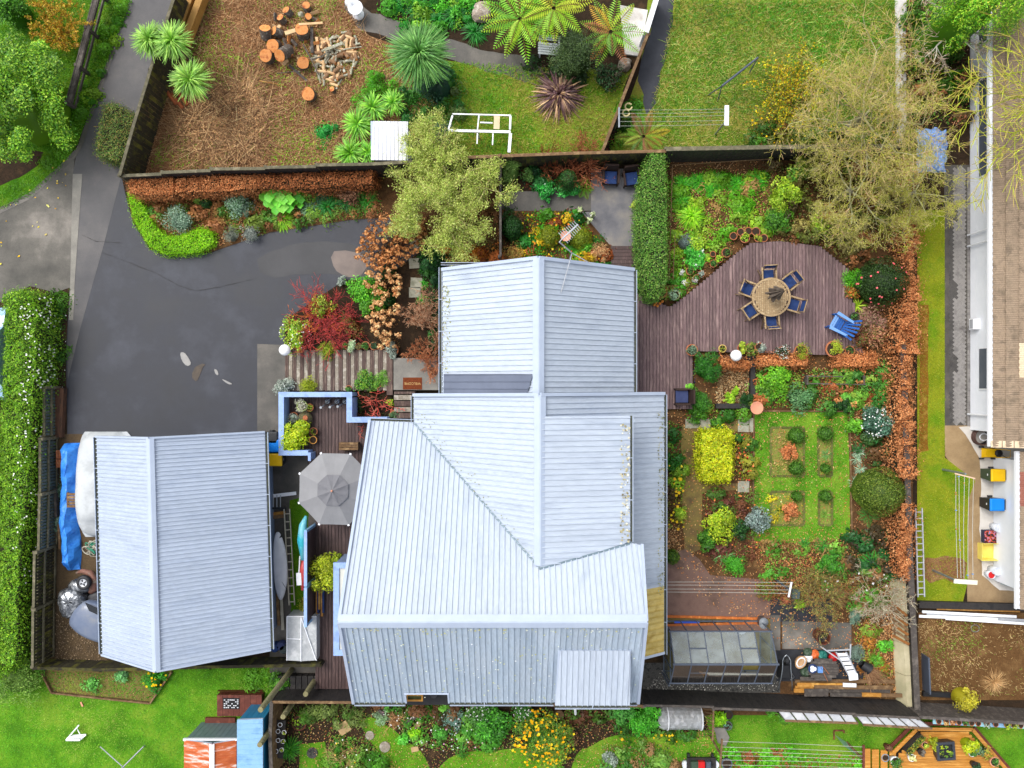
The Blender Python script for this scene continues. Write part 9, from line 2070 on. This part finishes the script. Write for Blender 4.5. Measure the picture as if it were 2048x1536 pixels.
cover([(1385,812),(1505,805),(1505,838),(1385,835)],'green border above the moss path slabs',MG+[S(150,170,60)],420,.1,.3);bush(1470,782,9,.3,'small lime seedling in the straw bed',LIME,100,.12);bush(1460,797,13,.3,'larger lime seedling in the straw bed',LIME,180,.12);bush(1495,800,20,.5,'dark grassy clump beside the bird bath',DG,600,.12,.2)
t=thing('planter_frame','dark timber frame around the straw bed','edging',W(1470,770))
for a,b in(((1436,714),(1512,716)),((1506,722),(1506,802)),((1432,812),(1500,812))):MB().beam(W(*a,.3)-V3(0,0,.15),W(*b,.3)-V3(0,0,.15),.2,.3).build('sleeper',m_timber_k,t)
bush(1550,762,36,.9,'bright green bushy plant under the copper strip',[S(104,170,30),S(130,190,44),S(76,140,26)],2200,.1);cover([(1510,735),(1800,740),(1790,820),(1510,815)],'autumn perennials between the copper strips and the lawn',[S(180,106,60),S(90,150,50),S(120,170,60),S(140,160,60),S(196,136,80),S(76,130,44)],380,.1,.35);strappy(1764,765,24,.5,'pale green palm-like seedling near the hedge',[S(110,170,100),S(140,190,120)],60,.06,.7,(.2,1.2),'artichoke','plant')
bush(1600,795,30,.6,'grey-green shrub above the formal lawn',[S(80,130,80),S(110,150,96)],900,.09);bush(1690,812,16,.4,'dark clipped green shrub on the lawn edge, right',DG,700,.06);bush(1670,811,13,.4,'dark clipped green shrub on the lawn edge, left',DG,600,.06)
t=thing('wire_support','horizontal plant support wires on short posts','plant support',W(1660,760))
for y in(753,768):MB().beam(W(1612,y-1,.4),W(1732,y+1,.4),.04,.03).build('rail',m_timber_g,t)
for x in(1615,1728):p=W(x,760,.4);MB().box(p.x-.03,p.x+.03,p.y-.2,p.y+.2,0,.42).build('post',m_timber_g,t)
for i,(x,y,r)in enumerate(((1595,872,16),(1594,937,13.5),(1653,868,14),(1653,937,9),(1595,993,9.5),(1652,993,11))):topiary(x,y,r*1.2,.5,'clipped box ball in the formal lawn, '+['top left bed upper','top left bed lower','top right bed upper','top right bed lower','bottom left bed','bottom right bed'][i],[S(74,120,36),S(94,142,44),S(56,98,30)],int(70*r),.05,'box_ball','topiary','clipped box balls in the formal lawn',lumpy=.2)
for i,(x,y)in enumerate(((1577,902),(1581,1023))):bush(x,y,19,.5,'copper-leaved bush in the '+['upper','lower'][i]+' left formal bed',BR+[S(206,120,70)],800,.08,m=DRYLEAF)
strappy(1655,910,18,.3,'spiky grey-green iris in the upper right formal bed',[S(110,160,90),S(84,136,70)],60,.02,.8,(.2,1.2),'iris','plant');strappy(1652,1030,18,.3,'spiky iris in the lower right formal bed',[S(120,160,60),S(90,140,50)],60,.02,.8,(.2,1.2),'iris','plant')
cover([(1544,858),(1604,858),(1604,950),(1544,950)],'sparse weeds in the upper formal bed',[S(120,150,50),S(176,150,90)],120,.07,.1);cover([(1544,986),(1604,986),(1604,1048),(1544,1048)],'sparse weeds in the lower formal bed',[S(120,150,50),S(176,150,90),S(206,190,40)],120,.07,.1)
bush(1752,846,33,1.0,'dark grey-green shrub dotted with white flowers',[S(66,104,84),S(90,130,104),S(50,84,64)],1900,.09,extra=[('flowers',70,.07,WH)]);bush(1708,852,18,.5,'lime leafy plants at the lawn corner',[S(110,170,40),S(84,146,34)],400,.12)
for i,(x,y)in enumerate(((1714,918),(1722,938),(1712,965),(1720,905))):strappy(x,y,17,.4,['silvery spiky rosette beside the lawn edge','larger silvery rosette touching the clipped dome','lowest silvery rosette by the clipped dome','uppermost silvery rosette near the lawn corner'][i],[S(150,180,150),S(120,156,124),S(176,196,166)],70,.03,.7,(.2,1.3),'silver_rosette','plant','silver rosettes right of the formal lawn')
topiary(1762,985,50,1.6,'large clipped olive-green dome right of the formal lawn',[S(84,112,36),S(110,134,44),S(60,88,30),S(134,146,60)],6500,.055,'clipped_dome','shrub',None,.95)
cover([(1710,868),(1785,870),(1785,950),(1735,940),(1712,900)],'dark plants between the white-flowered shrub and the dome',[S(60,90,40),S(90,60,44),S(50,110,50),S(110,80,50)],380,.1,.4)
fern(1738,1030,26,'dark green fern below the clipped dome',[S(60,130,50),S(84,150,60)],12,0,0,(.2,.8),.5,.2,npin=14);fern(1745,1125,30,'bright fern near the boundary hedge end',[S(50,140,50),S(80,166,60)],13,0,.2,(.2,.8),.5,.2,npin=14);fern(1768,1148,24,'second fern at the hedge end',[S(60,140,60),S(90,160,70)],10,0,.1,(.2,.8),.5,.2,npin=14)
for i,(x,y,r)in enumerate(((1610,1088,20),(1645,1092,24),(1668,1108,20))):strappy(x,y,r,.35,['left','middle','right'][i]+' grassy green clump under the formal lawn',[S(70,150,50),S(100,170,60),S(50,120,44)],120,.025,.9,(.3,1.4),'grass_clump','plant','grassy clumps under the formal lawn')
bush(1660,1132,30,.6,'leafy green plant below the grassy clumps',[S(80,150,40),S(56,120,34)],1100,.11);cover([(1700,1060),(1790,1060),(1790,1160),(1720,1180),(1690,1120)],'dark green shady border by the copper hedge',[S(40,90,40),S(70,60,40),S(50,110,50),S(100,80,50)],420,.11,.4);cover([(1650,1120),(1790,1150),(1780,1230),(1700,1230),(1640,1170)],'weedy green patch near the bare shrub',[S(110,140,60),S(150,110,70),S(90,150,50)],320,.1,.3,flowers=[(16,.1,WH)])
twig_shrub(1640,1190,78,1.4,'sparse olive shrub with pale leaves over the weed mat',[S(140,124,80),S(116,100,64)],'sparse_shrub',stems=14,levels=3,kids=(3,5),leafcols=[S(140,150,70),S(166,160,84),S(190,130,70),S(110,130,50)],nleaf=2600,lsize=.07,minr=.006)
twig_shrub(1765,1205,66,1.8,'bare lichened shrub arching over the cream board',[S(170,164,140),S(150,130,100),S(186,180,160)],'bare_shrub',stems=8,levels=4,r0=.03,kids=(3,4),leafcols=[S(176,110,70),S(150,90,60)],nleaf=500,minr=.007)
bush(1715,1235,18,.5,'blue-grey grass mound near the concrete slab',[S(120,150,130),S(96,126,106)],700,.12,.12);bush(1712,1305,18,.4,'blue-grey lavender by the step ladder',[S(130,150,136),S(104,126,110)],700,.12,.12);bush(1772,1290,16,.3,'bright green weed near the cream board',[S(84,170,40),S(110,190,60)],300,.1);bush(1752,1322,16,.3,'green weed beside the tipped black tub',[S(90,160,40),S(120,180,60)],300,.1);bush(1600,1207,12,.3,'lime weed on the weed mat edge',LIME,160,.1);bush(1533,1180,22,.6,'green and brown shrub under the clothesline end',[S(110,110,50),S(150,84,44),S(90,130,50)],800,.08)
cover([(1700,1240),(1740,1240),(1790,1380),(1735,1375),(1715,1300)],'rusty weeds and grass in the rubbish corner',[S(176,120,50),S(150,100,44),S(120,150,50),S(190,140,70)],260,.1,.15)
# ---- left beds of the right garden
hedge([(1404,866),(1462,862),(1466,880),(1462,960),(1408,962),(1402,930)],.9,'clipped yellow-lime hedge block beside the moss path',YL+[S(150,180,30)],1500,.085,.6,'lime_hedge','hedge',amp=.15)
cover([(1335,840),(1362,850),(1364,940),(1335,940)],'green edging plants against the house gutter',[S(60,120,34),S(40,100,30),S(110,150,40)],420,.09,.25);cover([(1335,930),(1366,930),(1366,1060),(1335,1060)],'yellow flowers along the house wall',[S(110,120,40),S(150,160,50),S(90,70,40),S(120,160,40)],420,.09,.4,flowers=[(34,.12,YF)]);litter([(1335,1050),(1362,1050),(1362,1105),(1335,1105)],'tan mulch by the house corner',LB,300,.08,.3)
topiary(1345,1114,15,.5,'yellow-tipped clipped ball at the house corner',[S(70,110,30),S(110,134,34),S(50,84,26)],1200,.05);bush(1362,1025,16,.6,'lime shrub beside the moss path',YG,500,.09)
cover([(1466,866),(1505,870),(1505,960),(1470,960)],'mixed perennials right of the yellow hedge',[S(70,120,40),S(120,60,50),S(150,150,50),S(90,70,44)],420,.09,.4,flowers=[(30,.08,[S(226,130,60),S(206,60,50)])]);cover([(1405,985),(1505,985),(1525,1080),(1505,1120),(1420,1120),(1402,1050)],'dark red and green perennials below the moss path',[S(110,66,54),S(130,84,58),S(80,116,44),S(104,58,52),S(96,130,50)],420,.08,.3,flowers=[(36,.08,[S(226,130,60)])])
bush(1440,1050,34,.9,'yellow-green bush in the red-leaved bed',[S(150,180,30),S(120,156,30),S(190,200,50)],1700,.1);bush(1515,1040,26,.7,'silver-leaved shrub at the lawn edge',[S(150,166,160),S(120,140,130),S(84,104,100)],1000,.09);bush(1478,1060,20,.7,'dark green shrub between the yellow and silver ones',DG,800,.09)
strappy(1448,1108,30,.5,'spiky silver-green clump above the brick patio',[S(110,176,90),S(150,200,130),S(80,150,60)],120,.04,.8,(.3,1.3),'spiky_clump','plant');bush(1468,1130,26,.5,'bright green fluffy plant on the brick patio edge',[S(84,176,40),S(110,196,60),S(60,144,34)],1300,.09,.25);bush(1410,1080,22,.6,'green shrub at the corner of the moss path',MG,900,.1)
bush(1432,848,14,.4,'green tuft above the yellow hedge',MG,300,.1);bush(1395,830,18,.4,'green leafy clump at the deck end',MG,500,.1)
# ---- lower flower garden
cover([(560,1415),(720,1412),(735,1440),(690,1470),(650,1440),(570,1440)],'wispy green plants under the lower fence',[S(90,140,44),S(120,140,70),S(80,120,40)],420,.12,.4,.2);cover([(655,1470),(740,1480),(780,1536),(780,1580),(660,1580)],'mixed green cottage plants in the lower left garden',[S(90,156,40),S(70,130,34),S(150,150,70),S(120,170,60)],420,.11,.4,.25,flowers=[(30,.08,WH+YF)])
strappy(578,1500,34,.5,'dark green strappy clump beside the pot rack',[S(60,140,34),S(90,170,44),S(40,110,30)],200,.035,.8,(.3,1.4),'agapanthus','plant');twig_shrub(690,1525,46,.8,'pale bare twigs in the lower garden',[S(190,160,110),S(160,130,84)],stems=9,levels=3,minr=.006)
cover([(740,1412),(900,1412),(1010,1420),(1000,1500),(900,1505),(850,1500),(790,1455)],'cottage garden planting below the house',[S(84,150,44),S(150,110,70),S(110,170,60),S(120,84,54),S(70,130,40)],420,.1,.35,flowers=[(60,.07,WH),(16,.07,[S(226,170,190)])])
for i,(x,y,r,cl,lab)in enumerate(((905,1440,24,[S(130,166,150),S(104,140,124)],'blue-grey wispy clump in the flower garden'),(828,1466,12,LM,'lime seedling rosette, first in the flower garden'),(806,1477,12,[S(84,176,50),S(110,196,70)],'green seedling rosette beside the lime one'),(880,1466,16,[S(70,150,50),S(96,170,60)],'leafy green plant beside the seedlings'),(935,1460,12,[S(60,130,40),S(84,150,50)],'small green plant in the brown soil'),(760,1432,18,[S(150,180,140),S(120,160,100)],'pale plant at the timber V'))):bush(x,y,r,.4,lab,cl,420,.1,.25 if i==0 else .5)
twig_shrub(790,1440,30,.6,'tan dried grass bundle at the timber V',LB,'dried_grass','plant',stems=16,levels=2)
bush(990,1455,40,.8,'leafy green shrub left of the marigolds',[S(60,130,34),S(84,156,44),S(44,100,30)],2000,.11);bush(960,1430,30,.6,'green shrub with white flowers at the fence',[S(70,120,50),S(96,146,64)],1100,.09,extra=[('flowers',60,.06,WH)]);bush(1048,1422,26,.6,'white-flowered bush under the house eave',[S(60,120,44),S(84,140,54)],1000,.09,extra=[('flowers',70,.06,WH)])
bush(1088,1478,66,1.0,'big bush covered with orange-yellow flowers',[S(84,140,40),S(110,160,50),S(150,150,50),S(60,110,34)],4200,.09,.5,.9,26,.34,'flowering_bush',extra=[('flowers',170,.13,[S(250,176,10),S(244,156,10),S(250,196,40)])])
cover([(1130,1420),(1220,1420),(1240,1450),(1200,1462),(1140,1480)],'brown soil planting under the dormer',[S(120,80,54),S(90,60,40),S(84,120,44),S(150,110,76)],320,.1,.3);bush(1245,1425,26,.6,'green leafy vegetables below the dormer eave',[S(80,160,60),S(110,180,80),S(60,130,44)],1100,.12);bush(1290,1440,32,.6,'bright green vegetables beside the plastic tunnel',[S(70,160,34),S(96,180,50),S(50,130,30)],1700,.11)
cover([(1240,1455),(1420,1462),(1430,1480),(1240,1478)],'low bedding along the tunnel front',[S(60,110,34),S(90,140,50),S(120,90,60)],320,.1,.3,flowers=[(12,.12,YF)]);cover([(1205,1495),(1340,1495),(1360,1580),(1200,1580)],'shrubby bed at the bottom centre',[S(84,140,50),S(60,110,40),S(140,110,70),S(110,150,60)],420,.11,.5);strappy(1250,1512,24,.5,'upright green grass at the bottom centre',[S(80,150,50),S(110,170,60)],120,.02,.7,(.5,1.4),'tall_grass','plant');bush(1218,1520,18,.5,'silver-grey shrub at the bottom centre',SIL,500,.08)
bush(1440,1436,14,.5,'bright lime bush beside the black pot',LM,500,.1);bush(1545,1415,18,.6,'green shrub at the fence step',[S(80,150,30),S(110,176,44)],700,.11);bush(1575,1432,20,.4,'leafy green plants below the white panels',[S(84,150,40),S(110,170,50)],500,.11)
cover([(1445,1500),(1726,1510),(1726,1580),(1445,1580)],'leafy green and red ground cover under the lines',[S(84,170,24),S(110,190,40),S(150,90,50)],300,.1,.12,flowers=[(24,.06,[S(200,70,50)])])
bush(1930,1398,26,.9,'yellow-green shrub growing over the grey fence',[S(190,180,40),S(160,156,34),S(206,196,70)],1100,.11,.25,hz=.6);bush(1872,1488,13,.5,'lime grassy plant beside the black planter',[S(176,186,40),S(150,170,34)],260,.14,.2,hz=.45);bush(1940,1490,17,.6,'vivid lime bush on the golden deck',[S(176,196,30),S(150,180,30),S(206,206,50)],700,.1,hz=.45)
tr_=thing('trough','planted trough along the golden deck rim','trough',W(1828,1492,.45));A_,B_=W(1814,1506,.75),W(1846,1472,.75);MB().beam(A_-V3(0,0,.15),B_-V3(0,0,.15),.24,.3).build('box',m_timber_k,tr_)
k=300;f=rng.random((k,1));P=np.array(A_)*f+np.array(B_)*(1-f)+rdir(k)*.1-np.array(ORG[tr_.name]);P[:,2]+=.08;link_mesh('foliage',npmesh('foliage',*leaves(P,unit(rdir(k)+[0,0,.7]),.09,.5,pal(k,[S(110,140,50),S(170,150,50),S(84,110,44)],.2))),tr_,LEAF)
bush(182,1388-20,20,.3,'pale green weed clump in the edged bed',[S(120,190,90),S(90,160,60)],220,.1);bush(245,1352,16,.3,'grey-green cabbage clump in the edged bed',[S(130,190,120),S(100,170,90)],220,.1);bush(310,1362,24,.4,'dark green marigold clump at the bed corner',[S(50,130,30),S(70,150,40)],800,.09,extra=[('flowers',16,.12,YF)]);bush(557,1365,20,.6,'green shrub beside the tallest pole',MG,600,.11);cover([(500,1345),(560,1340),(575,1360),(530,1400),(500,1390)],'weeds beside the sheds and poles',[S(110,170,50),S(84,140,40)],320,.09,.2)
strappy(1990,1365,30,.4,'dry tan grass clump on the bare plot',[S(206,170,120),S(180,144,96)],160,.02,.7,(.2,1.2),'dry_grass','plant')
cover([(1000,425),(1045,425),(1045,545),(1000,545)],'dark undergrowth beside the clipped dome',[S(50,80,34),S(80,60,40)],260,.1,.2)
n=260
for o in list(bpy.data.objects):
 if o.get('label','').startswith('long lime green hedge'):
  ya=rng.uniform(592,1180,n);keep=rng.random(n)<np.where(ya<800,1,.35)*(np.sin(ya*.11)+np.sin(ya*.043+1)>-.4);ya=ya[keep];k=len(ya);xa=np.interp(ya,[590,640,775,870,1000,1110,1250],[66,72,66,58,52,40,34])
  Q=np.array([tuple(W(a,b,1.6))for a,b in zip(xa,ya)])-np.array(ORG[o.name]);Q[:,2]=rng.uniform(.35,1.5,k)-ORG[o.name].z;Q[:,0]+=rng.uniform(.05,.13,k)
  link_mesh('blossom',npmesh('blossom',*leaves(Q,unit(rdir(k)*.4+[.6,0,.7]),.085,.9,pal(k,WH,.06))),o,DRYLEAF)
